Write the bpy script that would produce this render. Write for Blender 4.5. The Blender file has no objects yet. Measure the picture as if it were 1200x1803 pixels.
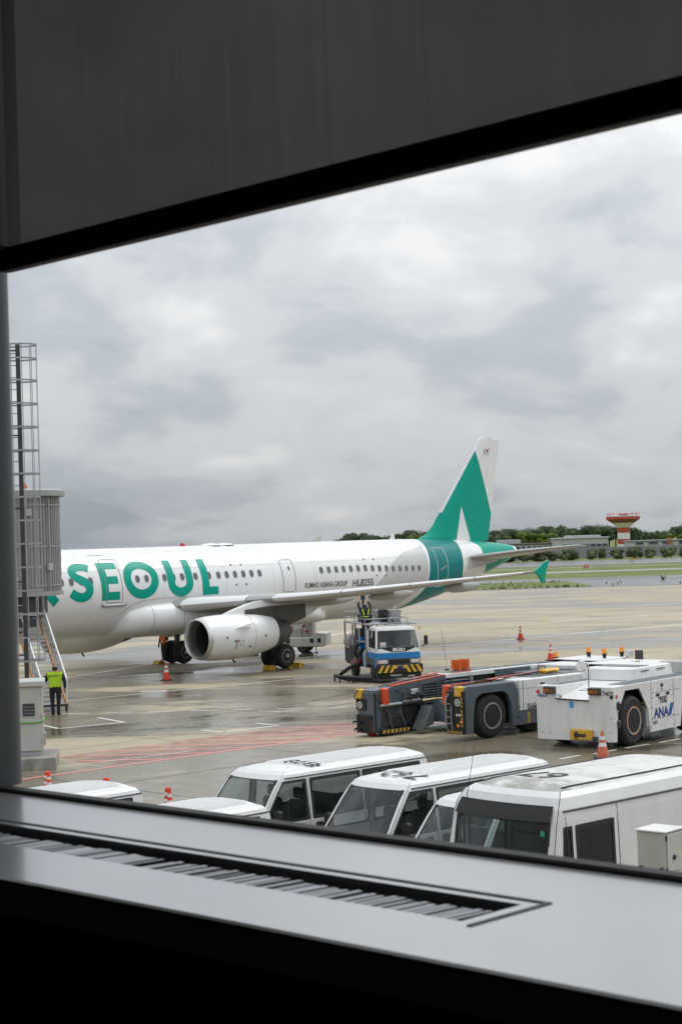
import bpy, bmesh, math, random
from mathutils import Vector, Matrix
R = math.radians
SC = bpy.context.scene
COL = SC.collection

# ------------------------------------------------------------------ camera
EYE = Vector((0.0, 0.0, 6.0556)); FPX = 3086.90
pit, rol = 0.015892, 0.031606
_F = Vector((0, math.cos(pit), math.sin(pit)))
_Rr = Vector((1, 0, 0)); _Uu = Vector((0, -math.sin(pit), math.cos(pit)))
_c, _s = math.cos(rol), math.sin(rol)
_R2 = _c*_Rr - _s*_Uu; _U2 = _s*_Rr + _c*_Uu
camd = bpy.data.cameras.new('camera'); cam = bpy.data.objects.new('camera', camd); COL.objects.link(cam)
cam.matrix_world = Matrix(((_R2.x, _U2.x, -_F.x, EYE.x), (_R2.y, _U2.y, -_F.y, EYE.y), (_R2.z, _U2.z, -_F.z, EYE.z), (0, 0, 0, 1)))
camd.sensor_fit = 'HORIZONTAL'; camd.sensor_width = 24.0; camd.lens = 24.0*FPX/1200.0
camd.clip_start = 0.05; camd.clip_end = 6000
camd.dof.use_dof = True; camd.dof.focus_distance = 60.0; camd.dof.aperture_fstop = 20.0
SC.camera = cam

# ------------------------------------------------------------------ world
SUN_EL, SUN_AZ = R(52), R(62)     # azimuth clockwise from +Y
w = bpy.data.worlds.new('World'); SC.world = w; w.use_nodes = True
nt = w.node_tree; nt.nodes.clear()
def N(t, **k):
    n = nt.nodes.new(t)
    for a, b in k.items(): setattr(n, a, b)
    return n
def L(a, b): nt.links.new(a, b)
def mathn(op, a, b=None, clamp=False):
    n = N('ShaderNodeMath', operation=op, use_clamp=clamp)
    for i, v in enumerate((a, b)):
        if v is None: continue
        if isinstance(v, (int, float)): n.inputs[i].default_value = v
        else: L(v, n.inputs[i])
    return n.outputs[0]
def ramp(fac, stops, interp='EASE'):
    r = N('ShaderNodeValToRGB'); r.color_ramp.interpolation = interp
    el = r.color_ramp.elements
    while len(el) > len(stops): el.remove(el[-1])
    while len(el) < len(stops): el.new(0.5)
    for e, (p, c) in zip(el, stops):
        e.position = p; e.color = (c, c, c, 1) if isinstance(c, (int, float)) else (*c, 1)
    L(fac, r.inputs[0]); return r.outputs[0]
tc = N('ShaderNodeTexCoord'); sp = N('ShaderNodeSeparateXYZ'); L(tc.outputs['Generated'], sp.inputs[0])
zc = mathn('MAXIMUM', sp.outputs[2], 0.0)
den = mathn('ADD', zc, 0.30)
cx = mathn('DIVIDE', sp.outputs[0], den); cy = mathn('DIVIDE', sp.outputs[1], den)
cb = N('ShaderNodeCombineXYZ'); L(sp.outputs[0], cb.inputs[0]); L(sp.outputs[1], cb.inputs[1]); L(mathn('MULTIPLY', mathn('POWER', zc, 0.8), 1.7), cb.inputs[2])
def noise(vec, scale, detail, rough, dist=0.0):
    n = N('ShaderNodeTexNoise'); n.inputs['Scale'].default_value = scale; n.inputs['Detail'].default_value = detail
    n.inputs['Roughness'].default_value = rough; n.inputs['Distortion'].default_value = dist; L(vec, n.inputs['Vector']); return n.outputs[0]
n1 = noise(cb.outputs[0], 4.6, 3, .5, .2); n2 = noise(cb.outputs[0], 11.0, 10, .56, .25)
nn = mathn('ADD', mathn('MULTIPLY', n1, .55), mathn('MULTIPLY', n2, .45))
cloud = ramp(nn, [(0.38, (0.50, 0.555, 0.625)), (0.46, (0.635, 0.68, 0.74)), (0.54, (0.80, 0.83, 0.865)), (0.65, (1.0, 1.01, 1.02))])
elev = ramp(zc, [(0.0, 0.68), (0.04, 0.78), (0.12, 0.93), (0.24, 1.06), (0.5, 1.5), (1.0, 1.75)], 'LINEAR')
# thinner cloud towards the hidden sun
gd = N('ShaderNodeVectorMath', operation='DOT_PRODUCT'); L(tc.outputs['Generated'], gd.inputs[0])
gd.inputs[1].default_value = (math.sin(SUN_AZ)*math.cos(SUN_EL), math.cos(SUN_AZ)*math.cos(SUN_EL), math.sin(SUN_EL))
glow = mathn('MULTIPLY_ADD', mathn('POWER', mathn('MAXIMUM', gd.outputs['Value'], 0.0), 3.0), 0.16)
nt.nodes[-1].inputs[2].default_value = 0.94
mx = N('ShaderNodeMix', data_type='RGBA', blend_type='MULTIPLY'); mx.inputs[0].default_value = 1
L(cloud, mx.inputs[6]); L(mathn('MULTIPLY', elev, glow), mx.inputs[7])
bgc = N('ShaderNodeBackground'); L(mx.outputs[2], bgc.inputs[0]); bgc.inputs[1].default_value = 1.0
sky = N('ShaderNodeTexSky', sky_type='NISHITA'); sky.sun_disc = False; sky.sun_elevation = SUN_EL; sky.sun_rotation = SUN_AZ
bgs = N('ShaderNodeBackground'); L(sky.outputs[0], bgs.inputs[0]); bgs.inputs[1].default_value = 0.06
mxs = N('ShaderNodeMixShader'); mxs.inputs[0].default_value = 0.95     # cloud deck hides nearly all blue
out = N('ShaderNodeOutputWorld'); L(bgs.outputs[0], mxs.inputs[1]); L(bgc.outputs[0], mxs.inputs[2]); L(mxs.outputs[0], out.inputs[0])

sl = bpy.data.lights.new('sun', 'SUN'); sl.energy = 1.0; sl.angle = R(25); sl.color = (1, .97, .93)
so = bpy.data.objects.new('sun', sl); COL.objects.link(so)
sd = Vector((math.sin(SUN_AZ)*math.cos(SUN_EL), math.cos(SUN_AZ)*math.cos(SUN_EL), math.sin(SUN_EL)))
so.rotation_euler = (-sd).to_track_quat('-Z', 'Y').to_euler(); so.location = (30, 0, 60)

vs = SC.view_settings; vs.view_transform = 'Standard'; vs.look = 'None'; vs.exposure = 0.08; vs.gamma = 1.0; vs.use_curve_mapping = False
SC.render.engine = 'CYCLES'; cy_ = SC.cycles
cy_.use_denoising = True
try: cy_.denoiser = 'OPENIMAGEDENOISE'
except Exception: pass
cy_.max_bounces = 8; cy_.diffuse_bounces = 3; cy_.glossy_bounces = 4; cy_.transparent_max_bounces = 16; cy_.transmission_bounces = 4
cy_.caustics_reflective = False; cy_.caustics_refractive = False; cy_.sample_clamp_indirect = 6.0

# ------------------------------------------------------------------ mesh helpers
def V(*a): return Vector(a)
class MB:
    def __init__(s): s.v = []; s.f = []; s.m = []; s.cur = 0
    def add(s, vs, fs):
        o = len(s.v); s.v += [tuple(p) for p in vs]
        for f in fs: s.f.append(tuple(i+o for i in f)); s.m.append(s.cur)
        return s
    def tf(s, fn, start=0):
        s.v[start:] = [tuple(fn(Vector(p))) for p in s.v[start:]]; return s
    def box(s, x0, x1, y0, y1, z0, z1, b=0.0, fn=None):
        if x1 < x0: x0, x1 = x1, x0
        if y1 < y0: y0, y1 = y1, y0
        if z1 < z0: z0, z1 = z1, z0
        st = len(s.v)
        if b <= 0:
            vs = [(x, y, z) for x in (x0, x1) for y in (y0, y1) for z in (z0, z1)]
            s.add(vs, [(0, 1, 3, 2), (4, 6, 7, 5), (0, 4, 5, 1), (2, 3, 7, 6), (0, 2, 6, 4), (1, 5, 7, 3)])
        else:
            b = min(b, (x1-x0)*.45, (y1-y0)*.45, (z1-z0)*.45)
            vs = []; idx = {}
            for i in (0, 1):
                for j in (0, 1):
                    for k in (0, 1):
                        X, Y, Z = (x0, x1)[i], (y0, y1)[j], (z0, z1)[k]
                        dx, dy, dz = (b, -b)[i], (b, -b)[j], (b, -b)[k]
                        for a, p in enumerate(((X, Y+dy, Z+dz), (X+dx, Y, Z+dz), (X+dx, Y+dy, Z))):
                            idx[i, j, k, a] = len(vs); vs.append(p)
            fs = []
            for i in (0, 1):
                q = [idx[i, 0, 0, 0], idx[i, 1, 0, 0], idx[i, 1, 1, 0], idx[i, 0, 1, 0]]; fs.append(q if i else q[::-1])
                q = [idx[0, i, 0, 1], idx[1, i, 0, 1], idx[1, i, 1, 1], idx[0, i, 1, 1]]; fs.append(q[::-1] if i else q)
                q = [idx[0, 0, i, 2], idx[1, 0, i, 2], idx[1, 1, i, 2], idx[0, 1, i, 2]]; fs.append(q if i else q[::-1])
            for a in (0, 1):
                for c in (0, 1):
                    fs.append((idx[0, a, c, 1], idx[1, a, c, 1], idx[1, a, c, 2], idx[0, a, c, 2]))
                    fs.append((idx[a, 0, c, 0], idx[a, 1, c, 0], idx[a, 1, c, 2], idx[a, 0, c, 2]))
                    fs.append((idx[a, c, 0, 0], idx[a, c, 1, 0], idx[a, c, 1, 1], idx[a, c, 0, 1]))
            for i in (0, 1):
                for j in (0, 1):
                    for k in (0, 1): fs.append((idx[i, j, k, 0], idx[i, j, k, 1], idx[i, j, k, 2]))
            s.add(vs, fs)
        if fn: s.tf(fn, st)
        return s
    def loft(s, rings, closed=True, cap0=True, cap1=True):
        n = len(rings[0]); vs = [p for r in rings for p in r]; fs = []
        for k in range(len(rings)-1):
            for i in range(n if closed else n-1):
                j = (i+1) % n
                fs.append((k*n+i, k*n+j, (k+1)*n+j, (k+1)*n+i))
        if closed and cap0: fs.append(tuple(range(n))[::-1])
        if closed and cap1: fs.append(tuple((len(rings)-1)*n+i for i in range(n)))
        return s.add(vs, fs)
    def cyl(s, p0, p1, r0, r1=None, n=12, caps=True):
        return s.lathe(p0, p1, [(r0, 0), (r0 if r1 is None else r1, 1)], n, caps)
    def lathe(s, p0, p1, prof, n=16, caps=True):     # prof: (radius, t along p0->p1)
        p0, p1 = Vector(p0), Vector(p1); d = p1-p0; z = d.normalized()
        x = z.orthogonal().normalized(); y = z.cross(x)
        rings = [[p0+d*t+x*(r*math.cos(2*math.pi*i/n))+y*(r*math.sin(2*math.pi*i/n)) for i in range(n)] for r, t in prof]
        return s.loft(rings, True, caps, caps)
    def tube(s, pts, r, n=6, closed=False):
        pts = [Vector(p) for p in pts]; rings = []; m = len(pts); x = None
        for i, p in enumerate(pts):
            a = pts[i-1] if (i > 0 or closed) else pts[i]; b = pts[(i+1) % m] if (i < m-1 or closed) else pts[i]
            t = (b-a).normalized()
            if x is None: x = t.orthogonal().normalized()
            else:
                x = x-t*x.dot(t)
                x = x.normalized() if x.length > 1e-6 else t.orthogonal().normalized()
            y = t.cross(x)
            rr = r[i] if isinstance(r, (list, tuple)) else r
            rings.append([p+x*(rr*math.cos(2*math.pi*k/n))+y*(rr*math.sin(2*math.pi*k/n)) for k in range(n)])
        if closed: rings.append(rings[0]); return s.loft(rings, True, False, False)
        return s.loft(rings, True, True, True)
    def bar(s, p0, p1, w, h, up=(0, 0, 1)):           # rectangular bar
        p0, p1 = Vector(p0), Vector(p1); t = (p1-p0).normalized(); up = Vector(up)
        if abs(t.dot(up)) > .98: up = Vector((1, 0, 0))
        x = t.cross(up).normalized(); y = x.cross(t)
        q = [x*(a*w/2)+y*(b*h/2) for a, b in ((-1, -1), (1, -1), (1, 1), (-1, 1))]
        return s.loft([[p0+d for d in q], [p1+d for d in q]])
    def prism(s, poly, fn, t0, t1):                   # poly 2D -> fn(a,b,t)
        return s.loft([[fn(a, b, t0) for a, b in poly], [fn(a, b, t1) for a, b in poly]])
    def grid(s, nu, nv, fn):
        vs = [fn(i/nu, j/nv) for j in range(nv+1) for i in range(nu+1)]
        return s.add(vs, [(j*(nu+1)+i, j*(nu+1)+i+1, (j+1)*(nu+1)+i+1, (j+1)*(nu+1)+i) for j in range(nv) for i in range(nu)])
    def fan(s, poly):
        return s.add(poly, [tuple(range(len(poly)))])
    def mesh(s, name, mats, smooth=True, ang=35, fix=True):
        me = bpy.data.meshes.new(name); me.from_pydata(s.v, [], s.f)
        mats = mats if isinstance(mats, (list, tuple)) else [mats]
        for m in mats: me.materials.append(m)
        if len(mats) > 1: me.polygons.foreach_set('material_index', s.m)
        if fix:
            bm = bmesh.new(); bm.from_mesh(me); bmesh.ops.recalc_face_normals(bm, faces=bm.faces); bm.to_mesh(me); bm.free()
        if smooth:
            me.polygons.foreach_set('use_smooth', [True]*len(me.polygons)); me.set_sharp_from_angle(angle=R(ang))
        me.update(); return me
    def build(s, name, mats, parent=None, smooth=True, ang=35, fix=True, **k):
        return place(name, s.mesh(name, mats, smooth, ang, fix), parent, **k)
def place(name, me, parent=None, loc=None, rz=None):
    o = bpy.data.objects.new(name, me); COL.objects.link(o)
    if parent is not None: o.parent = parent
    if loc is not None: o.location = loc
    if rz is not None: o.rotation_euler = (0, 0, rz)
    return o
def tag(o, label=None, cat=None, group=None, kind=None):
    if label: o['label'] = label
    if cat: o['category'] = cat
    if group: o['group'] = group
    if kind: o['kind'] = kind
    return o
def thing(name, label, cat, loc=(0, 0, 0), rz=0.0, group=None):
    o = bpy.data.objects.new(name, None); COL.objects.link(o); o.empty_display_size = .3
    o.location = loc; o.rotation_euler = (0, 0, rz); return tag(o, label, cat, group)
def site(x, y):                                       # plan survey -> apron coordinates
    w_ = .00082642*x-.00079370*y+1; return ((.9283511*x-.0000541*y-.0326465)/w_, (.0000795*x+.9340612*y+.0303549)/w_)
def resite(o):
    x, y = o.location.x, o.location.y; a = o.rotation_euler.z
    p, q = Vector(site(x, y)), Vector(site(x+.1*math.cos(a), y+.1*math.sin(a)))-Vector(site(x, y)); k = (Vector(site(x+.1, y))-p).length/.1
    o.location.x, o.location.y = p; o.rotation_euler.z = math.atan2(q.y, q.x); o.scale = [c*k for c in o.scale]; return o
def mtx(o): return Matrix.LocRotScale(o.location, o.rotation_euler, o.scale)
def copy_tree(o, parent=None):
    c = o.copy(); COL.objects.link(c); c.parent = parent
    for ch in list(o.children): copy_tree(ch, c)
    return c
def text(s, size, m, parent, fn, bold=0.0, name='lettering', space=1.0, align='LEFT'):
    cu = bpy.data.curves.new('t', 'FONT'); cu.body = s; cu.size = size; cu.offset = bold; cu.space_character = space; cu.align_x = align
    cu.resolution_u = 4
    ob = bpy.data.objects.new('t', cu); COL.objects.link(ob)
    dg = bpy.context.evaluated_depsgraph_get(); me = bpy.data.meshes.new_from_object(ob.evaluated_get(dg))
    bpy.data.objects.remove(ob); bpy.data.curves.remove(cu)
    for v in me.vertices: v.co = Vector(fn(v.co.x, v.co.y))
    me.materials.clear(); me.materials.append(m); me.name = name
    return place(name, me, parent)
def rrect(w, h, r, n=4, cx=0, cy=0):
    p = []
    for (sx, sy, a0) in ((1, 1, 0), (-1, 1, 90), (-1, -1, 180), (1, -1, 270)):
        for i in range(n+1):
            a = R(a0+90*i/n); p.append((cx+sx*(w/2-r)+r*math.cos(a), cy+sy*(h/2-r)+r*math.sin(a)))
    return p

# ------------------------------------------------------------------ materials
_mats = {}
def mat(name, col, rough=.5, metal=0.0, var=.10, scale=2.5, bump=0.0, bscale=40., coat=0.0, dirt=0.0, dcol=(.10, .09, .075), dscale=1.2, streak=True, rvar=.12, spec=.5):
    if name in _mats: return _mats[name]
    m = bpy.data.materials.new(name); m.use_nodes = True; t = m.node_tree; nd = t.nodes
    b = nd['Principled BSDF']; lk = t.links.new
    b.inputs['Metallic'].default_value = metal; b.inputs['Coat Weight'].default_value = coat; b.inputs['Coat Roughness'].default_value = .08
    b.inputs['Specular IOR Level'].default_value = spec
    tcn = nd.new('ShaderNodeTexCoord'); oi = nd.new('ShaderNodeObjectInfo')
    mw = nd.new('ShaderNodeMath'); mw.operation = 'MULTIPLY'; mw.inputs[1].default_value = 37.0; lk(oi.outputs['Random'], mw.inputs[0])
    nz = nd.new('ShaderNodeTexNoise'); nz.noise_dimensions = '4D'; nz.inputs['Scale'].default_value = scale; nz.inputs['Detail'].default_value = 6; nz.inputs['Roughness'].default_value = .6
    lk(tcn.outputs['Object'], nz.inputs['Vector']); lk(mw.outputs[0], nz.inputs['W'])
    mr = nd.new('ShaderNodeMapRange'); mr.inputs[1].default_value = .3; mr.inputs[2].default_value = .7; lk(nz.outputs[0], mr.inputs[0])
    mx = nd.new('ShaderNodeMix'); mx.data_type = 'RGBA'; lk(mr.outputs[0], mx.inputs[0])
    mx.inputs[6].default_value = (*[c*(1-var) for c in col], 1); mx.inputs[7].default_value = (*[min(1, c*(1+var)) for c in col], 1)
    o = mx.outputs[2]
    if dirt > 0:
        mp = nd.new('ShaderNodeMapping'); mp.inputs['Scale'].default_value = (1, 1, .22 if streak else 1); lk(tcn.outputs['Object'], mp.inputs[0])
        n2 = nd.new('ShaderNodeTexNoise'); n2.noise_dimensions = '4D'; n2.inputs['Scale'].default_value = dscale*3; n2.inputs['Detail'].default_value = 8; n2.inputs['Roughness'].default_value = .68
        lk(mp.outputs[0], n2.inputs['Vector']); lk(mw.outputs[0], n2.inputs['W'])
        r2 = nd.new('ShaderNodeMapRange'); r2.inputs[1].default_value = .48; r2.inputs[2].default_value = .78; r2.inputs[4].default_value = dirt; lk(n2.outputs[0], r2.inputs[0])
        m2 = nd.new('ShaderNodeMix'); m2.data_type = 'RGBA'; lk(r2.outputs[0], m2.inputs[0]); lk(o, m2.inputs[6]); m2.inputs[7].default_value = (*dcol, 1); o = m2.outputs[2]
    lk(o, b.inputs['Base Color'])
    rr = nd.new('ShaderNodeMapRange'); rr.inputs[3].default_value = max(.02, rough-rvar*rough); rr.inputs[4].default_value = min(1, rough+rvar); lk(nz.outputs[0], rr.inputs[0]); lk(rr.outputs[0], b.inputs['Roughness'])
    if bump > 0:
        n3 = nd.new('ShaderNodeTexNoise'); n3.inputs['Scale'].default_value = bscale; n3.inputs['Detail'].default_value = 3; lk(tcn.outputs['Object'], n3.inputs['Vector'])
        bp = nd.new('ShaderNodeBump'); bp.inputs['Strength'].default_value = bump; bp.inputs['Distance'].default_value = .02; lk(n3.outputs[0], bp.inputs['Height']); lk(bp.outputs[0], b.inputs['Normal'])
    _mats[name] = m; return m
def glassmat(name, tint, rough=.02, alpha=.75, refl=1.0):
    if name in _mats: return _mats[name]
    m = bpy.data.materials.new(name); m.use_nodes = True; t = m.node_tree; nd = t.nodes; nd.clear(); lk = t.links.new
    tr = nd.new('ShaderNodeBsdfTransparent'); tr.inputs[0].default_value = (*[c*alpha for c in tint], 1)
    gl = nd.new('ShaderNodeBsdfGlossy'); gl.inputs['Roughness'].default_value = rough; gl.inputs[0].default_value = (.95, .97, .97, 1)
    lw = nd.new('ShaderNodeLayerWeight'); lw.inputs[0].default_value = .5
    pw = nd.new('ShaderNodeMath'); pw.operation = 'POWER'; pw.inputs[1].default_value = 4.5; lk(lw.outputs['Facing'], pw.inputs[0])
    mu = nd.new('ShaderNodeMath'); mu.operation = 'MULTIPLY_ADD'; mu.inputs[1].default_value = .9*refl; mu.inputs[2].default_value = .045*refl; mu.use_clamp = True; lk(pw.outputs[0], mu.inputs[0])
    ms = nd.new('ShaderNodeMixShader'); lk(mu.outputs[0], ms.inputs[0]); lk(tr.outputs[0], ms.inputs[1]); lk(gl.outputs[0], ms.inputs[2])
    ou = nd.new('ShaderNodeOutputMaterial'); lk(ms.outputs[0], ou.inputs[0]); _mats[name] = m; return m

M_white = mat('aircraft_white', (.80, .80, .79), .22, var=.03, scale=.6, coat=.3, dirt=.10, dcol=(.55, .53, .5), dscale=.3)
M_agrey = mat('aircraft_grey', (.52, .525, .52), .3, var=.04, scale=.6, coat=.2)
M_green = mat('aircraft_green', (.0, .34, .245), .28, var=.05, scale=.5, coat=.0, spec=.2)
M_teal = mat('aircraft_teal', (.0, .20, .195), .28, var=.06, scale=.5, coat=.0, spec=.25)
M_alu = mat('bare_aluminium', (.62, .62, .61), .32, metal=.9, var=.08)
M_wing = mat('wing_grey', (.38, .385, .375), .35, var=.05, scale=.8, dirt=.2, dcol=(.3, .29, .27), dscale=.4)
M_darkm = mat('dark_exhaust_metal', (.10, .095, .085), .45, metal=.6, var=.2)
M_black = mat('matte_black', (.012, .012, .012), .6, var=.3)
M_rubber = mat('tyre_rubber', (.014, .014, .014), .75, var=.25, bump=.3, bscale=30, dirt=.25, dcol=(.06, .055, .05), streak=False)
M_rim = mat('wheel_rim', (.35, .35, .35), .45, metal=.5, var=.15, dirt=.3)
M_wpaint = mat('white_vehicle_paint', (.72, .72, .705), .30, var=.03, scale=1.2, coat=.25, dirt=.30, dcol=(.40, .38, .34), dscale=.7)
M_vgrey = mat('slate_grey_paint', (.088, .113, .130), .42, var=.10, dirt=.35, dcol=(.05, .048, .042), dscale=1.5)
M_lgrey = mat('light_grey_paint', (.42, .43, .42), .5, var=.06, dirt=.25, dcol=(.2, .19, .17))
M_galv = mat('galvanised_steel', (.36, .37, .37), .45, metal=.5, var=.18, scale=6)
M_dsteel = mat('dark_steel', (.055, .058, .06), .5, metal=.3, var=.25, dirt=.3)
M_orange = mat('orange_plastic', (.75, .14, .02), .4, var=.1)
M_redor = mat('red_orange_paint', (.62, .075, .02), .42, var=.12, dirt=.25)
M_yellow = mat('yellow_paint', (.72, .42, .03), .42, var=.12, dirt=.35)
M_blue = mat('blue_paint', (.012, .20, .52), .35, var=.08, dirt=.2)
M_cone = mat('cone_red', (.72, .065, .03), .5, var=.12, dirt=.25)
M_refl = mat('reflective_white', (.75, .74, .72), .4, var=.06, dirt=.2)
M_inkblk = mat('lettering_black', (.02, .021, .022), .5, var=.2)
M_inkblu = mat('lettering_blue', (.01, .03, .22), .45, var=.1)
M_red = mat('red_plastic', (.55, .02, .02), .35, var=.1)
M_conc = mat('weathered_concrete', (.30, .29, .26), .85, var=.25, scale=3, bump=.4, bscale=12, dirt=.85, dcol=(.08, .078, .07))
M_cab = mat('cabinet_grey', (.50, .50, .46), .5, var=.05, dirt=.3, dcol=(.26, .25, .22), dscale=.7)
G_car = glassmat('vehicle_glass', (.76, .89, .86), .02, .90, 1.1)
G_dark = glassmat('tinted_glass', (.66, .72, .71), .02, .72, .9)
G_cabin = mat('cabin_window', (.10, .104, .108), .15, var=.3, coat=.3)
M_seat = mat('seat_fabric', (.09, .093, .095), .8, var=.2)
M_dash = mat('dashboard_plastic', (.10, .103, .105), .55, var=.15)
# ------------------------------------------------------------------ ground
def nodemat(name):
    m = bpy.data.materials.new(name); m.use_nodes = True
    return m, m.node_tree, m.node_tree.nodes['Principled BSDF']
def gnoise(t, vec, scale, detail=5, rough=.55, dist=0.0):
    n = t.nodes.new('ShaderNodeTexNoise'); n.inputs['Scale'].default_value = scale; n.inputs['Detail'].default_value = detail
    n.inputs['Roughness'].default_value = rough; n.inputs['Distortion'].default_value = dist; t.links.new(vec, n.inputs['Vector']); return n.outputs[0]
def gmap(t, v, a, b, c=0.0, d=1.0, smooth=True):
    n = t.nodes.new('ShaderNodeMapRange'); n.interpolation_type = 'SMOOTHSTEP' if smooth else 'LINEAR'
    for i, x in enumerate((a, b, c, d)): n.inputs[i+1].default_value = x
    t.links.new(v, n.inputs[0]); return n.outputs[0]
def gmix(t, f, a, b, blend='MIX'):
    n = t.nodes.new('ShaderNodeMix'); n.data_type = 'RGBA'; n.blend_type = blend
    for i, x in ((0, f), (6, a), (7, b)):
        if isinstance(x, (int, float)): n.inputs[i].default_value = x
        elif isinstance(x, tuple): n.inputs[i].default_value = (*x, 1)
        else: t.links.new(x, n.inputs[i])
    return n.outputs[2]
def gmath(t, op, a, b):
    n = t.nodes.new('ShaderNodeMath'); n.operation = op; n.use_clamp = op in ('MAXIMUM', 'ADD')
    for i, x in enumerate((a, b)):
        if isinstance(x, (int, float)): n.inputs[i].default_value = x
        else: t.links.new(x, n.inputs[i])
    return n.outputs[0]
def wet_pavement(name, dry, dry2, damp, wet_lo, wet_hi, seed, stretch=(1, 1, 1), puddle=(.60, .66), drain=0.0):
    m, t, b = nodemat(name); tcn = t.nodes.new('ShaderNodeTexCoord'); mp = t.nodes.new('ShaderNodeMapping')
    mp.inputs['Location'].default_value = seed; mp.inputs['Scale'].default_value = stretch; mp.inputs['Rotation'].default_value = (0, 0, R(8)); t.links.new(tcn.outputs['Object'], mp.inputs[0])
    v = mp.outputs[0]; vo = tcn.outputs['Object']
    big = gnoise(t, v, .05, 4, .5, .5); mid = gnoise(t, v, .20, 5, .55, .5); fine = gnoise(t, vo, 1.6, 6, .65); gr = gnoise(t, vo, 45, 2, .5)
    wv = gmath(t, 'ADD', gmath(t, 'MULTIPLY', big, .66), gmath(t, 'ADD', gmath(t, 'MULTIPLY', mid, .26), gmath(t, 'MULTIPLY', fine, .08)))
    sxy = t.nodes.new('ShaderNodeSeparateXYZ'); t.links.new(vo, sxy.inputs[0])
    wet = gmap(t, gmath(t, 'SUBTRACT', wv, gmap(t, sxy.outputs[1], 46, 112, -drain*1.3, drain)), wet_lo, wet_hi)
    pud = gmath(t, 'MULTIPLY', wet, gmap(t, gmath(t, 'ADD', gmath(t, 'MULTIPLY', mid, .55), gmath(t, 'MULTIPLY', big, .45)), *puddle))
    c = gmix(t, gmap(t, mid, .35, .65), dry, dry2)
    c = gmix(t, gmap(t, fine, .35, .7, 0, .30), c, tuple(x*.6 for x in dry))
    c = gmix(t, gmath(t, 'MULTIPLY', gmap(t, gr, .3, .7), .12), c, tuple(x*.6 for x in dry))
    dc = gmix(t, gmap(t, fine, .35, .65), damp, tuple(x*.82 for x in damp))
    stn = gmath(t, 'MULTIPLY', gmap(t, gnoise(t, vo, .55, 6, .7, .3), .62, .74), .55)
    c = gmix(t, wet, c, dc); c = gmix(t, stn, c, (.07, .062, .05)); c = gmix(t, pud, c, tuple(x*.62 for x in damp))
    t.links.new(c, b.inputs['Base Color'])
    r = gmath(t, 'SUBTRACT', gmap(t, wet, 0, 1, .60, .23), gmath(t, 'MULTIPLY', pud, .14)); r2 = gmath(t, 'ADD', r, gmath(t, 'MULTIPLY', gmap(t, fine, .35, .65), .05))
    t.links.new(gmath(t, 'MAXIMUM', r2, .03), b.inputs['Roughness']); b.inputs['IOR'].default_value = 1.45
    return m
M_apron = wet_pavement('wet_concrete', (.445, .378, .26), (.36, .308, .215), (.21, .178, .122), .462, .525, (-31.7, 88.2, 0), (.8, 1.5, 1), (.53, .60), .028)
M_asph = wet_pavement('wet_asphalt', (.17, .168, .16), (.15, .15, .145), (.075, .077, .078), .40, .50, (17, 3, 0), (.5, 1.5, 1))
M_strip = wet_pavement('pale_strip', (.36, .34, .29), (.32, .31, .27), (.2, .2, .19), .5, .6, (5, 5, 0))
mg, t, b = nodemat('grass_field'); tcn = t.nodes.new('ShaderNodeTexCoord'); vo = tcn.outputs['Object']
c = gmix(t, gmap(t, gnoise(t, vo, .12, 5, .6), .35, .65), (.12, .17, .03), (.23, .245, .07)); c = gmix(t, gmap(t, gnoise(t, vo, 1.8, 5, .7), .4, .65, 0, .6), c, (.07, .11, .022))
t.links.new(c, b.inputs['Base Color']); b.inputs['Roughness'].default_value = .9; M_grass = mg
bp = t.nodes.new('ShaderNodeBump'); bp.inputs['Distance'].default_value = .2; t.links.new(gnoise(t, vo, 4, 4, .7), bp.inputs['Height']); t.links.new(bp.outputs[0], b.inputs['Normal'])
M_line = mat('road_paint_white', (.78, .78, .75), .35, var=.08, scale=3, dirt=.35, dcol=(.25, .24, .21), dscale=2, streak=False)
M_rline = mat('road_paint_red', (.62, .22, .19), .4, var=.12, scale=3, dirt=.5, dcol=(.3, .26, .22), dscale=2, streak=False)
M_joint = mat('joint_sealant', (.07, .066, .058), .5, var=.3, scale=.5)

def sheet(name, x0, x1, y0, y1, z, m, parent=None, top=True):
    o = MB().grid(1, 1, lambda u, v: (x0+(x1-x0)*u, y0+(y1-y0)*v, z)).build(name, m, parent, smooth=False)
    if top: o['kind'] = 'structure'
    return o
sheet('ground', -2500, 2500, -400, 4500, -.02, M_grass)
apron = sheet('apron', -260, 260, -30, 191, 0, M_apron)
sheet('taxiway', -400, 400, 191, 234, -.004, M_asph)
sheet('grass_verge', -400, 28, 196, 220, .02, M_grass)
sheet('service_strip', -400, 500, 265, 275, -.004, M_strip)
sheet('service_road', -400, 500, 322, 374, -.004, M_asph)
sheet('gravel_strip', -400, 500, 301, 305, -.006, M_strip)
def line(pts, w, m, name='painted_line', z=.004):
    for a, b in zip(pts[:-1], pts[1:]):
        a, b = (Vector(a), Vector(b)) if name == 'slab_joint' else (Vector(site(*a)), Vector(site(*b))); d = (b-a).normalized(); n = Vector((-d.y, d.x))*(w/2)
        MB().add([(*(a-n), z), (*(b-n), z), (*(b+n), z), (*(a+n), z)], [(0, 1, 2, 3)]).build(name, m, apron, smooth=False)
D_ = [(-10.53, 64.72), (-9.54, 64.68), (-9.04, 64.66), (-7.92, 64.62), (-7.45, 64.6), (-6.38, 64.56), (-5.91, 64.55), (-4.88, 64.5), (-4.39, 64.48), (-3.33, 64.44), (-2.81, 64.42), (-1.76, 64.38), (-1.24, 64.35), (-.19, 64.3)]
for k in range(-3, 13):
    x0 = -10.53+k*1.6; line([(x0, 64.72-.04*k), (x0+1.0, 64.69-.04*k)], .13, M_line)
line([(-10.62, 61.01), (-9.86, 59.75), (-7.77, 61.23), (-8.97, 63.02)], .13, M_line)
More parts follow.
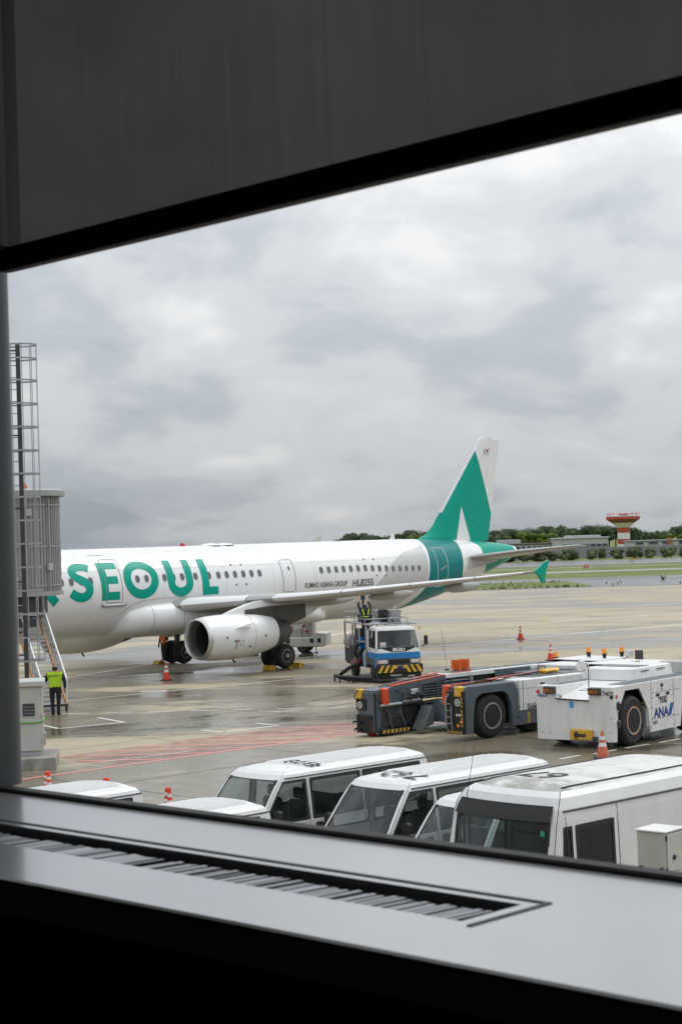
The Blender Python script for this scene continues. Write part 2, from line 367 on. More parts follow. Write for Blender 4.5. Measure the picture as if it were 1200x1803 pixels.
line([(-4.82, 58.12), (-4.02, 57.4), (-2.26, 58.95), (-3.07, 59.76)], .13, M_line)
line([(-9.5, 46.75), (-4.0, 52.0), (1.48, 57.0), (4.3, 59.6)], .22, M_rline)
for a, b, y in ((-8.71, -4.0, 52.04), (-7.82, -5.4, 50.9), (-7.61, -3.0, 53.03), (-6.43, -1.9, 54.05), (-5.48, -.8, 55.02), (-4.48, .2, 56.04), (-3.26, 1.3, 57.0), (-2.23, 2.2, 58.05), (-1.2, 3.4, 59.1)):
    line([(a, y), (b, y)], .21, M_rline, z=.006)
mfp = bpy.data.materials.new('faded_red_paint'); mfp.use_nodes = True; t = mfp.node_tree; b = t.nodes['Principled BSDF']; b.inputs['Base Color'].default_value = (.42, .15, .12, 1); b.inputs['Roughness'].default_value = .35
tcn = t.nodes.new('ShaderNodeTexCoord'); t.links.new(gmap(t, gnoise(t, tcn.outputs['Object'], 1.3, 7, .7), .36, .7, .04, .5), b.inputs['Alpha'])
MB().fan([(*site(x, y), .0035) for x, y in ((-8.7, 52.0), (-7.8, 50.6), (-6.6, 49.6), (-4.0, 52.0), (1.48, 57.0), (3.3, 59.2), (-1.0, 59.3), (-4.4, 56.1))]).build('faded_paint', mfp, apron, False)
line([(-8.05, 49.8), (-4.56, 52.67)], .06, M_line, z=.008)
line([(-20, 65.5), (-13.12, 80.98), (-5.06, 99.5), (2, 115.7)], .22, M_line)
line([(-12, 69), (-7.33, 73.02), (-.71, 78.65), (4.17, 82.8)], .12, M_line)
line([(-12, 82), (4.17, 95.88), (21.43, 110.66), (40, 126.6)], .22, M_line)
line([(9.24, 103.46), (15.66, 105.8)], .2, M_line); line([(14, 118), (34, 131)], .25, M_line); line([(8, 135), (40, 141)], .25, M_line)
line([(-8.6, 73.2), (-7.5, 73.2)], .35, M_line)
for a, b in (((5.91, 48.62), (6.56, 49.3)), ((6.99, 49.55), (7.75, 50.3)), ((8.07, 50.62), (8.89, 51.4)), ((9.24, 51.7), (10.02, 52.45)), ((4.85, 47.6), (5.5, 48.25))): line([a, b], .11, M_line)
line([(-9.3, 46.0), (-8.0, 44.6)], .12, M_line)
for k in range(5):     # van bay lines
    o_ = Vector((-5.4+2.35*k, 31.9-1.55*k)); line([o_, o_+Vector((.68, .733))*5.2], .11, M_line)
a_, p_ = Vector((.711, .703)), Vector((.703, -.711))
for k in range(-7, 15):
    q = Vector((-6, 87))+p_*(k*7.5); line([q-a_*120, q+a_*120] if k > -3 else [q-a_*60, q+a_*120], .045, M_joint, 'slab_joint', .002)
for k in range(-9, 13):
    q = Vector((-6, 87))+a_*(k*7.5); line([q-p_*60, q+p_*110], .045, M_joint, 'slab_joint', .0025)

mtm = bpy.data.materials.new('tyre_rubber_mark'); mtm.use_nodes = True; t = mtm.node_tree; b = t.nodes['Principled BSDF']; b.inputs['Base Color'].default_value = (.05, .045, .038, 1); b.inputs['Roughness'].default_value = .45
tcn = t.nodes.new('ShaderNodeTexCoord'); t.links.new(gmap(t, gnoise(t, tcn.outputs['Object'], 1.1, 6, .7), .38, .75, 0, .55), b.inputs['Alpha'])
def tyre_mark(cx, cy, r_, a0, a1, w_=.32):
    n = 24; MB().loft([[(cx+(r_+d)*math.cos(R(a0+(a1-a0)*k/n)), cy+(r_+d)*math.sin(R(a0+(a1-a0)*k/n)), .010) for d in (-w_/2, w_/2)] for k in range(n+1)], False).build('tyre_mark', mtm, apron, False, fix=False)
for cx, cy, r_, a0, a1 in ((-20, 78, 22, -60, 5), (-20, 78, 24, -60, 5), (24, 62, 19, 150, 235), (24, 62, 21.1, 150, 235), (-2, 104, 46, 255, 300), (-2, 104, 48, 255, 300), (30, 150, 52, 205, 250), (30, 150, 54, 205, 250), (6, 20, 40, 60, 115), (6, 20, 42, 62, 115), (-30, 120, 40, 290, 330)): tyre_mark(cx, cy, r_, a0, a1)

# ------------------------------------------------------------------ far field: trees, hedge, buildings, tower
def leafmat(name, a, b):
    m, t, bs = nodemat(name); oi = t.nodes.new('ShaderNodeObjectInfo'); tcn = t.nodes.new('ShaderNodeTexCoord')
    n = gnoise(t, tcn.outputs['Object'], .45, 4, .7)
    c = gmix(t, gmap(t, n, .35, .65), a, b); hs = t.nodes.new('ShaderNodeHueSaturation'); t.links.new(c, hs.inputs['Color']); t.links.new(gmap(t, oi.outputs['Random'], 0, 1, .7, 1.3, False), hs.inputs['Value'])
    t.links.new(hs.outputs[0], bs.inputs['Base Color']); bs.inputs['Roughness'].default_value = .7; bs.inputs['Specular IOR Level'].default_value = .2; return m
M_leafd = leafmat('dark_foliage', (.052, .082, .042), (.092, .13, .058)); M_leafl = leafmat('bright_foliage', (.075, .115, .018), (.14, .19, .035)); M_leafb = leafmat('shrub_foliage', (.075, .10, .05), (.12, .15, .07))
M_bark = mat('bark', (.07, .055, .04), .9, var=.25)
def crown(seed, rx, rz, h, n, leaf, conic=False):
    rnd = random.Random(seed); mb = MB(); lobes = []
    for k in range(9):
        a = rnd.uniform(0, 6.28); q = rnd.uniform(0, .62)
        z = rnd.uniform(-.45, .6)
        s_ = (1-.8*(z+.45)) if conic else 1
        lobes.append((Vector((math.cos(a)*q*rx*s_, math.sin(a)*q*rx*s_, h+z*rz)), rnd.uniform(.38, .6)*(s_ if conic else 1)))
    for c, s_ in lobes:                                    # dense cores
        rings = []
        for i in range(5):
            th = -1.2+2.4*i/4; rings.append([c+Vector((math.cos(2*math.pi*j/8)*math.cos(th)*rx*s_*.72*rnd.uniform(.85, 1.1), math.sin(2*math.pi*j/8)*math.cos(th)*rx*s_*.72*rnd.uniform(.85, 1.1), math.sin(th)*rz*s_*.7)) for j in range(8)])
        mb.loft(rings)
    for k in range(n):
        c, s_ = rnd.choice(lobes); d = Vector((rnd.gauss(0, 1), rnd.gauss(0, 1), rnd.gauss(0, 1))).normalized()
        rr = rnd.uniform(.72, 1.06)*s_; p = c+Vector((d.x*rx*rr, d.y*rx*rr, d.z*rz*rr))
        x = Vector((rnd.gauss(0, 1), rnd.gauss(0, 1), rnd.gauss(0, 1))).normalized(); y = d.cross(x)
        if y.length < .1: continue
        y.normalize(); x = (y.cross(d)+d*rnd.uniform(-.5, .5)).normalized(); s2 = leaf*rnd.uniform(.6, 1.3)
        mb.add([p-x*s2, p+y*s2*.6, p+x*s2, p-y*s2*.6], [(0, 1, 2, 3)])
    return mb
TV = []
for k in range(4): TV.append((crown(k, 4.6, 3.8, 5.6, 1100, .42).mesh('crown', M_leafd, False, fix=False), MB().tube([(0, 0, 0), (.15, .1, 3), (.0, .2, 6)], [.35, .28, .15], 7).mesh('trunk', M_bark)))
for k in range(3): TV.append((crown(20+k, 4.4, 3.0, 5.2, 900, .42).mesh('crown', M_leafl, False, fix=False), TV[0][1]))
for k in range(2): TV.append((crown(40+k, 2.3, 5.2, 5.6, 700, .4, True).mesh('crown', M_leafd, False, fix=False), TV[0][1]))
def ray_at(x, y, Y):
    d = _F+_R2*((x-600)/FPX)+_U2*((901.5-y)/FPX); return EYE+d*(Y/d.y)
def tree(var, x, y, s, lab, sx=1.0):
    o = thing('conifer' if var > 6 else 'broadleaf_tree', lab, 'tree', (x, y, 0), random.uniform(0, 6.28), 'trees in the wood beyond the airfield')
    o.scale = (s*sx, s*sx, s)
    place('crown', TV[var][0], o); place('trunk', TV[var][1], o)
random.seed(5)
LT = ('dark green round-crowned tree in the wood along the skyline', 'bright yellow-green tree at the front edge of the skyline wood', 'dark pointed conifer behind the buildings right of the striped tower')
TOPS = [(590, 952), (630, 937), (650, 943), (670, 945), (700, 940), (722, 935), (745, 934), (780, 938), (830, 940), (870, 934), (900, 931), (935, 929), (960, 927), (1000, 929), (1022, 931), (1042, 924), (1060, 925), (1085, 927), (1110, 931), (1125, 932), (1150, 936), (1175, 932), (1200, 925), (1230, 922)]
def toph(px):
    for (a, b), (c, d) in zip(TOPS[:-1], TOPS[1:]):
        if a <= px <= c: return b+(d-b)*(px-a)/(c-a)
    return 935
px = 596.0
while px < 1225:
    Y = random.uniform(655, 700); top = ray_at(px, toph(px)-.5+random.uniform(-1.5, 2), Y)
    s = max(.62, top.z/9.0); tree(random.choice((0, 1, 2, 3)), top.x, Y, s, LT[0], random.uniform(.9, 1.15)); px += random.uniform(10, 15)
px = 600.0
while px < 1230:
    Y = random.uniform(628, 645); top = ray_at(px, max(toph(px)+8, 938)+random.uniform(-2, 6), Y)
    if not (1040 < px < 1150): tree(random.choice((4, 5, 6, 4, 5, 0)) if px > 640 else 1, top.x, Y, max(.5, top.z/8.2), LT[1] if px > 640 else LT[0], random.uniform(.9, 1.1))
    px += random.uniform(17, 28)
for px, py in ((1118, 930), (1127, 926), (1137, 931), (1147, 932), (1158, 930), (1166, 934)):
    top = ray_at(px, py, 650); tree(random.choice((7, 8)), top.x, 650, top.z/10.8, LT[2])
# shrubs along the perimeter road
SH = [crown(60+k, 2.3, 1.5, 1.15, 520, .2).mesh('foliage', M_leafb, False, fix=False) for k in range(3)]
for i, (px, wd) in enumerate(((880, 40), (900, 36), (920, 36), (945, 34), (968, 30), (990, 26), (1010, 30), (1042, 26), (1060, 22), (1082, 30), (1110, 26), (1126, 20), (1141, 27), (1165, 22), (1182, 24), (1205, 24))):
    q = ray_at(px, 983-(px-1000)*.03, 385); o = thing('round_shrub', 'round green shrub in the row along the far perimeter road', 'shrub', (q.x, 385+random.uniform(-3, 3), -.02), i*1.3, 'shrubs along the far perimeter road')
    o.scale = (wd/34, wd/34, random.uniform(.85, 1.1)); place('foliage', SH[i % 3], o); MB().tube([(0, 0, 0), (.05, 0, .9)], .09, 6).build('stem', M_bark, o)
# low buildings
M_bw = mat('pale_render', (.46, .47, .48), .7, var=.06, dirt=.25); M_bg = mat('grey_cladding', (.24, .25, .27), .6, var=.08); M_broof = mat('maroon_roof', (.12, .085, .085), .7, var=.1); M_wind = mat('far_window_glass', (.05, .06, .075), .1, var=.2)
def building(name, lab, px0, px1, pytop, Y, dep, wins, roofm, mass=None, z0=0.0):
    a, b = ray_at(px0, pytop, Y), ray_at(px1, pytop, Y); h = (a.z+b.z)/2
    o = thing(name, lab, 'building', ((a.x+b.x)/2, Y, 0)); W = (b.x-a.x)/2
    MB().box(-W, W, 0, dep, 0, h-.35).build('wall', M_bw, o, smooth=False)
    MB().box(-W-.4, W+.4, -.4, dep+.4, h-.35, h, .05).build('roof', roofm, o, smooth=False)
    for (u0, u1, v0, v1) in wins:
        f = MB().box(-W+2*W*u0, -W+2*W*u1, -.12, .05, h*v0, h*v1, .03).build('window', M_wind, o, smooth=False)
        MB().box(-W+2*W*u0-.15, -W+2*W*u1+.15, -.2, .05, h*v0-.22, h*v0-.02, .02).build('sill', M_bg, f, smooth=False)
    if mass:
        for (u0, u1, h1, mm) in mass: MB().box(-W+2*W*u0, -W+2*W*u1, 1.0, dep-1, h-.1, h+h1, .05).build('upper_storey', mm, o, smooth=False)
    return o
row = [(i/12+.015, i/12+.06, .5, .72) for i in range(12)]
building('terminal_building', 'long low grey building with dark maroon roof behind the green tail cone', 868, 985, 957, 520, 18, row, M_broof, [(.12, .42, 1.2, M_bw)])
building('office_block', 'pale two-storey block with a band of dark windows left of the striped tower', 985, 1070, 946, 500, 22, [(.05+i*.118, .15+i*.118, .42, .58) for i in range(8)]+[(.1+i*.2, .2+i*.2, .12, .26) for i in range(4)], M_bw, [(.28, .86, .55, M_bw)])
ob = building('service_building', 'long white single-storey building with dark openings right of the striped tower', 1112, 1245, 950, 540, 16, [(.05, .15, .62, .8), (.22, .34, .62, .8), (.40, .47, .62, .8), (.62, .72, .55, .85), (.80, .95, .6, .8)], M_bg)
MB().box(-1.0, .8, -.2, .05, 1.2, 3.6).build('door', mat('rust_door', (.4, .16, .07), .6), ob, smooth=False)
def low_wall(px0, px1, py, Y, lab):
    a, b = ray_at(px0, py, Y), ray_at(px1, py, Y); w_ = MB().box(a.x, b.x, Y, Y+.3, 0, a.z, .02).build('boundary_wall', M_bg, None, smooth=False); tag(w_, lab, 'wall')
low_wall(850, 1245, 970, 405, 'long grey boundary wall behind the shrubs below the striped tower')
# striped tower
M_trd = mat('tower_red', (.50, .07, .045), .6, var=.1, dirt=.2); M_twh = mat('tower_white', (.80, .80, .80), .6, var=.06, dirt=.2); M_tpk = mat('tower_brown', (.27, .10, .085), .6)
tb = ray_at(1098, 962, 600); tw = thing('observation_tower', 'red and white banded tower with a flared round top, tallest thing on the far side', 'tower', (tb.x, 600, 0))
k = 600/FPX
zt = lambda y: ray_at(1098, y, 600).z
def band(name, r0, z0, r1, z1, m): return MB().lathe((0, 0, z0), (0, 0, z1), [(r0, 0), (r1, 1)], 28).build(name, m, tw)
band('shaft_band', 10.8*k, -.5, 10.8*k, zt(958), M_twh); band('shaft_band', 10.8*k, zt(958), 10.8*k, zt(949), M_trd); band('shaft_band', 10.8*k, zt(949), 10.8*k, zt(938), M_twh); band('shaft_band', 10.8*k, zt(938), 10.8*k, zt(929), M_trd)
band('flare', 11.5*k, zt(929), 20*k, zt(920.5), M_twh); band('flare', 20*k, zt(920.5), 29.5*k, zt(914), M_tpk); band('parapet', 29.8*k, zt(914), 29.8*k, zt(909.5), M_trd)
mb = MB(); mb.lathe((0, 0, zt(909.5)), (0, 0, zt(908)), [(30.2*k, 0), (30.2*k, 1)], 28); mb.build('roof_slab', M_twh, tw)
for i in range(16):
    a = i*2*math.pi/16; hh = (1.0, .7, 1.3, .9)[i % 4]
    MB().cyl((28*k*math.cos(a), 28*k*math.sin(a), zt(908)), (28*k*math.cos(a), 28*k*math.sin(a), zt(908)+hh), .09, n=5).build('railing_post', M_trd, tw)
MB().tube([(28*k*math.cos(i*math.pi/14), 28*k*math.sin(i*math.pi/14), zt(908)+.65) for i in range(28)], .05, 5, True).build('railing', M_trd, tw)
MB().cyl((-3, 0, zt(908)), (-3, 0, zt(908)+1.9), .18, n=6).build('antenna', M_twh, tw); MB().box(-1, 1.6, -1, 1, zt(908), zt(908)+.55, .1).build('plant_box', M_tpk, tw)
# taxiway signs, edge lights
def taxisign(px, py, Y, w_, h_, m, s, mc, lab):
    q = ray_at(px, py, Y); o = thing('taxiway_sign', lab, 'sign', (q.x, Y, 0)); MB().box(-w_/2, w_/2, -.12, .12, .25, .25+h_, .02).build('panel', m, o, smooth=False)
    for s_ in (-1, 1): MB().box(s_*w_*.35-.04, s_*w_*.35+.04, -.05, .05, -.02, .27).build('leg', M_dsteel, o, smooth=False)
    MB().box(-w_*.28, w_*.28, -.135, -.121, .25+h_*.38, .25+h_*.62).build('legend_mark', mc, o, smooth=False)
taxisign(1031, 997, 288, .75, .45, mat('sign_red', (.55, .05, .04), .4), '34', M_refl, 'small red taxiway sign standing in the grass strip')
taxisign(1112, 987, 345, .7, .55, M_yellow, 'A', M_inkblk, 'small yellow taxiway sign beside the far perimeter road')
for i, (px, py) in enumerate(((1067, 1028), (1078, 1031), (1087, 1029), (1092, 1026), (1197, 1027), (984, 1025))):
    d = _F+_R2*((px-600)/FPX)+_U2*((901.5-py)/FPX); q = EYE+d*(-EYE.z/d.z)
    o = thing('taxiway_light', 'small dark taxiway edge light on the wet taxiway', 'light', (q.x, q.y, 0), 0, 'taxiway edge lights')
    MB().lathe((0, 0, -.01), (0, 0, .28), [(.08, 0), (.06, .3), (.045, .35), (.06, .6), (.05, .9), (.015, 1)], 8).build('lamp_body', M_dsteel, o)
# sparse weeds on the taxiway edge
rnd = random.Random(3); mb = MB()
for k_ in range(420):
    x = rnd.uniform(-30, 26.2); y = 196+rnd.uniform(-.15, .35) if rnd.random() < .5 else rnd.uniform(196, 220); hh = rnd.uniform(.15, .4); a = rnd.uniform(0, 3.14)
    mb.add([(x-.12*math.cos(a), y-.12*math.sin(a), .01), (x+.12*math.cos(a), y+.12*math.sin(a), .01), (x+rnd.uniform(-.1, .1), y, hh)], [(0, 1, 2)])
for x, y in ((43, 212), (43.6, 212.6), (38.4, 211)):
    for k_ in range(14):
        a = rnd.uniform(0, 3.14); mb.add([(x-.1*math.cos(a), y-.1, 0), (x+.1*math.cos(a), y+.1, 0), (x+rnd.uniform(-.5, .5), y+rnd.uniform(-.3, .3), rnd.uniform(.3, 1.0))], [(0, 1, 2)])
tag(mb.build('grass', M_grass, None, False, fix=False), 'rough green grass tufts along the edge of the taxiway island', 'grass', kind='stuff')
# ------------------------------------------------------------------ airliner (local x aft from main gear, y starboard... port is -y)
AY = 0.79195
AIR = thing('airliner', 'white and green twin-engine passenger airliner parked nose left on the wet apron', 'airplane', (-5.925, 87.310, 0), math.atan2(math.cos(AY), math.sin(AY)))
TX = [-21.98, -21.6, -20.8, -19.5, -17.5, -15.5, 7, 9, 11, 13, 15, 17, 19, 20.5, 21.6, 22.3, 22.5]
TW = [.02, .55, 1.05, 1.5, 1.85, 1.975, 1.975, 1.96, 1.88, 1.74, 1.54, 1.28, .98, .74, .54, .38, .2]
TT = [3.3, 3.85, 4.35, 5.0, 5.75, 6.0, 6.0, 6.0, 6.0, 5.99, 5.95, 5.88, 5.76, 5.64, 5.52, 5.40, 5.3]
TB = [3.25, 2.75, 2.4, 2.1, 1.9, 1.86, 1.86, 1.9, 2.02, 2.28, 2.66, 3.14, 3.7, 4.12, 4.5, 4.8, 4.92]
def interp(x, xs, ys):
    if x <= xs[0]: return ys[0]
    for i in range(len(xs)-1):
        if x <= xs[i+1]:
            u = (x-xs[i])/(xs[i+1]-xs[i]); m0 = (ys[min(i+1, len(ys)-1)]-ys[max(i-1, 0)])/(xs[i+1]-xs[max(i-1, 0)])*(xs[i+1]-xs[i]); j = min(i+2, len(xs)-1); m1 = (ys[j]-ys[i])/(xs[j]-xs[i])*(xs[i+1]-xs[i])
            if abs(ys[i]-ys[i+1]) < 1e-6: return ys[i]
            return (2*u**3-3*u*u+1)*ys[i]+(u**3-2*u*u+u)*m0+(3*u*u-2*u**3)*ys[i+1]+(u**3-u*u)*m1
    return ys[-1]
def lin(x, xs, ys):
    if x <= xs[0]: return ys[0]
    for i in range(len(xs)-1):
        if x <= xs[i+1]: return ys[i]+(ys[i+1]-ys[i])*(x-xs[i])/(xs[i+1]-xs[i])
    return ys[-1]
def FS(X, phi, off=0.0, side=-1):                     # fuselage surface, phi elevation angle in degrees, port = -y
    w_, a, b = interp(X, TX, TW)+off, interp(X, TX, TT)+off, interp(X, TX, TB)-off
    return Vector((X, side*w_*math.cos(R(phi)), (a+b)/2+(a-b)/2*math.sin(R(phi))))
# rings that follow the livery edges
PH = [-90, -60, -46, -35, -23, 2, 20, 40, 60, 90]
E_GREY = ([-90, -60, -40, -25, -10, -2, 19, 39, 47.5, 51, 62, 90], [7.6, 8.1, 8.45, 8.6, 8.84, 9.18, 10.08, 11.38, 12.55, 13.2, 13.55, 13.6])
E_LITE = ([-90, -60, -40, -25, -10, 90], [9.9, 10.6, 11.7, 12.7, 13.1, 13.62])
E_GR1 = ([-90, -70, -46, -23, 2, 20, 40, 61, 90], [11.3, 11.6, 12.45, 13.15, 13.27, 13.4, 13.54, 13.68, 13.75])
E_GR2 = ([-90, -55, -18, 16, 41, 69, 90], [17.2, 16.85, 16.42, 16.46, 16.58, 16.76, 16.85])
E_WH2 = ([-90, -30, -5, 15, 43, 66, 90], [19.3, 18.9, 18.7, 18.55, 18.55, 18.2, 18.1])
NP = 64
phis = [-90+360*i/NP for i in range(NP)]
def el(p): return p if p <= 90 else 180-p
def edge(E, p, lim=None): return lin(el(p), *E)
def ring(fn):
    r = []
    for p in phis:
        X = fn(p); q = FS(X, el(p), 0, -1 if p <= 90 else 1); r.append(q)
    return r
segs = []
cst = [-21.98, -21.85, -21.6, -21.2, -20.8, -20.2, -19.5, -18.5, -17.5, -16.5, -15.5, -12, -8, -4, 0, 4, 6.5]
for a, b in zip(cst[:-1], cst[1:]): segs.append((lambda p, a=a: a, lambda p, b=b: b, 0))
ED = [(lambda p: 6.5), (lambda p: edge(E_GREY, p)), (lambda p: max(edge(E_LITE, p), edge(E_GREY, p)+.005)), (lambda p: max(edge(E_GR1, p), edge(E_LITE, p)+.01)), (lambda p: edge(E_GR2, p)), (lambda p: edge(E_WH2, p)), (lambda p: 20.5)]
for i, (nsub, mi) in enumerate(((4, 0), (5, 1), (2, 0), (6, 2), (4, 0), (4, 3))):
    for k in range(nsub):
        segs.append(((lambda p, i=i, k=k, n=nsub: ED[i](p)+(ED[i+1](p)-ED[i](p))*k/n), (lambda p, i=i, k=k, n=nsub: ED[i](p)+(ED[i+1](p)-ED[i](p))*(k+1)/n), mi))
for a, b in zip([20.5, 21, 21.6, 22.0], [21, 21.6, 22.0, 22.3]): segs.append((lambda p, a=a: a, lambda p, b=b: b, 3 if b < 22.1 else 0))
segs.append((lambda p: 22.3, lambda p: 22.5, 4))
mb = MB(); rings = [ring(segs[0][0])]+[ring(s_[1]) for s_ in segs]
for k, s_ in enumerate(segs):
    mb.cur = s_[2]; mb.loft([rings[k], rings[k+1]], True, False, k == len(segs)-1)
me = mb.mesh('fuselage', [M_white, M_agrey, M_teal, M_green, M_alu], True, 60)
bm = bmesh.new(); bm.from_mesh(me); bmesh.ops.remove_doubles(bm, verts=bm.verts, dist=.0008); bmesh.ops.recalc_face_normals(bm, faces=bm.faces); bm.to_mesh(me); bm.free()
me.set_sharp_from_angle(angle=R(60)); FUS = place('fuselage', me, AIR)
# cabin windows
M_wrim = mat('window_surround', (.55, .55, .54), .35, var=.05)
winx = [4.918+.533*i for i in range(15)]+[-1.97+.533*i for i in range(6)]+[-7.418+.533*i for i in range(7)]+[-3.40, -2.57]+[-10.618+.533*i for i in range(-8, 3)]
def patch(mb, X, phi, hw, hphi, off, n=14, sq=2.6, X0=None):
    pts = []
    for i in range(n):
        a = 2*math.pi*i/n; c_, s_ = math.cos(a), math.sin(a)
        pts.append(FS(X+hw*math.copysign(abs(c_)**(2/sq), c_), phi+hphi*math.copysign(abs(s_)**(2/sq), s_), off))
    mb.fan(pts)
wm = None
for X in winx:
    phi = 17.2 if X < 8 else 17.2-7.9*(X-8)/4.55*1.0
    mb = MB(); patch(mb, X, phi, .15, 6.0, .006); wr = mb.build('window', M_wrim, AIR, False)
    mb = MB(); patch(mb, X, phi, .118, 4.7, .010); mb.build('pane', G_cabin, wr, False)
# doors
M_doorline = mat('door_outline', (.33, .335, .335), .4, var=.05); M_dlw = mat('door_outline_white', (.78, .79, .78), .4, var=.03)
def door(X0, X1, p0, p1, ml, rad, pm=None):
    c = []
    cw, ch, hw, hh = (X0+X1)/2, (p0+p1)/2, (X1-X0)/2, (p1-p0)/2
    for (sx, sy, a0) in ((1, 1, 0), (-1, 1, 90), (-1, -1, 180), (1, -1, 270)):
        for i in range(5):
            a = R(a0+22.5*i); c.append((cw+sx*(hw-rad)+rad*math.cos(a), ch+sy*(hh-rad*28)+rad*28*math.sin(a)))
    pts = []
    for (x, p), (x2, p2) in zip(c, c[1:]+c[:1]):
        n = max(1, int(abs(p2-p)/5)); pts += [FS(x+(x2-x)*k/n, p+(p2-p)*k/n, .008) for k in range(n)]
    mb = MB(); n = 10; mb.grid(4, n, lambda u, v: FS(X0+.03+(X1-X0-.06)*u, p0+.8+(p1-p0-1.6)*v, .004)); d = mb.build('door', pm or M_white, AIR, True, fix=False)
    MB().tube(pts, .017, 5, True).build('door_outline', ml, d)
    return d
d2 = door(-8.74, -7.82, -11, 48.4, M_doorline, .10); d3 = door(2.2, 3.05, -10.5, 36, M_doorline, .10); d4 = door(14.02, 14.95, -32, 43.5, M_dlw, .10, M_teal)
for d, X, p in ((d2, -8.45, 17), (d3, 2.7, 22), (d4, 14.6, 9)):
    mb = MB(); patch(mb, X, p, .075, 3.2, .012, 12, 2); mb.build('porthole', G_cabin, d, False)
MB().tube([FS(-8.98, -13.4, .02), FS(-8.9, -15, .03), FS(-7.72, -15, .03), FS(-7.62, -13.4, .02)], .06, 6).build('door_sill', M_galv, d2)
for x in (14.35, 14.55, 14.75):
    mb = MB(); patch(mb, x, 2+10*(x-14.5), .03, 2.0, .012, 8); mb.build('door_placard', M_dlw, d4, False)
# SEOUL title, strokes wrapped on the fuselage; letter space a = metres along X, b = 0..1 upwards
P0, P1 = -8.3, 43.0
def LP_(a, b): return FS(a, P0+(P1-P0)*b, .012)
def stroke(pts, w_):                                   # pts in (x, b*H) metres, constant thickness
    Hh = 1.83; mb = MB(); q = [Vector((x, b*Hh)) for x, b in pts]; rows = []
    for i, p in enumerate(q):
        t_ = (q[min(i+1, len(q)-1)]-q[max(i-1, 0)]).normalized(); n_ = Vector((-t_.y, t_.x))
        rows.append([p+n_*(w_*(k/4-.5)) for k in range(5)])
    vs = [LP_(p.x, p.y/Hh) for r_ in rows for p in r_]
    mb.add(vs, [(i*5+k, i*5+k+1, (i+1)*5+k+1, (i+1)*5+k) for i in range(len(rows)-1) for k in range(4)]); return mb
def seg(a, b, n=10): return [(a[0]+(b[0]-a[0])*i/n, a[1]+(b[1]-a[1])*i/n) for i in range(n+1)]
def letter(strokes):
    mb = MB()
    for pts, w_ in strokes:
        s_ = stroke(pts, w_); mb.add(s_.v, s_.f)
    return mb.build('title_letter', M_green, AIR, True, fix=False)
WT = .40
h5 = WT/2/1.83
# S
cs = []
for i in range(13): a = R(38+i*(232-38)/12); cs.append((-10.02+.40*math.cos(a), .735+.155*math.sin(a)*1.05))
for i in range(1, 14): a = R(52-i*(205)/13); cs.append((-10.12+.47*math.cos(a), .262+.165*math.sin(a)))
sx = [(-9.50, .835), (-9.66, .875), (-9.85, .893), (-10.06, .893), (-10.27, .868), (-10.42, .81), (-10.46, .735), (-10.40, .655), (-10.24, .585), (-10.02, .525), (-9.82, .462), (-9.70, .39), (-9.66, .31), (-9.70, .225), (-9.82, .15), (-9.99, .112), (-10.20, .11), (-10.40, .14), (-10.58, .195), (-10.68, .235)]
sx2 = []
for i in range(len(sx)-1):
    for k in range(3):
        u = k/3; p0_, p1_, p2_, p3_ = sx[max(i-1, 0)], sx[i], sx[i+1], sx[min(i+2, len(sx)-1)]
        sx2.append(tuple(.5*(2*p1_[c_]+(p2_[c_]-p0_[c_])*u+(2*p0_[c_]-5*p1_[c_]+4*p2_[c_]-p3_[c_])*u*u+(3*p1_[c_]-p0_[c_]-3*p2_[c_]+p3_[c_])*u**3) for c_ in (0, 1)))
sx2.append(sx[-1])
letter([(sx2, .41)])
letter([(seg((-8.80, 0), (-8.80, 1)), .40), (seg((-8.61, 1-h5*.95), (-7.92, 1-h5*.95)), .37), (seg((-8.61, .5), (-8.02, .5)), .35), (seg((-8.61, h5*.95), (-7.98, h5*.95)), .37)])
letter([([(-6.66+.80*math.cos(2*math.pi*i/40), .5+(.5-h5)*math.sin(2*math.pi*i/40)) for i in range(41)], .42)])
letter([(seg((-4.92, 1), (-4.92, .40), 8)+[(-4.36+.56*math.cos(R(180+i*15)), .36+.25*math.sin(R(180+i*15))) for i in range(1, 12)]+seg((-3.80, .40), (-3.80, 1), 8), .42)])
letter([(seg((-2.83, 0), (-2.83, 1)), .44), (seg((-2.62, h5*.95), (-2.06, h5*.95)), .37)])
letter([(seg((-12.15, .36), (-11.50, 0)), .42), (seg((-12.5, 0), (-12.5, 1)), .4), ([(-12.4+.5*math.cos(R(90-i*15)), .70+.2*math.sin(R(90-i*15))) for i in range(13)], .4)])
letter([(seg((-13.4, 0), (-13.4, 1)), .4)])
M_ink = mat('title_grey', (.035, .037, .04), .45, var=.1)
def ftxt(s, X0, X1, pb, pt, bd):
    hgt = R(pt-pb)*2.02; st = []
    o = text(s, 1.0, M_ink, AIR, lambda x, y: (x, y, 0), bd)
    xs = [v.co.x for v in o.data.vertices]; ys = [v.co.y for v in o.data.vertices]; x0, x1, y0, y1 = min(xs), max(xs), min(ys), max(ys)
    for v in o.data.vertices: v.co = FS(X0+(v.co.x-x0)/(x1-x0)*(X1-X0), pb+(v.co.y-y0)/(y1-y0)*(pt-pb), .014)
ftxt('KUMHO ASIANA GROUP', 3.68, 6.66, -7.2, .4, .006); ftxt('HL8255', 7.08, 8.6, -8.6, 1.2, .012)
for X, p in ((-1.0, 31), (-.35, 31), (-.9, 3), (-.25, 3), (8.2, 31), (8.9, 30), (8.9, 5), (9.6, 4)):
    mb = MB(); patch(mb, X, p, .045, 1.4, .012, 6, 6); mb.build('exit_mark', M_ink, AIR, False)
MB().tube([FS(-9.1, 58, .006), FS(-8.2, 58, .006)], .012, 4).build('gutter_strip', M_doorline, AIR)
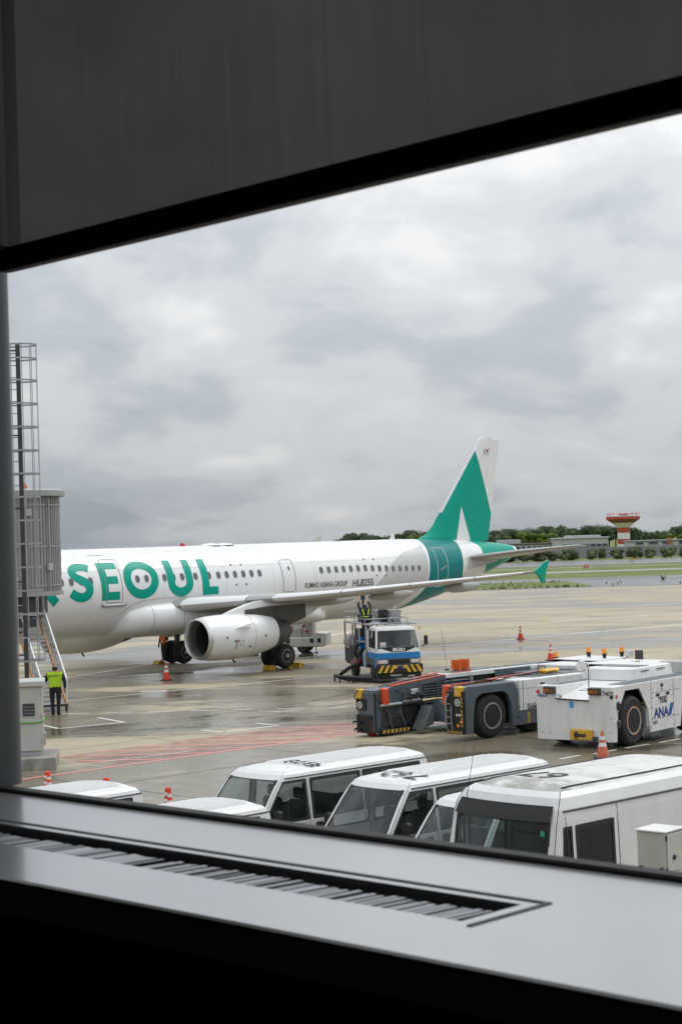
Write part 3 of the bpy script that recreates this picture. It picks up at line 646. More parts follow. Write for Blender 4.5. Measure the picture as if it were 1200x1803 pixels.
# skin joints
M_seam = mat('skin_joint', (.60, .60, .595), .4, var=.05)
for X in (-13.2, -9.6, -5.35, -1.5, 1.6, 4.4, 7.6, 10.7, 13.05, 17.6): MB().tube([FS(X, p, .001) for p in range(-60, 91, 6)], .006, 4).build('skin_joint', M_seam, AIR)
for p, x0, x1 in ((62, -15, 13), (-24, -15, -8), (-24, 3, 12.5), (30, -15, 13)): MB().tube([FS(x0+(x1-x0)*k/14, p, .001) for k in range(15)], .005, 4).build('skin_joint', M_seam, AIR)
# antennas / beacon
mb = MB().lathe((-2.6, 0, 5.98), (-2.6, 0, 6.16), [(.14, 0), (.13, .5), (.07, .9), (.01, 1)], 10); mb.build('beacon', M_red, AIR)
for X, hh in ((.07, .05), (-.8, .06)): MB().lathe((X, 0, 5.98), (X, 0, 6.0+hh+.04), [(.55, 0), (.42, .6), (.05, 1)], 12).build('antenna_dome', M_white, AIR)
MB().prism([(12.0, 5.97), (12.35, 5.97), (12.35, 6.32), (12.2, 6.32)], lambda a, b, t_: (a, t_, b), -.03, .03).build('blade_antenna', M_white, AIR, False)
MB().prism([(4.0, 1.90), (4.4, 1.90), (4.75, 1.45), (4.5, 1.45)], lambda a, b, t_: (a, t_, b), -.03, .03).build('blade_antenna', M_white, AIR, False)
# aerofoil loft
def foil(n=11, tc_=.12):
    up = []
    for i in range(n+1):
        x = .5*(1-math.cos(math.pi*i/n)); y = 5*tc_*(.2969*math.sqrt(x)-.126*x-.3516*x*x+.2843*x**3-.1036*x**4); up.append((x, y))
    return up[::-1]+[(x, -y*.85) for x, y in up[1:-1]]
def wing(side):
    st = [(0, -5.6, 7.4, 3.12, .155), (1.9, -5.05, 6.7, 3.17, .15), (4, -3.95, 5.5, 3.30, .135), (6.4, -2.53, 4.05, 3.44, .12), (8.35, -1.45, 3.5, 3.56, .115), (11.5, .36, 2.65, 3.85, .11), (15, 2.35, 1.7, 4.17, .105), (16.95, 3.42, 1.15, 4.36, .10)]
    rings = [[(X+x*c_, side*Y, z+y*c_-.035*x*c_+(.02 if True else 0)) for x, y in foil(11, tk)] for Y, X, c_, z, tk in st]
    w_ = MB().loft(rings).build('wing', M_wing, AIR, True, 50)
    # polished slat leading edge
    mb = MB()
    for (Y, X, c_, z, tk) in st[1:]:
        pass
    def le(Y):
        return [lin(Y, [s_[0] for s_ in st], [s_[i] for s_ in st]) for i in (1, 2, 3, 4)]
    for a, b in ((2.4, 5.2), (6.35, 9.2), (9.25, 12.0), (12.05, 14.6), (14.65, 16.6)):
        rg = []
        for Y in (a, (a+b)/2, b):
            X, c_, z, tk = le(Y); f = foil(11, tk); q = [p for p in f if p[0] < .16]
            rg.append([(X-.03+x*c_, side*Y, z+y*c_*1.06-.035*x*c_+.02) for x, y in q])
        mb2 = MB().loft(rg, False); mb2.build('slat', M_white, w_, True, 60)
    # flap track fairings
    for Y, ln in ((6.3, 2.6), (9.3, 2.5), (12.7, 2.1)):
        X, c_, z, tk = le(Y); x0 = X+c_*.5
        MB().lathe((x0, side*Y, z-.30), (x0+ln+c_*.22, side*Y, z-.20), [(.02, 0), (.13, .08), (.22, .25), (.25, .5), (.2, .75), (.09, .93), (.01, 1)], 12).tf(lambda p: Vector((p.x, side*Y+(p.y-side*Y)*.62, p.z))).build('flap_track_fairing', M_wing, w_)
    fx = 3.45
    MB().prism([(3.42, 4.40), (3.75, 4.56), (4.08, 4.76), (4.40, 4.86), (4.42, 4.80), (4.22, 4.42), (4.14, 4.2), (4.08, 3.88), (3.98, 3.84), (3.86, 3.90), (3.74, 4.14)], lambda a, b, t_: (a, side*17.02+t_, b), -.045, .045).build('wingtip_fence', M_green, w_, True)
    return w_
wing(-1); wing(1)
# belly fairing
rg = []
for X, w_, zb_, zt_ in ((-7.95, .7, 2.05, 2.7), (-7.75, 1.5, 1.86, 3.1), (-7.3, 2.02, 1.78, 3.42), (-6.2, 2.22, 1.75, 3.62), (-4.5, 2.35, 1.74, 3.66), (-1, 2.42, 1.74, 3.6), (2, 2.32, 1.74, 3.45), (4.2, 2.0, 1.76, 3.2), (5.6, 1.4, 1.80, 2.7), (6.4, .5, 1.9, 2.2)):
    rg.append([(X, w_*math.copysign(abs(math.cos(a))**.75, math.cos(a)), (zb_+zt_)/2+(zt_-zb_)/2*math.copysign(abs(math.sin(a))**.8, math.sin(a))) for a in [2*math.pi*i/32 for i in range(32)]])
bf_ = MB().loft(rg).build('belly_fairing', M_white, AIR, True, 60)
for k_ in (3, 4): MB().tube([Vector(p)+Vector((0, -.008, 0)) for p in rg[k_][8:25]], .008, 4).build('fairing_seam', M_doorline, bf_)
MB().tube([Vector(rg[k_][19])+Vector((0, -.01, 0)) for k_ in (3, 4, 5, 6)], .008, 4).build('fairing_seam', M_doorline, bf_)
MB().tube([FS(x, p, .012) for x, p in ((-7.9, -30), (-7.6, -22), (-7.2, -15), (-6.6, -11), (-5.6, -9.2), (-4.5, -8.8), (-2.5, -9.5), (0, -11.5))], .010, 4).build('fairing_seam', M_doorline, bf_)
# engines
def engine(side):
    Y = side*5.75; zc_ = 1.80; EK = .885
    def esc(p): return Vector((-4.45+(p.x+4.45)*EK, Y+(p.y-Y)*EK, zc_+(p.z-zc_)*EK))
    def lt(prof, name, m, par, n=36, caps=False):
        rg = [[(-4.45+(x+4.45)*EK, Y+r_*EK*math.cos(2*math.pi*i/n), zc_+(dz+r_*math.sin(2*math.pi*i/n))*EK) for i in range(n)] for x, r_, dz in prof]
        return MB().loft(rg, True, caps, caps).build(name, m, par, True, 50)
    cowl = lt([(-6.72, 1.07, 0), (-6.3, 1.13, 0), (-5.6, 1.165, 0), (-4.9, 1.17, 0), (-4.1, 1.15, .01), (-3.2, 1.07, .03), (-2.5, .96, .05), (-2.05, .86, .07), (-2.1, .80, .07)], 'engine_cowl', M_white, AIR)
    lt([(-5.2, .86, 0), (-6.0, .86, 0), (-6.6, .88, 0), (-6.88, .92, 0), (-6.97, .97, 0), (-6.93, 1.02, 0), (-6.72, 1.07, 0)], 'inlet_lip', M_alu, cowl)
    lt([(-6.75, .90, 0), (-6.0, .85, 0), (-5.2, .85, 0)], 'inlet_duct', M_dsteel, cowl)
    mb = MB()
    for k in range(22):
        a = 2*math.pi*k/22
        def bp(r_, da, dx): return (-5.25+dx, Y+r_*math.cos(a+da), zc_+r_*math.sin(a+da))
        mb.add([bp(.25, -.10, -.06), bp(.25, .10, .06), bp(.86, .17, .09), bp(.86, .0, -.09)], [(0, 1, 2, 3)])
    mb.tf(esc).build('fan_blades', mat('fan_titanium', (.16, .16, .165), .35, metal=.8), cowl, False)
    lt([(-5.75, .01, 0), (-5.6, .12, 0), (-5.3, .26, 0), (-5.15, .28, 0)], 'spinner', M_dsteel, cowl, 18)
    lt([(-5.15, .86, 0), (-5.14, .01, 0)], 'fan_shroud', M_black, cowl)
    lt([(-2.3, .80, .07), (-2.05, .84, .07), (-1.5, .74, .08), (-1.0, .62, .10), (-.98, .56, .10)], 'exhaust_nozzle', M_darkm, cowl)
    lt([(-1.5, .45, .1), (-.9, .38, .1), (-.45, .18, .1), (-.3, .02, .1)], 'exhaust_cone', M_darkm, cowl)
    # pylon
    pl = []
    for x, zb_, zt_, w_ in ((-5.2, 2.72, 2.80, .04), (-4.6, 2.7, 2.98, .15), (-3.6, 2.65, 3.24, .2), (-2.6, 2.5, 3.42, .22), (-1.2, 2.2, 3.38, .22), (.2, 2.55, 3.3, .18), (1.2, 3.0, 3.25, .05)):
        pl.append([(x, Y-w_, zb_), (x, Y+w_, zb_), (x, Y+w_*.8, zt_), (x, Y-w_*.8, zt_)])
    MB().loft(pl).build('pylon', M_white, cowl, True, 40)
    MB().loft([[(x, Y-w_, zb_), (x, Y+w_, zb_), (x, Y+w_, zt_), (x, Y-w_, zt_)] for x, zb_, zt_, w_ in ((-3.9, 2.6, 2.98, .215), (-2.6, 2.45, 3.08, .235), (-1.2, 2.15, 3.10, .235), (-.1, 2.45, 3.08, .20))]).build('pylon_skirt', M_darkm, cowl, False)
    MB().add([(-5.35, Y+side*1.08, zc_+.45), (-4.15, Y+side*1.05, zc_+.62), (-4.2, Y+side*1.42, zc_+.70), (-4.55, Y+side*1.40, zc_+.68)], [(0, 1, 2, 3)]).tf(esc).build('nacelle_strake', M_white, cowl, False)
    for x, p, m in ((-5.35, -8, M_inkblu), (-5.12, -8, M_red), (-4.85, -9, M_lgrey), (-5.0, -18, M_lgrey), (-4.75, -22, M_lgrey), (-4.3, -25, M_ink), (-5.9, 2, M_ink), (-3.3, 0, M_ink)):
        a = R(p); r_ = 1.185; MB().fan([(x+.06*math.cos(q), Y+side*r_*math.cos(a+.05*math.sin(q)), zc_+r_*math.sin(a+.05*math.sin(q))) for q in [i*math.pi/4 for i in range(8)]]).tf(esc).build('nacelle_placard', m, cowl, False)
    MB().tube([(-5.25, Y+side*1.19*math.cos(R(q)), zc_+1.19*math.sin(R(q))) for q in (-4, -12, -22, -30)], .014, 4).tf(esc).build('nacelle_seam', M_ink, cowl)
    MB().tube([(-3.9, Y+side*1.147*math.cos(R(q)), zc_+1.147*math.sin(R(q))+.01) for q in range(-80, 81, 10)], .008, 4).tf(esc).build('nacelle_seam', M_doorline, cowl)
    MB().tube([(-4.6, Y, zc_-1.16), (-4.45, Y, zc_-1.35)], .05, 6).tf(esc).build('drain_mast', M_dsteel, cowl)
engine(-1); engine(1)
# landing gear
def gear(X, Y, r_, wd, off, zs, parent_name):
    g = MB().cyl((X, Y, r_), (X, Y, zs), .14, .17, 12).build(parent_name, M_darkm, AIR)
    MB().cyl((X, Y-off, r_), (X, Y+off, r_), .09, n=10).build('axle', M_darkm, g)
    MB().bar((X, Y, zs-.3), (X-1.2, Y, zs+.2), .12, .12).build('drag_strut', M_darkm, g, False)
    for s_ in (-1, 1):
        y0, y1 = Y+s_*off-wd/2, Y+s_*off+wd/2
        ty = MB().lathe((X, y0, r_), (X, y1, r_), [(r_*.55, 0), (r_*.86, 0), (r_*.96, .12), (r_, .3), (r_, .7), (r_*.96, .88), (r_*.86, 1), (r_*.55, 1)], 28).build('wheel', M_rubber, g)
        yo = y1 if s_ > 0 else y0
        MB().lathe((X, yo-s_*.10, r_), (X, yo+s_*.01, r_), [(r_*.56, 0), (r_*.56, .9), (r_*.5, 1), (r_*.45, .4), (r_*.2, .45), (r_*.18, 1.3), (.01, 1.4)], 20).build('rim', M_rim, ty)
        for k in range(8):
            a = k*math.pi/4; MB().cyl((X+r_*.34*math.cos(a), yo-s_*.03, r_+r_*.34*math.sin(a)), (X+r_*.34*math.cos(a), yo+s_*.012, r_+r_*.34*math.sin(a)), .035, n=6).build('wheel_bolt', M_dsteel, ty)
    return g
for s_ in (-1, 1):
    g = gear(0, s_*3.8, .585, .42, .46, 3.0, 'main_landing_gear')
    MB().box(-.55, .55, s_*4.12-.03, s_*4.12+.03, 1.35, 2.9, .02).build('gear_door', M_white, g, False)
gear(-16.9, 0, .38, .22, .25, 2.2, 'nose_landing_gear')
# fin and rudder, bisected along the livery edges
def surf_fin(rows, name, tk):                          # rows: (z, xle, xte, full chord x0, full chord c)
    rg = []
    for z, xa, xb, x0, c_ in rows:
        n = 8; pts = []
        for i in range(n+1):
            x = xa+(xb-xa)*i/n; u = max(0, min(1, (x-x0)/c_)); h_ = 5*tk*c_*(.2969*math.sqrt(u)-.126*u-.3516*u*u+.2843*u**3-.1036*u**4)+.004; pts.append((x, h_))
        rg.append([(x, -h_, z) for x, h_ in pts]+[(x, h_, z) for x, h_ in pts[::-1]])
    me = MB().loft(rg).mesh(name, [M_white, M_green, M_alu], True, 30)
    bm = bmesh.new(); bm.from_mesh(me)
    for (ax_, az_), (bx_, bz_) in (((19.2, 10.99), (20.5, 7.45)), ((17.74, 7.73), (17.1, 5.5)), ((17.74, 7.73), (18.58, 5.5))):
        d = Vector((bx_-ax_, 0, bz_-az_)); no = Vector((d.z, 0, -d.x)).normalized()
        bmesh.ops.bisect_plane(bm, geom=bm.verts[:]+bm.edges[:]+bm.faces[:], plane_co=(ax_, 0, az_), plane_no=no, dist=1e-5)
    def sd_(p, a, b): return (b[0]-a[0])*(p.z-a[1])-(b[1]-a[1])*(p.x-a[0])
    for f in bm.faces:
        p = f.calc_center_median(); gr = sd_(p, (19.2, 10.99), (20.5, 7.45)) < 0
        if p.z > 11.0 : gr = False
        intri = sd_(p, (17.74, 7.73), (17.1, 5.5)) > 0 and sd_(p, (17.74, 7.73), (18.58, 5.5)) < 0
        f.material_index = 1 if gr and not intri else 0
    bm.to_mesh(me); bm.free(); me.set_sharp_from_angle(angle=R(30)); return place(name, me, AIR)
def le_x(z): return lin(z, [5.3, 5.97, 6.25, 6.65, 7.23, 11.55, 11.68, 11.75], [13.9, 14.24, 14.95, 15.45, 15.93, 19.58, 19.85, 20.2])
def te_x(z): return lin(z, [5.3, 5.7, 11.75], [20.1, 20.19, 21.51])
def hg_x(z): return te_x(z)-lin(z, [5.7, 11.75], [1.65, .62])
zs_ = [5.4, 5.7, 5.97, 6.1, 6.25, 6.45, 6.65, 6.9, 7.23, 7.73, 8.5, 9.5, 10.5, 10.99, 11.3, 11.55, 11.68, 11.75]
def chord(z): x0 = lin(z, [5.3, 11.75], [14.6, 19.75]); return x0, te_x(z)-x0
fin = surf_fin([(z, le_x(z), hg_x(z), min(le_x(z), chord(z)[0]), te_x(z)-min(le_x(z), chord(z)[0])) for z in zs_], 'vertical_fin', .09)
rud = surf_fin([(z, hg_x(z)+.012, te_x(z), chord(z)[0], chord(z)[1]) for z in [5.75]+zs_[2:-2]+[11.6]], 'rudder', .088)
fl = []
for z in (7.4, 8.5, 9.5, 10.5, 11.5): fl.append([(le_x(z)-.03, 0, z), (le_x(z)+.16, -.075, z+.02), (le_x(z)+.16, .075, z+.02)])
MB().loft(fl).build('fin_leading_edge', M_alu, fin)
for z in (10.2, 10.6, 11.0, 11.4): MB().tube([(te_x(z)-.02, 0, z), (te_x(z)+.12, 0, z+.01)], .006, 4).build('static_wick', M_dsteel, rud)
# flag: white field with red/blue disc and black bars
fg = MB().box(19.95, 20.42, -.165, -.15, 10.80, 11.10).build('flag', M_refl, fin, False)
def disc(cx, cz, r_, a0, a1, m, y=-.170, nm='flag_disc'):
    MB().fan([(cx, y, cz)]+[(cx+r_*math.cos(R(a0+(a1-a0)*i/12)), y, cz+r_*math.sin(R(a0+(a1-a0)*i/12))) for i in range(13)]).build(nm, m, fg, False)
disc(20.185, 10.95, .09, -25, 155, M_red); disc(20.185, 10.95, .09, 155, 335, M_inkblu)
for sx_, sz_ in ((-1, 1), (1, 1), (-1, -1), (1, -1)):
    for k in (-1, 0, 1):
        c_ = Vector((20.185+sx_*.155+k*.022*sz_*sx_*-1, -.170, 10.95+sz_*.095+k*.022)); MB().bar(c_-Vector((.025, 0, sz_*sx_*-.025)), c_+Vector((.025, 0, sz_*sx_*-.025)), .004, .012, (0, 1, 0)).build('flag_bar', M_inkblk, fg, False)
# tailplane
for s_ in (-1, 1):
    st = [(.5, 16.7, 4.3, 4.76, .10), (1.3, 17.15, 3.85, 4.85, .10), (3.6, 18.65, 2.7, 5.12, .10), (6.1, 20.3, 1.5, 5.32, .095), (6.25, 20.55, 1.15, 5.33, .06)]
    tp = MB().loft([[(X+x*c_, s_*Y, z+y*c_-.02*x*c_) for x, y in foil(10, tk)] for Y, X, c_, z, tk in st]).build('tailplane', M_wing, AIR, True, 50)
    MB().grid(6, 4, lambda u, v: FS(16.9+3.2*u, -14+30*v-6*u, .012, s_)).build('tailplane_seal', M_agrey, tp, True, fix=False)
MB().lathe((22.45, 0, 5.11), (22.62, 0, 5.12), [(.2, 0), (.18, 1)], 14).build('exhaust_pipe', M_darkm, AIR)

# distant airliner of which only the fin shows above the fuselage
far = thing('distant_airliner', 'tiny white tail fin of a distant parked airliner peeping over the white fuselage', 'airplane', (-17.6, 417, 0), R(15)); far.scale = (.62, .62, .62)
mb = MB()
mb.loft([[(X, interp(X, TX, TW)*math.cos(2*math.pi*i/20), (interp(X, TX, TT)+interp(X, TX, TB))/2+(interp(X, TX, TT)-interp(X, TX, TB))/2*math.sin(2*math.pi*i/20)) for i in range(20)] for X in (-21.9, -21, -19, -16, 0, 7, 13, 17, 20, 22.4)]).build('fuselage', M_white, far)
MB().loft([[(le_x(z), 0, z), ((le_x(z)+te_x(z))/2, -.14, z), (te_x(z), 0, z), ((le_x(z)+te_x(z))/2, .14, z)] for z in (5.5, 7.2, 11.7)]).build('vertical_fin', M_white, far)
for s_ in (-1, 1):
    MB().loft([[(X+x*c_, s_*Y, z+y*c_) for x, y in foil(6, .12)] for Y, X, c_, z in ((0, -5.6, 7, 3.1), (6.4, -2.5, 4, 3.4), (17, 3.4, 1.2, 4.3))]).build('wing', M_wing, far)
    MB().lathe((-6.5, s_*5.75, 1.9), (-1.5, s_*5.75, 1.9), [(.95, 0), (1.15, .3), (.7, 1)], 14).build('engine', M_white, far)
    MB().lathe((0, s_*3.6, .58), (0, s_*4.0, .58), [(.58, 0), (.58, 1)], 14).build('wheel', M_rubber, far)
MB().lathe((-16.9, -.2, .38), (-16.9, .2, .38), [(.38, 0), (.38, 1)], 12).build('wheel', M_rubber, far)
# ------------------------------------------------------------------ the terminal room and its window (u runs left along the glass, n outward)
WA = R(45.8); UU = Vector((-math.sin(WA), math.cos(WA), 0)); NN = Vector((math.cos(WA), math.sin(WA), 0))
def WP(u, n, z): return UU*u+NN*n+Vector((0, 0, z))
def wfn(p): return WP(p.x, p.y, p.z)
GL = 1.585; ZS = EYE.z-.3745; FL = EYE.z-1.45; CE = EYE.z+1.3
M_room = mat('dark_room_paint', (.035, .035, .036), .8, var=.1); M_floor = mat('dark_carpet', (.03, .03, .032), .95, var=.3)
M_sill = mat('grey_sill_laminate', (.455, .46, .47), .22, metal=.7, var=.03, scale=4, rvar=.03, spec=.9, coat=.35, dirt=.16, dcol=(.30, .30, .31), dscale=3, streak=False)
M_sillf = mat('sill_front_black', (.012, .012, .012), .6, var=.2)
M_mull = mat('mullion_paint', (.035, .041, .047), .32, var=.06, scale=8)
M_facade = mat('facade_panel', (.34, .35, .36), .55, var=.06, dirt=.2)
def struct(name, mb, m): return tag(mb.build(name, m, None, False), kind='structure')
struct('interior_floor', MB().box(-5.5, 6.5, -7, GL-.45, FL-.2, FL, 0, wfn), M_floor)
struct('ceiling', MB().box(-5.5, 6.5, -7, GL+.1, CE, CE+.15, 0, wfn), M_room)
struct('back_wall', MB().box(-5.5, 6.5, -7.2, -7, FL-.2, CE+.15, 0, wfn), M_room)
struct('side_wall_near', MB().box(-5.7, -5.5, -7.2, GL+.1, FL-.2, CE+.15, 0, wfn), M_room)
struct('side_wall_far', MB().box(6.5, 6.7, -7.2, GL+.1, FL-.2, CE+.15, 0, wfn), M_room)
struct('facade_wall', MB().box(-30, 30, GL-.02, GL+.28, 0, ZS-.06, 0, wfn), M_facade)
struct('facade_wall_upper', MB().box(-30, 30, GL+.02, GL+.32, CE-.02, CE+2.5, 0, wfn), M_facade)
for a, b in ((-30, -5.6), (6.6, 30)): struct('facade_wall_side', MB().box(a, b, GL+.03, GL+.31, ZS-.05, CE-.01, 0, wfn), M_facade)
# sill with ventilation slot
SN, SF = 1.162, GL-.008           # near, far edges
V0, V1, VU0 = 1.299, 1.394, 1.118 # slot
sillo = thing('window_sill', 'wide glossy grey window sill across the foreground with a ventilation slot', 'window sill', WP(0, SN, ZS), 0)
sillo.location = (0, 0, 0)
sillo['kind'] = 'thing'
mb = MB()
def sp3(u, n_, z): return WP(u, n_, z)
us_, ns_ = (-5.4, VU0, 6.4), (SN+.006, V0, V1, SF)
for i in range(2):
    for j in range(3):
        if i == 1 and j == 1: continue
        mb.add([sp3(us_[i], ns_[j], ZS), sp3(us_[i+1], ns_[j], ZS), sp3(us_[i+1], ns_[j+1], ZS), sp3(us_[i], ns_[j+1], ZS)], [(0, 1, 2, 3)])
mb.add([sp3(a, b, z) for a in (-5.4, 6.4) for b, z in ((SN+.006, ZS), (SN+.002, ZS-.002), (SN, ZS-.006), (SN, ZS-.04))], [(0, 1, 5, 4), (1, 2, 6, 5), (2, 3, 7, 6)])
for a, b in ((V0, V0), (V1, V1)): mb.add([sp3(VU0, a, ZS), sp3(6.4, a, ZS), sp3(6.4, a, ZS-.04), sp3(VU0, a, ZS-.04)], [(0, 1, 2, 3)])
mb.add([sp3(VU0, V0, ZS), sp3(VU0, V1, ZS), sp3(VU0, V1, ZS-.04), sp3(VU0, V0, ZS-.04)], [(0, 1, 2, 3)])
mb.build('sill_board', M_sill, sillo, False)
MB().box(-5.4, 6.4, SN+.012, SN+.04, FL, ZS-.042, 0, wfn).build('sill_front', M_sillf, sillo, False)
MB().box(-5.4, 6.4, SN+.05, SF, ZS-.30, ZS-.28, 0, wfn).build('duct_floor', M_sillf, sillo, False)
MB().box(-5.4, 6.4, SF+.0005, GL+.02, ZS-.02, ZS+.006, .003, wfn).build('glazing_gasket', M_black, sillo, False)
# thin frame around the slot
fr = MB(); t_ = .004
fr.box(VU0-.022, 6.3, V1+.016, V1+.0215, ZS-.002, ZS+.0012, 0, wfn); fr.box(VU0-.0225, VU0-.017, V0-.012, V1+.016, ZS-.002, ZS+.0012, 0, wfn)
fr.build('slot_trim', M_dsteel, sillo, False)
rnd = random.Random(12); u = VU0+.020
vent = thing('air_vent_grille', 'slotted air vent with loose metal blades set into the grey window sill', 'vent', (0, 0, 0))
MB().box(VU0-.001, 4.6, V0+.0005, V0+.004, ZS-.05, ZS-.003, 0, wfn).build('slot_edge', M_dsteel, vent, False)
M_blade = mat('vent_blade', (.33, .34, .36), .34, var=.3, scale=9, metal=.6)
k = 0
while u < 4.2 and k < 260:
    wide = u > 1.6 and rnd.random() < .22
    wd = rnd.uniform(.014, .024) if wide else rnd.uniform(.0055, .0075); gap = rnd.uniform(.0030, .0046) if rnd.random() < .93 else rnd.uniform(.010, .016)
    tilt = rnd.uniform(-.06, .10); dz = rnd.choice((-.003, -.004, -.005)); ln = V0+.070+rnd.uniform(-.003, .003)
    def bf(p, u=u, tilt=tilt, dz=dz):
        du = p.x-u; return WP(u+du*math.cos(tilt), p.y, ZS+dz+p.z+du*math.sin(tilt)-(p.y-V0)*.03)
    MB().box(u, u+wd, V0+.0045, ln, -.0012, .0, 0, bf).build('vent_blade', M_blade, vent, False); u += wd+gap; k += 1
# mullion
ml = MB(); prof = rrect(.13, .17, .045, 6); MUU = 2.354
ml.loft([[WP(MUU+a, GL-.03+b, z) for a, b in prof] for z in (ZS+.0065, CE-.001)]); tag(ml.build('window_mullion', M_mull, None, True, 30), 'dark rounded window mullion standing at the left edge of the pane', 'mullion')
m2 = ml; mu2 = MB().loft([[WP(-2.6+a, GL-.03+b, z) for a, b in prof] for z in (ZS+.0065, CE-.001)])
# glass
M_pane = glassmat('window_pane', (1, 1, 1), .0, .985, .30)
tag(MB().box(-5.4, 6.4, GL, GL+.012, ZS+.006, CE-.001, 0, wfn).build('window_pane', M_pane, None, False), 'large clear window pane between the room and the apron', 'window')
# roller blind
mbm = bpy.data.materials.new('blind_fabric'); mbm.use_nodes = True; t = mbm.node_tree; nd = t.nodes; nd.clear(); lk = t.links.new
tcn = nd.new('ShaderNodeTexCoord'); mp = nd.new('ShaderNodeMapping'); mp.inputs['Scale'].default_value = (240, 240, 2.2); mp.inputs['Rotation'].default_value = (0, 0, 0); lk(tcn.outputs['Object'], mp.inputs[0])
nz = nd.new('ShaderNodeTexNoise'); nz.inputs['Scale'].default_value = 1.0; nz.inputs['Detail'].default_value = 4; lk(mp.outputs[0], nz.inputs['Vector'])
n2_ = nd.new('ShaderNodeTexNoise'); n2_.inputs['Scale'].default_value = 2.2; n2_.inputs['Detail'].default_value = 3; mp2 = nd.new('ShaderNodeMapping'); mp2.inputs['Scale'].default_value = (1.2, 1.2, 1.0); lk(tcn.outputs['Object'], mp2.inputs[0]); lk(mp2.outputs[0], n2_.inputs['Vector'])
ad = nd.new('ShaderNodeMath'); ad.operation = 'MULTIPLY'; lk(nz.outputs[0], ad.inputs[0]); lk(n2_.outputs[0], ad.inputs[1])
mr_ = nd.new('ShaderNodeMapRange'); mr_.inputs[1].default_value = .12; mr_.inputs[2].default_value = .40; mr_.inputs[3].default_value = .016; mr_.inputs[4].default_value = .027; lk(ad.outputs[0], mr_.inputs[0])
df = nd.new('ShaderNodeBsdfDiffuse'); df.inputs[0].default_value = (.022, .023, .024, 1)
trl = nd.new('ShaderNodeBsdfTranslucent'); trl.inputs[0].default_value = (.028, .030, .032, 1)
as_ = nd.new('ShaderNodeAddShader'); lk(df.outputs[0], as_.inputs[0]); lk(trl.outputs[0], as_.inputs[1])
trn = nd.new('ShaderNodeBsdfTransparent'); ms_ = nd.new('ShaderNodeMixShader'); lk(mr_.outputs[0], ms_.inputs[0]); lk(as_.outputs[0], ms_.inputs[1]); lk(trn.outputs[0], ms_.inputs[2])
ou_ = nd.new('ShaderNodeOutputMaterial'); lk(ms_.outputs[0], ou_.inputs[0])
BN = 1.52
def zb_(u): return EYE.z+.4235+(.4117-.4235)*(u-.978)/(2.169-.978)
blind = thing('roller_blind', 'dark grey translucent roller blind pulled partly down with a black hem bar', 'blind', (0, 0, 0))
uL = 2.145
MB().grid(40, 2, lambda a, b: WP(-2.4+(uL+2.4)*a, BN+.004*math.sin(a*31), zb_(-2.4+(uL+2.4)*a)+.03+(CE-.08-zb_(-2.4+(uL+2.4)*a)-.03)*b)).build('fabric', mbm, blind, True, fix=False)
hb = MB()
hb.loft([[WP(u_, BN+a, zb_(u_)+.0175+b) for a, b in rrect(.02, .035, .004, 3)] for u_ in (-2.42, uL+.012)]); hb.build('hem_bar', M_black, blind, True, 30)
MB().loft([[WP(u_, BN+.011+a, zb_(u_)+.003+b) for a, b in rrect(.003, .004, .001, 2)] for u_ in (-2.42, uL+.012)]).build('hem_seal', M_galv, blind, True)
MB().box(uL+.008, uL+.026, BN-.02, BN+.03, zb_(uL)+.036, CE-.01, .003, wfn).build('side_guide', M_black, blind, False)
MB().cyl(WP(-2.42, BN, CE-.06), WP(uL, BN, CE-.06), .035, n=14).build('roller_tube', M_black, blind)

# ------------------------------------------------------------------ junction box on a post below the window
jb = thing('junction_box', 'weathered white metal junction box on a post beside the big white van', 'electrical box', (2.49, 14.2, 0), R(-42))
qx, qy = .25, .27
MB().box(-.13, .13, -.14, .14, 3.300, 3.635, .006).build('housing', M_cab, jb, False)
MB().box(-.145, .145, -.155, .155, 3.636, 3.650, .004).build('lid', M_refl, jb, False)
dr = MB().box(.131, .143, -.12, .132, 3.315, 3.620, .004).build('door', M_cab, jb, False)
MB().cyl((.143, -.03, 3.430), (.153, -.03, 3.430), .02, n=10).build('door_lock', M_black, dr); MB().cyl((.143, .05, 3.450), (.1455, .05, 3.450), .03, n=16).build('sticker', mat('cream_sticker', (.55, .5, .33), .5), dr)
for z in (3.335, 3.590): MB().cyl((.138, -.128, z-.02), (.138, -.128, z+.02), .008, n=6).build('hinge', M_dsteel, dr)
for a in (-.095, .095): MB().lathe((a, -.139, 3.335), (a, -.165, 3.335), [(.026, 0), (.024, .6), (.014, 1)], 10).build('cable_gland', M_black, jb)
MB().box(-.09, .09, -.09, .09, 3.220, 3.299, .004).build('bracket', M_lgrey, jb, False); MB().cyl((0, 0, 0), (0, 0, 3.220), .06, n=12).build('post', M_galv, jb)
rl = thing('pipe_rail', 'pale horizontal pipe rail with clamps under the junction box', 'railing', (2.49, 14.2, 0), R(-42))
MB().cyl((-1.6, -.10, 3.220), (2.4, -.10, 3.220), .035, n=10).build('pipe', M_refl, rl)
for x in (-.16, .22, 1.0): MB().box(x-.04, x+.04, -.15, -.05, 3.170, 3.275, .015).build('clamp', M_refl, rl, False)
for x in (-1.5, 2.3): MB().cyl((x, -.10, 0), (x, -.10, 3.190), .04, n=8).build('support_post', M_galv, rl)
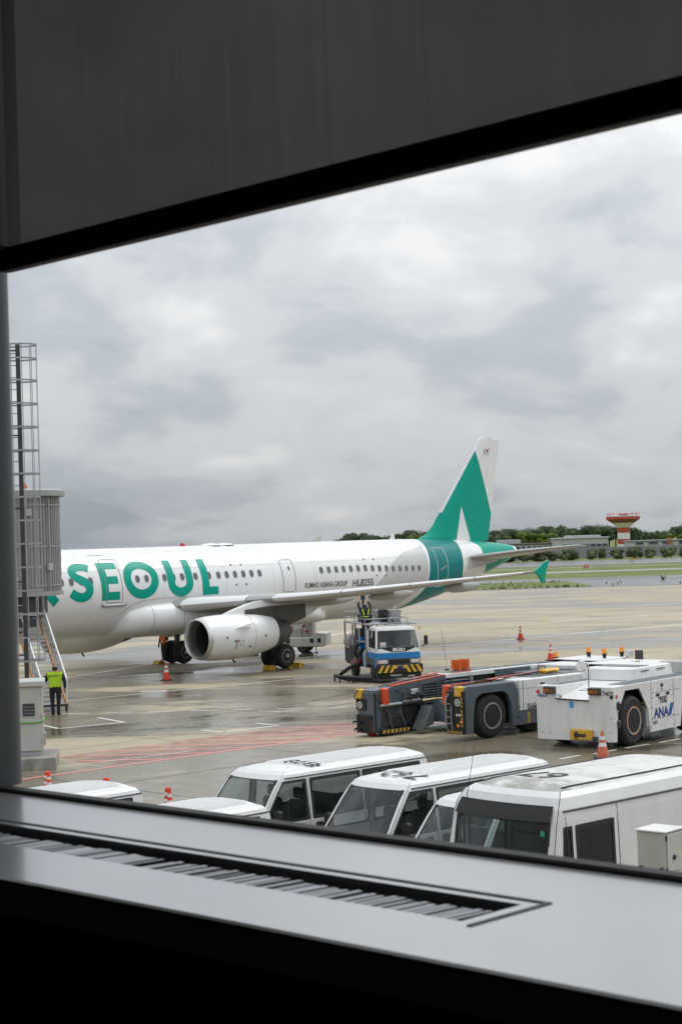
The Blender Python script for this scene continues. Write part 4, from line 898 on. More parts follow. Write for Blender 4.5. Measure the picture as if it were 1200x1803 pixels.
# ------------------------------------------------------------------ jet bridge, ladder mast, stairs, cabinet
M_rib = mat('bridge_cladding', (.36, .365, .36), .45, metal=.3, var=.10, scale=1.5, dirt=.35, dcol=(.15, .15, .145), dscale=.9)
JC = Vector((-12.95, 69.0)); JR = 1.82
jet = thing('jet_bridge', 'grey ribbed round-ended passenger boarding bridge reaching the airliner, behind the ladder', 'jet bridge', (JC.x, JC.y, 0)); resite(jet)
MB().lathe((0, 0, 4.35), (0, 0, 8.05), [(JR-.05, 0), (JR-.05, 1)], 64).build('cabin_wall', M_rib, jet)
for k in range(64):
    a = R(-150+k*300/63); c_, s_ = math.cos(a), math.sin(a)
    MB().box(-.032, .032, -.03, .035, 4.42, 8.04, .012, lambda p: Vector((c_*(JR-.05+p.y+.01)-s_*p.x, s_*(JR-.05+p.y+.01)+c_*p.x, p.z))).build('wall_rib', M_rib, jet, False)
MB().lathe((0, 0, 8.05), (0, 0, 8.36), [(JR+.12, 0), (JR+.22, .08), (JR+.22, .75), (JR+.05, 1), (.1, 1.1)], 48).build('roof', M_rib, jet)
MB().lathe((0, 0, 4.22), (0, 0, 4.39), [(JR+.06, 0), (JR+.06, 1)], 48).build('floor_rim', M_galv, jet)
MB().box(-2.5, 1.05, -1.2, 1.0, 3.5, 4.21, .03).build('undercarriage', M_dsteel, jet, False)
MB().box(-14, -1.2, -1.5, 1.5, 4.36, 7.2, .05).build('tunnel', M_rib, jet, False)
for x in (-4.2, -3.0): MB().cyl((x, 0, .5), (x, 0, 4.0), .22, n=14).build('support_leg', M_lgrey, jet)
MB().box(-5, -2.2, -.5, .5, .45, .8, .05).build('bogie', M_dsteel, jet, False)
for x in (-4.6, -2.6): MB().cyl((x, -.9, .5), (x, -.5, .5), .5, n=20).build('bogie_wheel', M_rubber, jet)
MB().lathe((.55, -.3, 8.34), (.55, -.3, 8.62), [(.14, 0), (.12, .6), (.03, 1)], 10).build('beacon', M_redor, jet)
for a, z0, z1, r_ in ((-62, 4.4, 8.0, .035), (-58, 4.4, 7.2, .025), (-30, 4.4, 8.0, .03)): MB().cyl(((JR+.06)*math.cos(R(a)), (JR+.06)*math.sin(R(a)), z0), ((JR+.06)*math.cos(R(a)), (JR+.06)*math.sin(R(a)), z1), r_, n=6).build('conduit', M_galv, jet)
for a, z in ((-58, 7.3), (-30, 5.2), (-75, 4.7)): MB().box(-.12, .12, -.05, .07, z, z+.26, .01, lambda p: Vector((math.cos(R(a))*(JR+.04+p.y)-math.sin(R(a))*p.x, math.sin(R(a))*(JR+.04+p.y)+math.cos(R(a))*p.x, p.z))).build('junction_box', M_lgrey, jet, False)
for z in (4.6, 6.1, 7.7): MB().lathe((0, 0, z), (0, 0, z+.05), [(JR+.03, 0), (JR+.03, 1)], 48, False).build('wall_band', M_galv, jet)
MB().tube([(.9, -1.1, 3.4), (.7, -1.2, 2.9), (.2, -1.2, 2.8), (-.5, -1.1, 3.3)], .04, 6).build('slung_cable', M_rubber, jet); MB().box(.3, 1.1, -1.3, -1.16, 3.05, 3.37, .02).build('drive_box', M_dsteel, jet, False)
# ladder with safety cage on a lighting mast
lad = thing('caged_ladder', 'tall grey steel ladder with round safety cage rising in front of the jet bridge', 'ladder', (-10.93, 60.0, 0)); resite(lad)
MB().box(-.07, .07, -.06, .06, 0, 13.12, .01).build('post', M_dsteel, lad, False)
MB().box(-.58, -.50, -.04, .04, 0, 13.1, .01).build('post', M_dsteel, lad, False)
for k in range(31): MB().cyl((-.5, 0, .5+k*.41), (-.07, 0, .5+k*.41), .017, n=6).build('rung', M_galv, lad)
CXc, CR = .11, .64
cpt = [(CXc+CR*1.0*math.cos(R(a)), -.05+ -CR*.62*(1+math.sin(R(a)))) for a in range(-270, 91, 20)]
cpt = [(CXc+CR*math.cos(R(a)), -CR*.8+CR*.8*math.sin(R(a))) for a in range(0, 360, 20)]
zh = [2.35+i*.788 for i in range(13)]+[12.55, 13.02]
for z in zh:
    pts = [(x, y, z) for x, y in cpt]; rg = []
    for i, (x, y, _) in enumerate(pts):
        d = Vector((x-CXc, y+CR*.8, 0)).normalized(); p = Vector((x, y, z)); rg.append([p-d*.008-Vector((0, 0, .028)), p+d*.008-Vector((0, 0, .028)), p+d*.008+Vector((0, 0, .028)), p-d*.008+Vector((0, 0, .028))])
    rg.append(rg[0]); MB().loft(rg, True, False, False).build('cage_hoop', M_galv, lad, False)
for a in (-100, -68, -35, 0, 30, 62, 215, 250, 180):
    x, y = CXc+CR*math.cos(R(a)), -CR*.8+CR*.8*math.sin(R(a)); d = Vector((math.cos(R(a)), math.sin(R(a)), 0))*.012
    MB().bar((x+d.x, y+d.y, 2.3), (x+d.x, y+d.y, 13.05), .028, .010, (d.x, d.y, 0)).build('cage_strap', M_galv, lad, False)
for z in (2.5, 5.0, 7.5, 10.0, 12.9): MB().bar((-1.5, 0, z), (.07, 0, z), .05, .05).build('wall_tie', M_dsteel, lad, False)
MB().cyl((-1.6, .1, 0), (-1.6, .1, 14.5), .28, .2, 16).build('mast', M_galv, lad)
# boarding stairs descending toward the camera
st = thing('bridge_stairs', 'aluminium service stairs with orange stringers hanging from the jet bridge down to the apron', 'stairs', (-10.98, 65.75, 0), R(0)); resite(st)
dirv = Vector((-1.80, 3.45, 0)); lat = Vector((.96, .28, 0)).normalized(); Wst = .47
TOP = 3.42; nst = 20
def SP(t_, s_, dz=0): return dirv*t_+lat*(s_*Wst)+Vector((0, 0, .22+(TOP-.22)*t_+dz))
M_alu2 = mat('brushed_aluminium', (.66, .67, .68), .4, metal=.25, var=.08)
M_or2 = mat('faded_orange_paint', (.72, .36, .11), .5, var=.12, dirt=.3)
for s_ in (-1, 1):
    MB().bar(SP(0, s_, -.02), SP(1, s_, -.02), .06, .20).build('stringer', M_or2, st, False)
    h0, h1 = SP(.0, s_, 1.0), SP(1, s_, 1.05)
    MB().tube([SP(0, s_, .05), SP(-.01, s_, .85), h0, h1, SP(1.0, s_, .05)], .035, 6).build('handrail', M_alu2, st)
    MB().tube([SP(.02, s_, .55), SP(1, s_, .58)], .018, 6).build('mid_rail', M_galv, st)
    for k in range(11):
        u = .03+k*.094
        MB().bar(SP(u, s_, .02), SP(u, s_, 1.02), .03, .03, (0, 1, 0)).build('baluster', M_galv, st, False)
        if k < 10:
            for j in range(3): MB().add([SP(u+.02, s_, .14+j*.29), SP(u+.078, s_, .14+j*.29), SP(u+.078, s_, .34+j*.29), SP(u+.02, s_, .34+j*.29)], [(0, 1, 2, 3)]).build('infill_panel', M_alu2, st, False)
for k in range(nst):
    u = (k+.3)/nst; p = SP(u, 0); a, b = p-lat*Wst, p+lat*Wst; MB().bar(a, b, .24, .035, (0, 0, 1)).build('tread', M_alu2, st, False)
q = SP(1, 0); MB().box(q.x-.75, q.x+.55, q.y-.1, q.y+1.1, TOP-.06, TOP, .01).build('landing', M_galv, st, False)
for s_ in (-1, 1):
    q = SP(0, s_); MB().lathe((q.x-.03, q.y-.12, .12), (q.x+.03, q.y-.12, .12), [(.12, 0), (.12, 1)], 14).build('caster', M_rubber, st); MB().box(q.x-.05, q.x+.05, q.y-.16, q.y-.02, .12, .28, .01).build('caster_fork', M_dsteel, st, False)
q0, q1 = SP(0, -1), SP(0, 1); MB().bar(q0+Vector((0, -.1, 0)), q1+Vector((0, -.1, 0)), .06, .08).build('foot_bar', M_dsteel, st, False)
# control cabinet on plinth
pl = thing('concrete_plinth', 'stained concrete plinth under the grey control cabinet', 'plinth', (-9.35, 49.9, 0), R(9)); resite(pl)
MB().box(-1.9, 1.05, -1.0, 1.2, -.02, .36, .03).build('block', M_conc, pl, False)
cb_ = thing('control_cabinet', 'tall grey control cabinet with a button panel and green strap beside the mullion', 'cabinet', (-9.43, 49.95, .36), R(11)); resite(cb_); cb_.location.z = .36*pl.scale.z
MB().box(-.7, .70, -.55, .55, 0, .14, .01).build('base', M_lgrey, cb_, False); body = MB().box(-.75, .75, -.6, .6, .14, 1.95, .01).build('housing', M_cab, cb_, False)
MB().box(-.82, .82, -.68, .68, 1.951, 2.10, .015).build('cap', M_cab, cb_, False)
MB().box(-.02, .0, -.606, -.601, .2, 1.9).build('door_seam', M_dsteel, cb_, False); MB().box(-.75, .75, -.606, -.601, .93, .94).build('door_seam', M_dsteel, cb_, False)
for z in (.4, 1.1, 1.75): MB().cyl((.70, -.61, z-.05), (.70, -.61, z+.05), .014, n=6).build('hinge', M_galv, cb_)
pn = MB().loft([[(x, -.6-t_, z) for x, z in rrect(.38, .40, .05, 4, .36, 1.30)] for t_ in (0, .02)]).build('panel_frame', M_lgrey, cb_, False)
MB().loft([[(x, -.62-t_, z) for x, z in rrect(.33, .35, .04, 4, .36, 1.30)] for t_ in (0, .006)]).build('panel_face', M_dsteel, pn, False)
for i in range(5):
    for j in range(3): MB().cyl((.25+i*.055, -.626, 1.2+j*.09), (.25+i*.055, -.64, 1.2+j*.09), .014, n=6).build('button', M_refl if (i+j) % 2 else M_lgrey, pn)
MB().tube([(-.76, -.61, .92), (.0, -.63, .95), (.5, -.62, .93), (.76, -.61, .97), (.76, .6, .96)], .022, 6).build('strap', mat('green_strap', (.12, .42, .08), .6), cb_)
MB().box(.751, .80, -.2, .25, .25, .6, .01).build('junction', M_lgrey, cb_, False)

# ------------------------------------------------------------------ cones and posts
def cone_mesh(h, r0, r1, bands, striped=False):
    mb = MB(); zs = [0.0]
    for a, b in bands: zs += [a, b]
    zs.append(1.0); cur = 0
    for i in range(len(zs)-1):
        mb.cur = i % 2; a, b = zs[i], zs[i+1]; mb.lathe((0, 0, .04+(h-.04)*a), (0, 0, .04+(h-.04)*b), [(r0+(r1-r0)*a, 0), (r0+(r1-r0)*b, 1)], 18, caps=(i == len(zs)-2))
    return mb
def cone(name, lab, x, y, h, r0=.17, bands=((.42, .56), (.66, .8)), m=M_cone, grp=None, tilt=0, base=True, r1=.03):
    o = thing(name, lab, 'traffic cone', (x, y, 0), 0, grp); resite(o)
    cone_mesh(h, r0, r1, bands).build('cone_body', [m, M_refl], o)
    if base: MB().box(-r0*1.35, r0*1.35, -r0*1.35, r0*1.35, 0, .04, .01).build('base', M_black, o, False)
    return o
M_cone2 = mat('faded_cone_orange', (.62, .15, .07), .55, var=.15, dirt=.35)
cone('traffic_cone', 'red cone with two white bands in front of the left main wheels', -8.04, 78.51, .82)
cone('traffic_cone', 'red cone with two white bands alone on the open apron right of the fuel truck', 10.14, 100.38, .8)
cone('traffic_cone', 'small red cone showing its top behind the tow tractor deck', 9.93, 84.2, .8)
cone('traffic_cone', 'faded orange cone with pale bands in front of the white pushback tug', 7.11, 48.62, .76, .18, ((.40, .55), (.66, .8)), M_cone2)
def post_cone(lab, x, y, h):
    o = thing('bollard_cone', lab, 'traffic cone', (x, y, 0)); resite(o); mb = MB(); r0, r1 = .115, .075
    n = 16
    for i in range(14):
        for j in range(n):
            a0, a1 = 2*math.pi*j/n, 2*math.pi*(j+1)/n; z0, z1 = h*i/14, h*(i+1)/14; ra, rb = r0+(r1-r0)*i/14, r0+(r1-r0)*(i+1)/14
            mb.cur = 1 if ((i+j*.25) % 4) < 2 and i < 12 else 0
            sk = .035*j*0
            mb.add([(ra*math.cos(a0), ra*math.sin(a0), z0), (ra*math.cos(a1), ra*math.sin(a1), z0), (rb*math.cos(a1), rb*math.sin(a1), z1), (rb*math.cos(a0), rb*math.sin(a0), z1)], [(0, 1, 2, 3)])
    mb.cur = 0; mb.lathe((0, 0, h), (0, 0, h+.03), [(r1, 0), (r1*.8, 1)], n); mb.build('post_body', [M_cone, M_refl], o); MB().lathe((0, 0, 0), (0, 0, .05), [(.2, 0), (.19, 1)], 16).build('base', M_black, o)
    mb2 = None
post_cone('red and white banded post beside the concrete plinth', -7.72, 44.9, .50)
post_cone('red post top showing behind the roof of the leftmost van', -5.95, 43.0, .56)
post_cone('red and white banded post between the roofs of the two lower vans', -4.25, 41.2, .54)

# ------------------------------------------------------------------ people
def person(name, lab, joints, radii, edges, loc, rz, regions, vest=None, scale=1.0, surveyed=True):
    me = bpy.data.meshes.new('skin'); keys = list(joints); me.from_pydata([joints[k] for k in keys], [(keys.index(a), keys.index(b)) for a, b in edges], [])
    ob = bpy.data.objects.new('skin', me); COL.objects.link(ob)
    md = ob.modifiers.new('s', 'SKIN'); ob.modifiers.new('d', 'SUBSURF').levels = 2; ob.modifiers['d'].render_levels = 2; md.use_smooth_shade = True
    for i, k in enumerate(keys):
        r_ = radii[k]; me.skin_vertices[0].data[i].radius = r_ if isinstance(r_, tuple) else (r_, r_); me.skin_vertices[0].data[i].use_root = (k == 'pelvis')
    dg = bpy.context.evaluated_depsgraph_get(); m2 = bpy.data.meshes.new_from_object(ob.evaluated_get(dg)); bpy.data.objects.remove(ob)
    root = thing(name, lab, 'person', loc, rz); root.scale = (scale*1.18, scale*1.18, scale)
    if surveyed: resite(root)
    ms = []
    for f in m2.polygons:
        m_ = regions(f.center)
        if m_ not in ms: ms.append(m_)
    m2.materials.clear()
    for m_ in ms: m2.materials.append(m_)
    for f in m2.polygons: f.material_index = ms.index(regions(f.center)); f.use_smooth = True
    m2.name = 'body'; place('body', m2, root)
    if vest:
        fn, vm, strips = vest; mb = MB(); vmap = {}
        for f in m2.polygons:
            if fn(f.center): 
                ids = []
                for vi in f.vertices:
                    if vi not in vmap: v = m2.vertices[vi]; vmap[vi] = len(mb.v); mb.v.append(tuple(v.co+v.normal*.018))
                    ids.append(vmap[vi])
                mb.f.append(tuple(ids)); c_ = f.center; mb.m.append(1 if strips(c_) else 0)
        mb.build('safety_vest', vm, root, True, 60, fix=False)
    return root
M_skin = mat('skin', (.48, .28, .19), .5, var=.05); M_hair = mat('dark_hair', (.012, .011, .011), .5); M_navy = mat('navy_cloth', (.012, .014, .022), .85, var=.2); M_hiv = mat('lime_vest', (.45, .72, .02), .6, var=.08); M_hor = mat('orange_vest', (.8, .2, .02), .6, var=.08); M_boot = mat('boot_leather', (.015, .014, .013), .6)
E0 = [('pelvis', 'spine'), ('spine', 'chest'), ('chest', 'neck'), ('neck', 'jaw'), ('jaw', 'head')]
for s_ in 'lr': E0 += [('pelvis', 'hip_'+s_), ('hip_'+s_, 'knee_'+s_), ('knee_'+s_, 'ankle_'+s_), ('ankle_'+s_, 'toe_'+s_), ('chest', 'sh_'+s_), ('sh_'+s_, 'el_'+s_), ('el_'+s_, 'wr_'+s_), ('wr_'+s_, 'palm_'+s_)]+[('palm_'+s_, 'f%d_%s' % (i, s_)) for i in range(3)]
RD = {'pelvis': (.155, .115), 'spine': (.15, .11), 'chest': (.175, .12), 'neck': .062, 'jaw': .082, 'head': .098}
for s_ in 'lr': RD.update({'hip_'+s_: .095, 'knee_'+s_: .062, 'ankle_'+s_: .05, 'toe_'+s_: .04, 'sh_'+s_: .075, 'el_'+s_: .052, 'wr_'+s_: .036, 'palm_'+s_: .04, **{'f%d_%s' % (i, s_): .011 for i in range(3)}})
def fing(J, s_, d):
    p = Vector(J['palm_'+s_]); d = Vector(d).normalized(); x = d.orthogonal().normalized()
    for i in range(3): J['f%d_%s' % (i, s_)] = tuple(p+d*.085+x*(.028*(i-1)))
def head_parts(root, hz, fwd, hair=M_hair):
    pass
# security worker by the stairs: seen from behind, left arm reaching to the cabinet (faces +y)
J = {'pelvis': (0, 0, .94), 'spine': (0, .0, 1.12), 'chest': (0, -.01, 1.33), 'neck': (0, .01, 1.50), 'jaw': (.0, .03, 1.57), 'head': (.0, .035, 1.66), 'hip_l': (-.095, 0, .88), 'knee_l': (-.09, .03, .48), 'ankle_l': (-.08, 0, .08), 'toe_l': (-.09, .15, .04), 'hip_r': (.095, 0, .88), 'knee_r': (.08, .04, .48), 'ankle_r': (.07, .0, .08), 'toe_r': (.09, .15, .04),
     'sh_l': (-.19, 0, 1.42), 'el_l': (-.27, .05, 1.16), 'wr_l': (-.30, .2, 1.32), 'palm_l': (-.31, .26, 1.36), 'sh_r': (.19, 0, 1.42), 'el_r': (.27, -.02, 1.15), 'wr_r': (.27, .06, .92), 'palm_r': (.265, .07, .84)}
fing(J, 'l', (-.1, .6, .5)); fing(J, 'r', (0, .15, -1))
def reg1(c):
    if c.z > 1.585 or (c.z > 1.53 and c.y < .02): return M_hair
    if c.z > 1.49: return M_skin
    if c.z < .11: return M_boot
    if abs(c.x) > .22 and c.z < .93 and c.z > .6: return M_skin
    if c.x < -.24 and c.y > .19: return M_skin
    return M_navy
w1 = person('person', 'person in lime safety vest and dark clothes standing at the foot of the stairs', J, RD, E0, (-10.62, 63.9, 0), R(8), reg1,
    (lambda c: .98 < c.z < 1.475 and abs(c.x) < .205, [M_hiv, M_refl], lambda c: False), 1.09)
text('SECURITY', .085, M_inkblk, w1, lambda x, y: (x, -.155, 1.33+y), .002, align='CENTER')
# refueller on the truck platform: arms up to the wing
J2 = dict(J); J2.update({'chest': (.0, .06, 1.32), 'neck': (0, .1, 1.47), 'jaw': (0, .13, 1.54), 'head': (0, .14, 1.63), 'sh_l': (-.19, .06, 1.41), 'el_l': (-.24, .22, 1.60), 'wr_l': (-.18, .27, 1.82), 'palm_l': (-.17, .28, 1.90), 'sh_r': (.19, .06, 1.41), 'el_r': (.25, .24, 1.55), 'wr_r': (.16, .30, 1.76), 'palm_r': (.14, .31, 1.84)})
fing(J2, 'l', (0, .2, 1)); fing(J2, 'r', (-.1, .2, 1))
def reg2(c):
    if c.z > 1.75 and c.y > .2: return M_skin
    if c.z > 1.56 and abs(c.x) < .13: return M_hair
    return M_boot if c.z < .11 else M_navy
# ground worker behind the far main gear
w3 = person('person', 'person in orange vest partly hidden behind the left main wheels', J, RD, E0, (-9.36, 90.6, 0), R(150), lambda c: M_hair if c.z > 1.58 else (M_skin if c.z > 1.5 else M_navy),
    (lambda c: .98 < c.z < 1.475 and abs(c.x) < .205, [M_hor, M_refl], lambda c: 1.1 < c.z < 1.15), .92)
# wheel chocks
for i, (X, Y) in enumerate(((-.95, -4.2), (.95, -4.2), (-.95, 4.2), (.95, -3.5))):
    ch = thing('wheel_chock', ('yellow chock ahead of the near main wheel', 'yellow chock behind the near outer main wheel', 'yellow chock ahead of the far main wheels', 'yellow chock behind the near inner main wheel')[i], 'chock', (0, 0, 0)); ch.matrix_world = mtx(AIR) @ Matrix.Translation((X, Y, 0))
    MB().prism([(-.2, 0), (.2, 0), (.12, .18), (-.12, .18)], lambda a, b, t_: (a, t_, b), -.25, .25).build('block', M_yellow, ch, False); MB().tube([(0, -.25, .1), (.05, -.4, .05), (.2, -.45, .03)], .015, 5).build('rope', M_black, ch)
# ------------------------------------------------------------------ shared: wheels, hazard stripes
def wheel(parent, x, y, r_, wd, side, rimr=.55, m_rim=None, hub=M_dsteel, axis='y'):
    """wheel with axle along local y; side = outward sign"""
    y0, y1 = y-wd/2, y+wd/2
    ty = MB().lathe((x, y0, r_), (x, y1, r_), [(r_*.5, 0), (r_*.86, 0), (r_*.95, .10), (r_, .28), (r_, .72), (r_*.95, .9), (r_*.86, 1), (r_*.5, 1)], 30).build('wheel', M_rubber, parent)
    yo = y+side*wd/2
    MB().lathe((x, yo-side*.12, r_), (x, yo+side*.012, r_), [(r_*rimr, 0), (r_*rimr, 1), (r_*rimr*.88, 1), (r_*rimr*.80, .3), (r_*rimr*.5, .2)], 26, False).build('rim', m_rim or M_rim, ty)
    MB().lathe((x, yo-side*.12, r_), (x, yo-side*.02, r_), [(r_*rimr*.82, 0), (r_*rimr*.55, .5), (r_*rimr*.5, 1), (.01, 1.1)], 22, False).build('hub', hub, ty)
    return ty
def hazard(parent, fn, L_, H_, n, slant=.5, name='hazard_stripe', m0=None):
    """yellow slanted stripes on fn(a,b)->3D, a in 0..L_, b in 0..H_"""
    p = L_/n
    for k in range(n):
        a0 = k*p; MB().add([fn(a0, 0), fn(a0+p*.5, 0), fn(min(L_, a0+p*.5+slant*H_), H_), fn(min(L_, a0+slant*H_), H_)], [(0, 1, 2, 3)]).build(name, M_yellow, parent, False)
M_amber = mat('amber_lens', (.85, .28, .02), .25, var=.1, coat=.4); M_lens = mat('lamp_lens', (.6, .6, .58), .1, var=.1, coat=.5)

M_gse = mat('grimy_white_paint', (.74, .74, .72), .36, var=.04, scale=1.5, dirt=.42, dcol=(.30, .28, .245), dscale=.9)
# ------------------------------------------------------------------ fuel dispenser truck (front faces local -y)
FT = thing('fuel_truck', 'blue and white hydrant fuel truck with hazard-striped bumper under the wing', 'truck', (2.32, 74.4, 0), R(17)); FT.scale = (.93, 1, 1); resite(FT)
cabp = [(-1.07, 0), (-1.07, 1.55), (1.07, 1.55), (1.07, 0)]
def cabring(z, w_, y0, y1, r_=.12):
    return [(x, y, z) for x, y in rrect(2*w_, y1-y0, r_, 3, 0, (y0+y1)/2)]
MB().loft([cabring(.72, 1.03, .02, 1.6), cabring(1.02, 1.06, 0, 1.6)]).build('cab_lower', M_dash, FT)
MB().loft([cabring(1.0205, 1.06, 0, 1.6), cabring(1.27, 1.06, .01, 1.6)]).build('cab_stripe', M_blue, FT)
cabw = MB(); cabw.loft([cabring(1.2705, 1.06, .01, 1.6), cabring(1.45, 1.05, .05, 1.6)], True, False, False); cabw.build('cab_body', M_wpaint, FT)
MB().loft([cabring(2.2, .95, .33, 1.6, .1), cabring(2.30, .93, .38, 1.58, .1), cabring(2.36, .82, .5, 1.5, .1)]).build('cab_roof', M_wpaint, FT)
for s_ in (-1, 1):
    MB().loft([[(s_*1.045+a, .10+b, 1.45) for a, b in ((-.035, -.04), (.035, -.04), (.035, .05), (-.035, .05))], [(s_*.93+a, .39+b, 2.21) for a, b in ((-.035, -.04), (.035, -.04), (.035, .05), (-.035, .05))]]).build('pillar', M_wpaint, FT, False)
    MB().bar((s_*1.03, 1.0, 1.45), (s_*.93, 1.0, 2.21), .06, .08, (0, 1, 0)).build('pillar', M_wpaint, FT, False); MB().box(s_*1.03-.02, s_*1.03+.02, 1.3, 1.6, 1.45, 2.2).build('cab_side', M_wpaint, FT, False)
    MB().add([(s_*1.035, .2, 1.47), (s_*1.035, 1.0, 1.47), (s_*.945, 1.0, 2.18), (s_*.945, .42, 2.18)], [(0, 1, 2, 3)]).build('side_window', G_dark, FT, False)
MB().box(-.95, .95, 1.52, 1.58, 1.45, 2.22).build('cab_back', M_dash, FT, False)
ws = MB().grid(6, 3, lambda u, v: (-1.0+2*u+(.09-.18*u)*v, .06+.30*v-.03*math.sin(math.pi*u)+.0, 1.46+.74*v)).build('windscreen', G_car, FT, True, fix=False)
MB().grid(6, 1, lambda u, v: (-1.0+2*u, .045+.02*v-.035*math.sin(math.pi*u), 1.29+.19*v)).build('cowl_panel', M_black, FT, True, fix=False)
text('ISUZU', .17, M_refl, FT, lambda x, y: (x*1.25, .0, 1.335+y), .012, align='CENTER')
MB().box(-.9, .9, .35, .75, 1.3, 1.52, .05).build('dashboard', M_dash, FT, False)
for s_ in (-.45, .45): MB().box(s_-.28, s_+.28, 1.0, 1.45, 1.0, 2.0, .08).build('seat', M_seat, FT)
MB().tube([(.45+.2*math.cos(R(a)), .72+.06*math.sin(R(a)), 1.6+.18*math.sin(R(a))) for a in range(0, 360, 30)], .018, 5, True).build('steering_wheel', M_black, FT)
MB().box(-.85, -.58, .10, .105, 1.5, 1.72).build('paper_notice', M_refl, FT, False)
for a, b in ((-.7, .1), (.1, .75)): MB().tube([(a, .02, 1.46), (b, .055, 1.56)], .012, 4).build('wiper', M_black, FT)
for s_ in (-1, 1):
    hl = MB().box(s_*.98, s_*.55, -.02, .1, .80, .96, .02).build('headlight', M_lens, FT, False); MB().box(s_*1.04, s_*.99, -.02, .12, .80, .97, .01).build('indicator', M_amber, hl, False)
MB().box(-.5, .5, -.01, .1, .80, .99, .02).build('grille', M_black, FT, False)
bmp = MB().box(-1.1, 1.1, -.12, .12, .40, .77, .03).build('bumper', M_black, FT, False)
for s_ in (-1, 1):
    for k in range(3):
        x0 = s_*(1.06-k*.27); MB().add([(x0, -.123, .43), (x0-s_*.14, -.123, .43), (x0-s_*.32, -.123, .74), (x0-s_*.18, -.123, .74)], [(0, 1, 2, 3)]).build('hazard_stripe', M_yellow, bmp, False)
MB().box(-.33, .33, -.128, -.121, .60, .72).build('hazard_stripe', M_yellow, bmp, False); MB().box(-.14, .14, -.135, -.122, .60, .70).build('number_plate', M_inkblu, bmp, False)
text('40-14', .09, M_refl, bmp, lambda x, y: (x, -.138, .615+y), .001, align='CENTER') if False else None
MB().box(-1.05, 1.05, 0, .3, .18, .42, .03).build('lower_bumper', M_black, FT, False)
MB().box(-.45, .1, -.02, .02, .26, .36, .01).build('step_plate', M_galv, FT, False); MB().box(.4, .75, -.02, .02, .2, .3, .01).build('step_plate', M_galv, FT, False)
for s_ in (-1, 1):
    mr = MB().box(s_*1.32-.09, s_*1.32+.09, .0, .08, 1.55, 1.95, .03).build('mirror', M_black, FT); MB().tube([(s_*1.02, .15, 1.5), (s_*1.2, .05, 1.5), (s_*1.32, .05, 1.58)], .018, 5).build('mirror_arm', M_black, mr)
    for y in (.75, 4.0): wheel(FT, s_*.0, 0, .38, .25, s_) if False else None
def xwheel(parent, x, y, r_, wd, side):
    w_ = MB().lathe((x-wd/2, y, r_), (x+wd/2, y, r_), [(r_*.5, 0), (r_*.88, 0), (r_, .2), (r_, .8), (r_*.88, 1), (r_*.5, 1)], 24).build('wheel', M_rubber, parent)
    MB().lathe((x+side*(wd/2-.06), y, r_), (x+side*(wd/2+.005), y, r_), [(r_*.55, 0), (r_*.55, 1), (r_*.3, .4), (.01, .8)], 18, False).build('rim', M_rim, w_)
for s_ in (-1, 1):
    for y in (.85, 4.1): xwheel(FT, s_*.9, y, .40, .26, s_)
MB().box(-1.0, 1.0, 1.62, 5.3, .55, .85, .02).build('chassis', M_dsteel, FT, False)
for y0, y1, z1, m in ((1.7, 2.3, 1.15, M_blue), (2.55, 3.5, 1.3, M_dsteel), (3.55, 5.2, 1.5, M_dsteel)): MB().box(-1.08, -.2, y0, y1, .62, z1, .03).build('equipment_locker', m, FT, False)
MB().box(-1.07, -.99, .02, .42, .62, 1.02, .03).build('fender', M_blue, FT, False); MB().box(.1, 1.06, 1.7, 5.2, .62, 1.7, .03).build('equipment_locker', M_dsteel, FT, False)
MB().lathe((-.62, 2.0, 1.15), (-.62, 2.0, 2.1), [(.02, 0), (.2, .06), (.24, .2), (.24, .75), (.18, .92), (.02, 1)], 16).build('filter_vessel', M_alu, FT)
MB().lathe((-.85, 3.0, 1.62), (-.15, 3.0, 1.62), [(.42, 0), (.42, .06), (.25, .06), (.25, .94), (.42, .94), (.42, 1)], 20).build('hose_reel', M_dsteel, FT)
MB().tube([(-1.1, 1.75, .6), (-1.12, 1.75, 1.2), (-1.0, 1.78, 1.35), (-.8, 1.85, 1.38)], .075, 8).build('coupling_pipe', M_lgrey, FT)
MB().tube([(-1.15, 2.3, 1.55), (-1.35, 2.3, 1.5), (-1.42, 2.35, 1.2), (-1.3, 2.4, .95), (-1.15, 2.4, 1.2)], .07, 8).build('fuel_hose', M_rubber, FT)
MB().lathe((-1.5, 2.7, .55), (-1.05, 2.55, .85), [(.05, 0), (.22, .2), (.24, .6), (.12, 1)], 12).build('coupler', mat('dark_red_paint', (.16, .02, .02), .4), FT)
for x, y in ((-1.06, 1.66), (1.02, 1.66), (-1.06, 3.4), (1.02, 3.4), (-1.06, 5.2), (1.02, 5.2)): MB().bar((x, y, .7), (x, y, 2.45), .07, .07, (0, 1, 0)).build('frame_post', M_galv, FT, False)
MB().box(-1.1, 1.06, 1.66, 5.2, 2.40, 2.46, .01).build('platform_deck', M_galv, FT, False)
# raised work platform with rails
for z in (2.66, 2.9):
    MB().tube([(-1.08, 2.5, z), (-1.08, 5.1, z), (1.0, 5.1, z), (1.0, 2.5, z)] if z > 2.8 else [(-1.08, 1.7, z), (-1.08, 5.1, z), (1.0, 5.1, z), (1.0, 1.7, z), (-1.08, 1.7, z)], .022, 6).build('guard_rail', M_galv, FT)
for x, y in ((-1.08, 1.7), (-1.08, 3.4), (-1.08, 5.1), (-.4, 5.1), (.3, 5.1), (1.0, 5.1), (1.0, 3.4), (1.0, 1.7), (-.35, 1.7), (.35, 1.7)): MB().cyl((x, y, 2.46), (x, y, 2.9 if y > 2.6 else 2.67), .02, n=6).build('rail_post', M_galv, FT)
MB().tube([(-1.1, .3, 2.44), (-1.1, 1.6, 2.44), (1.0, 1.6, 2.44), (1.0, .35, 2.44)], .028, 6).build('roof_rail', M_galv, FT)
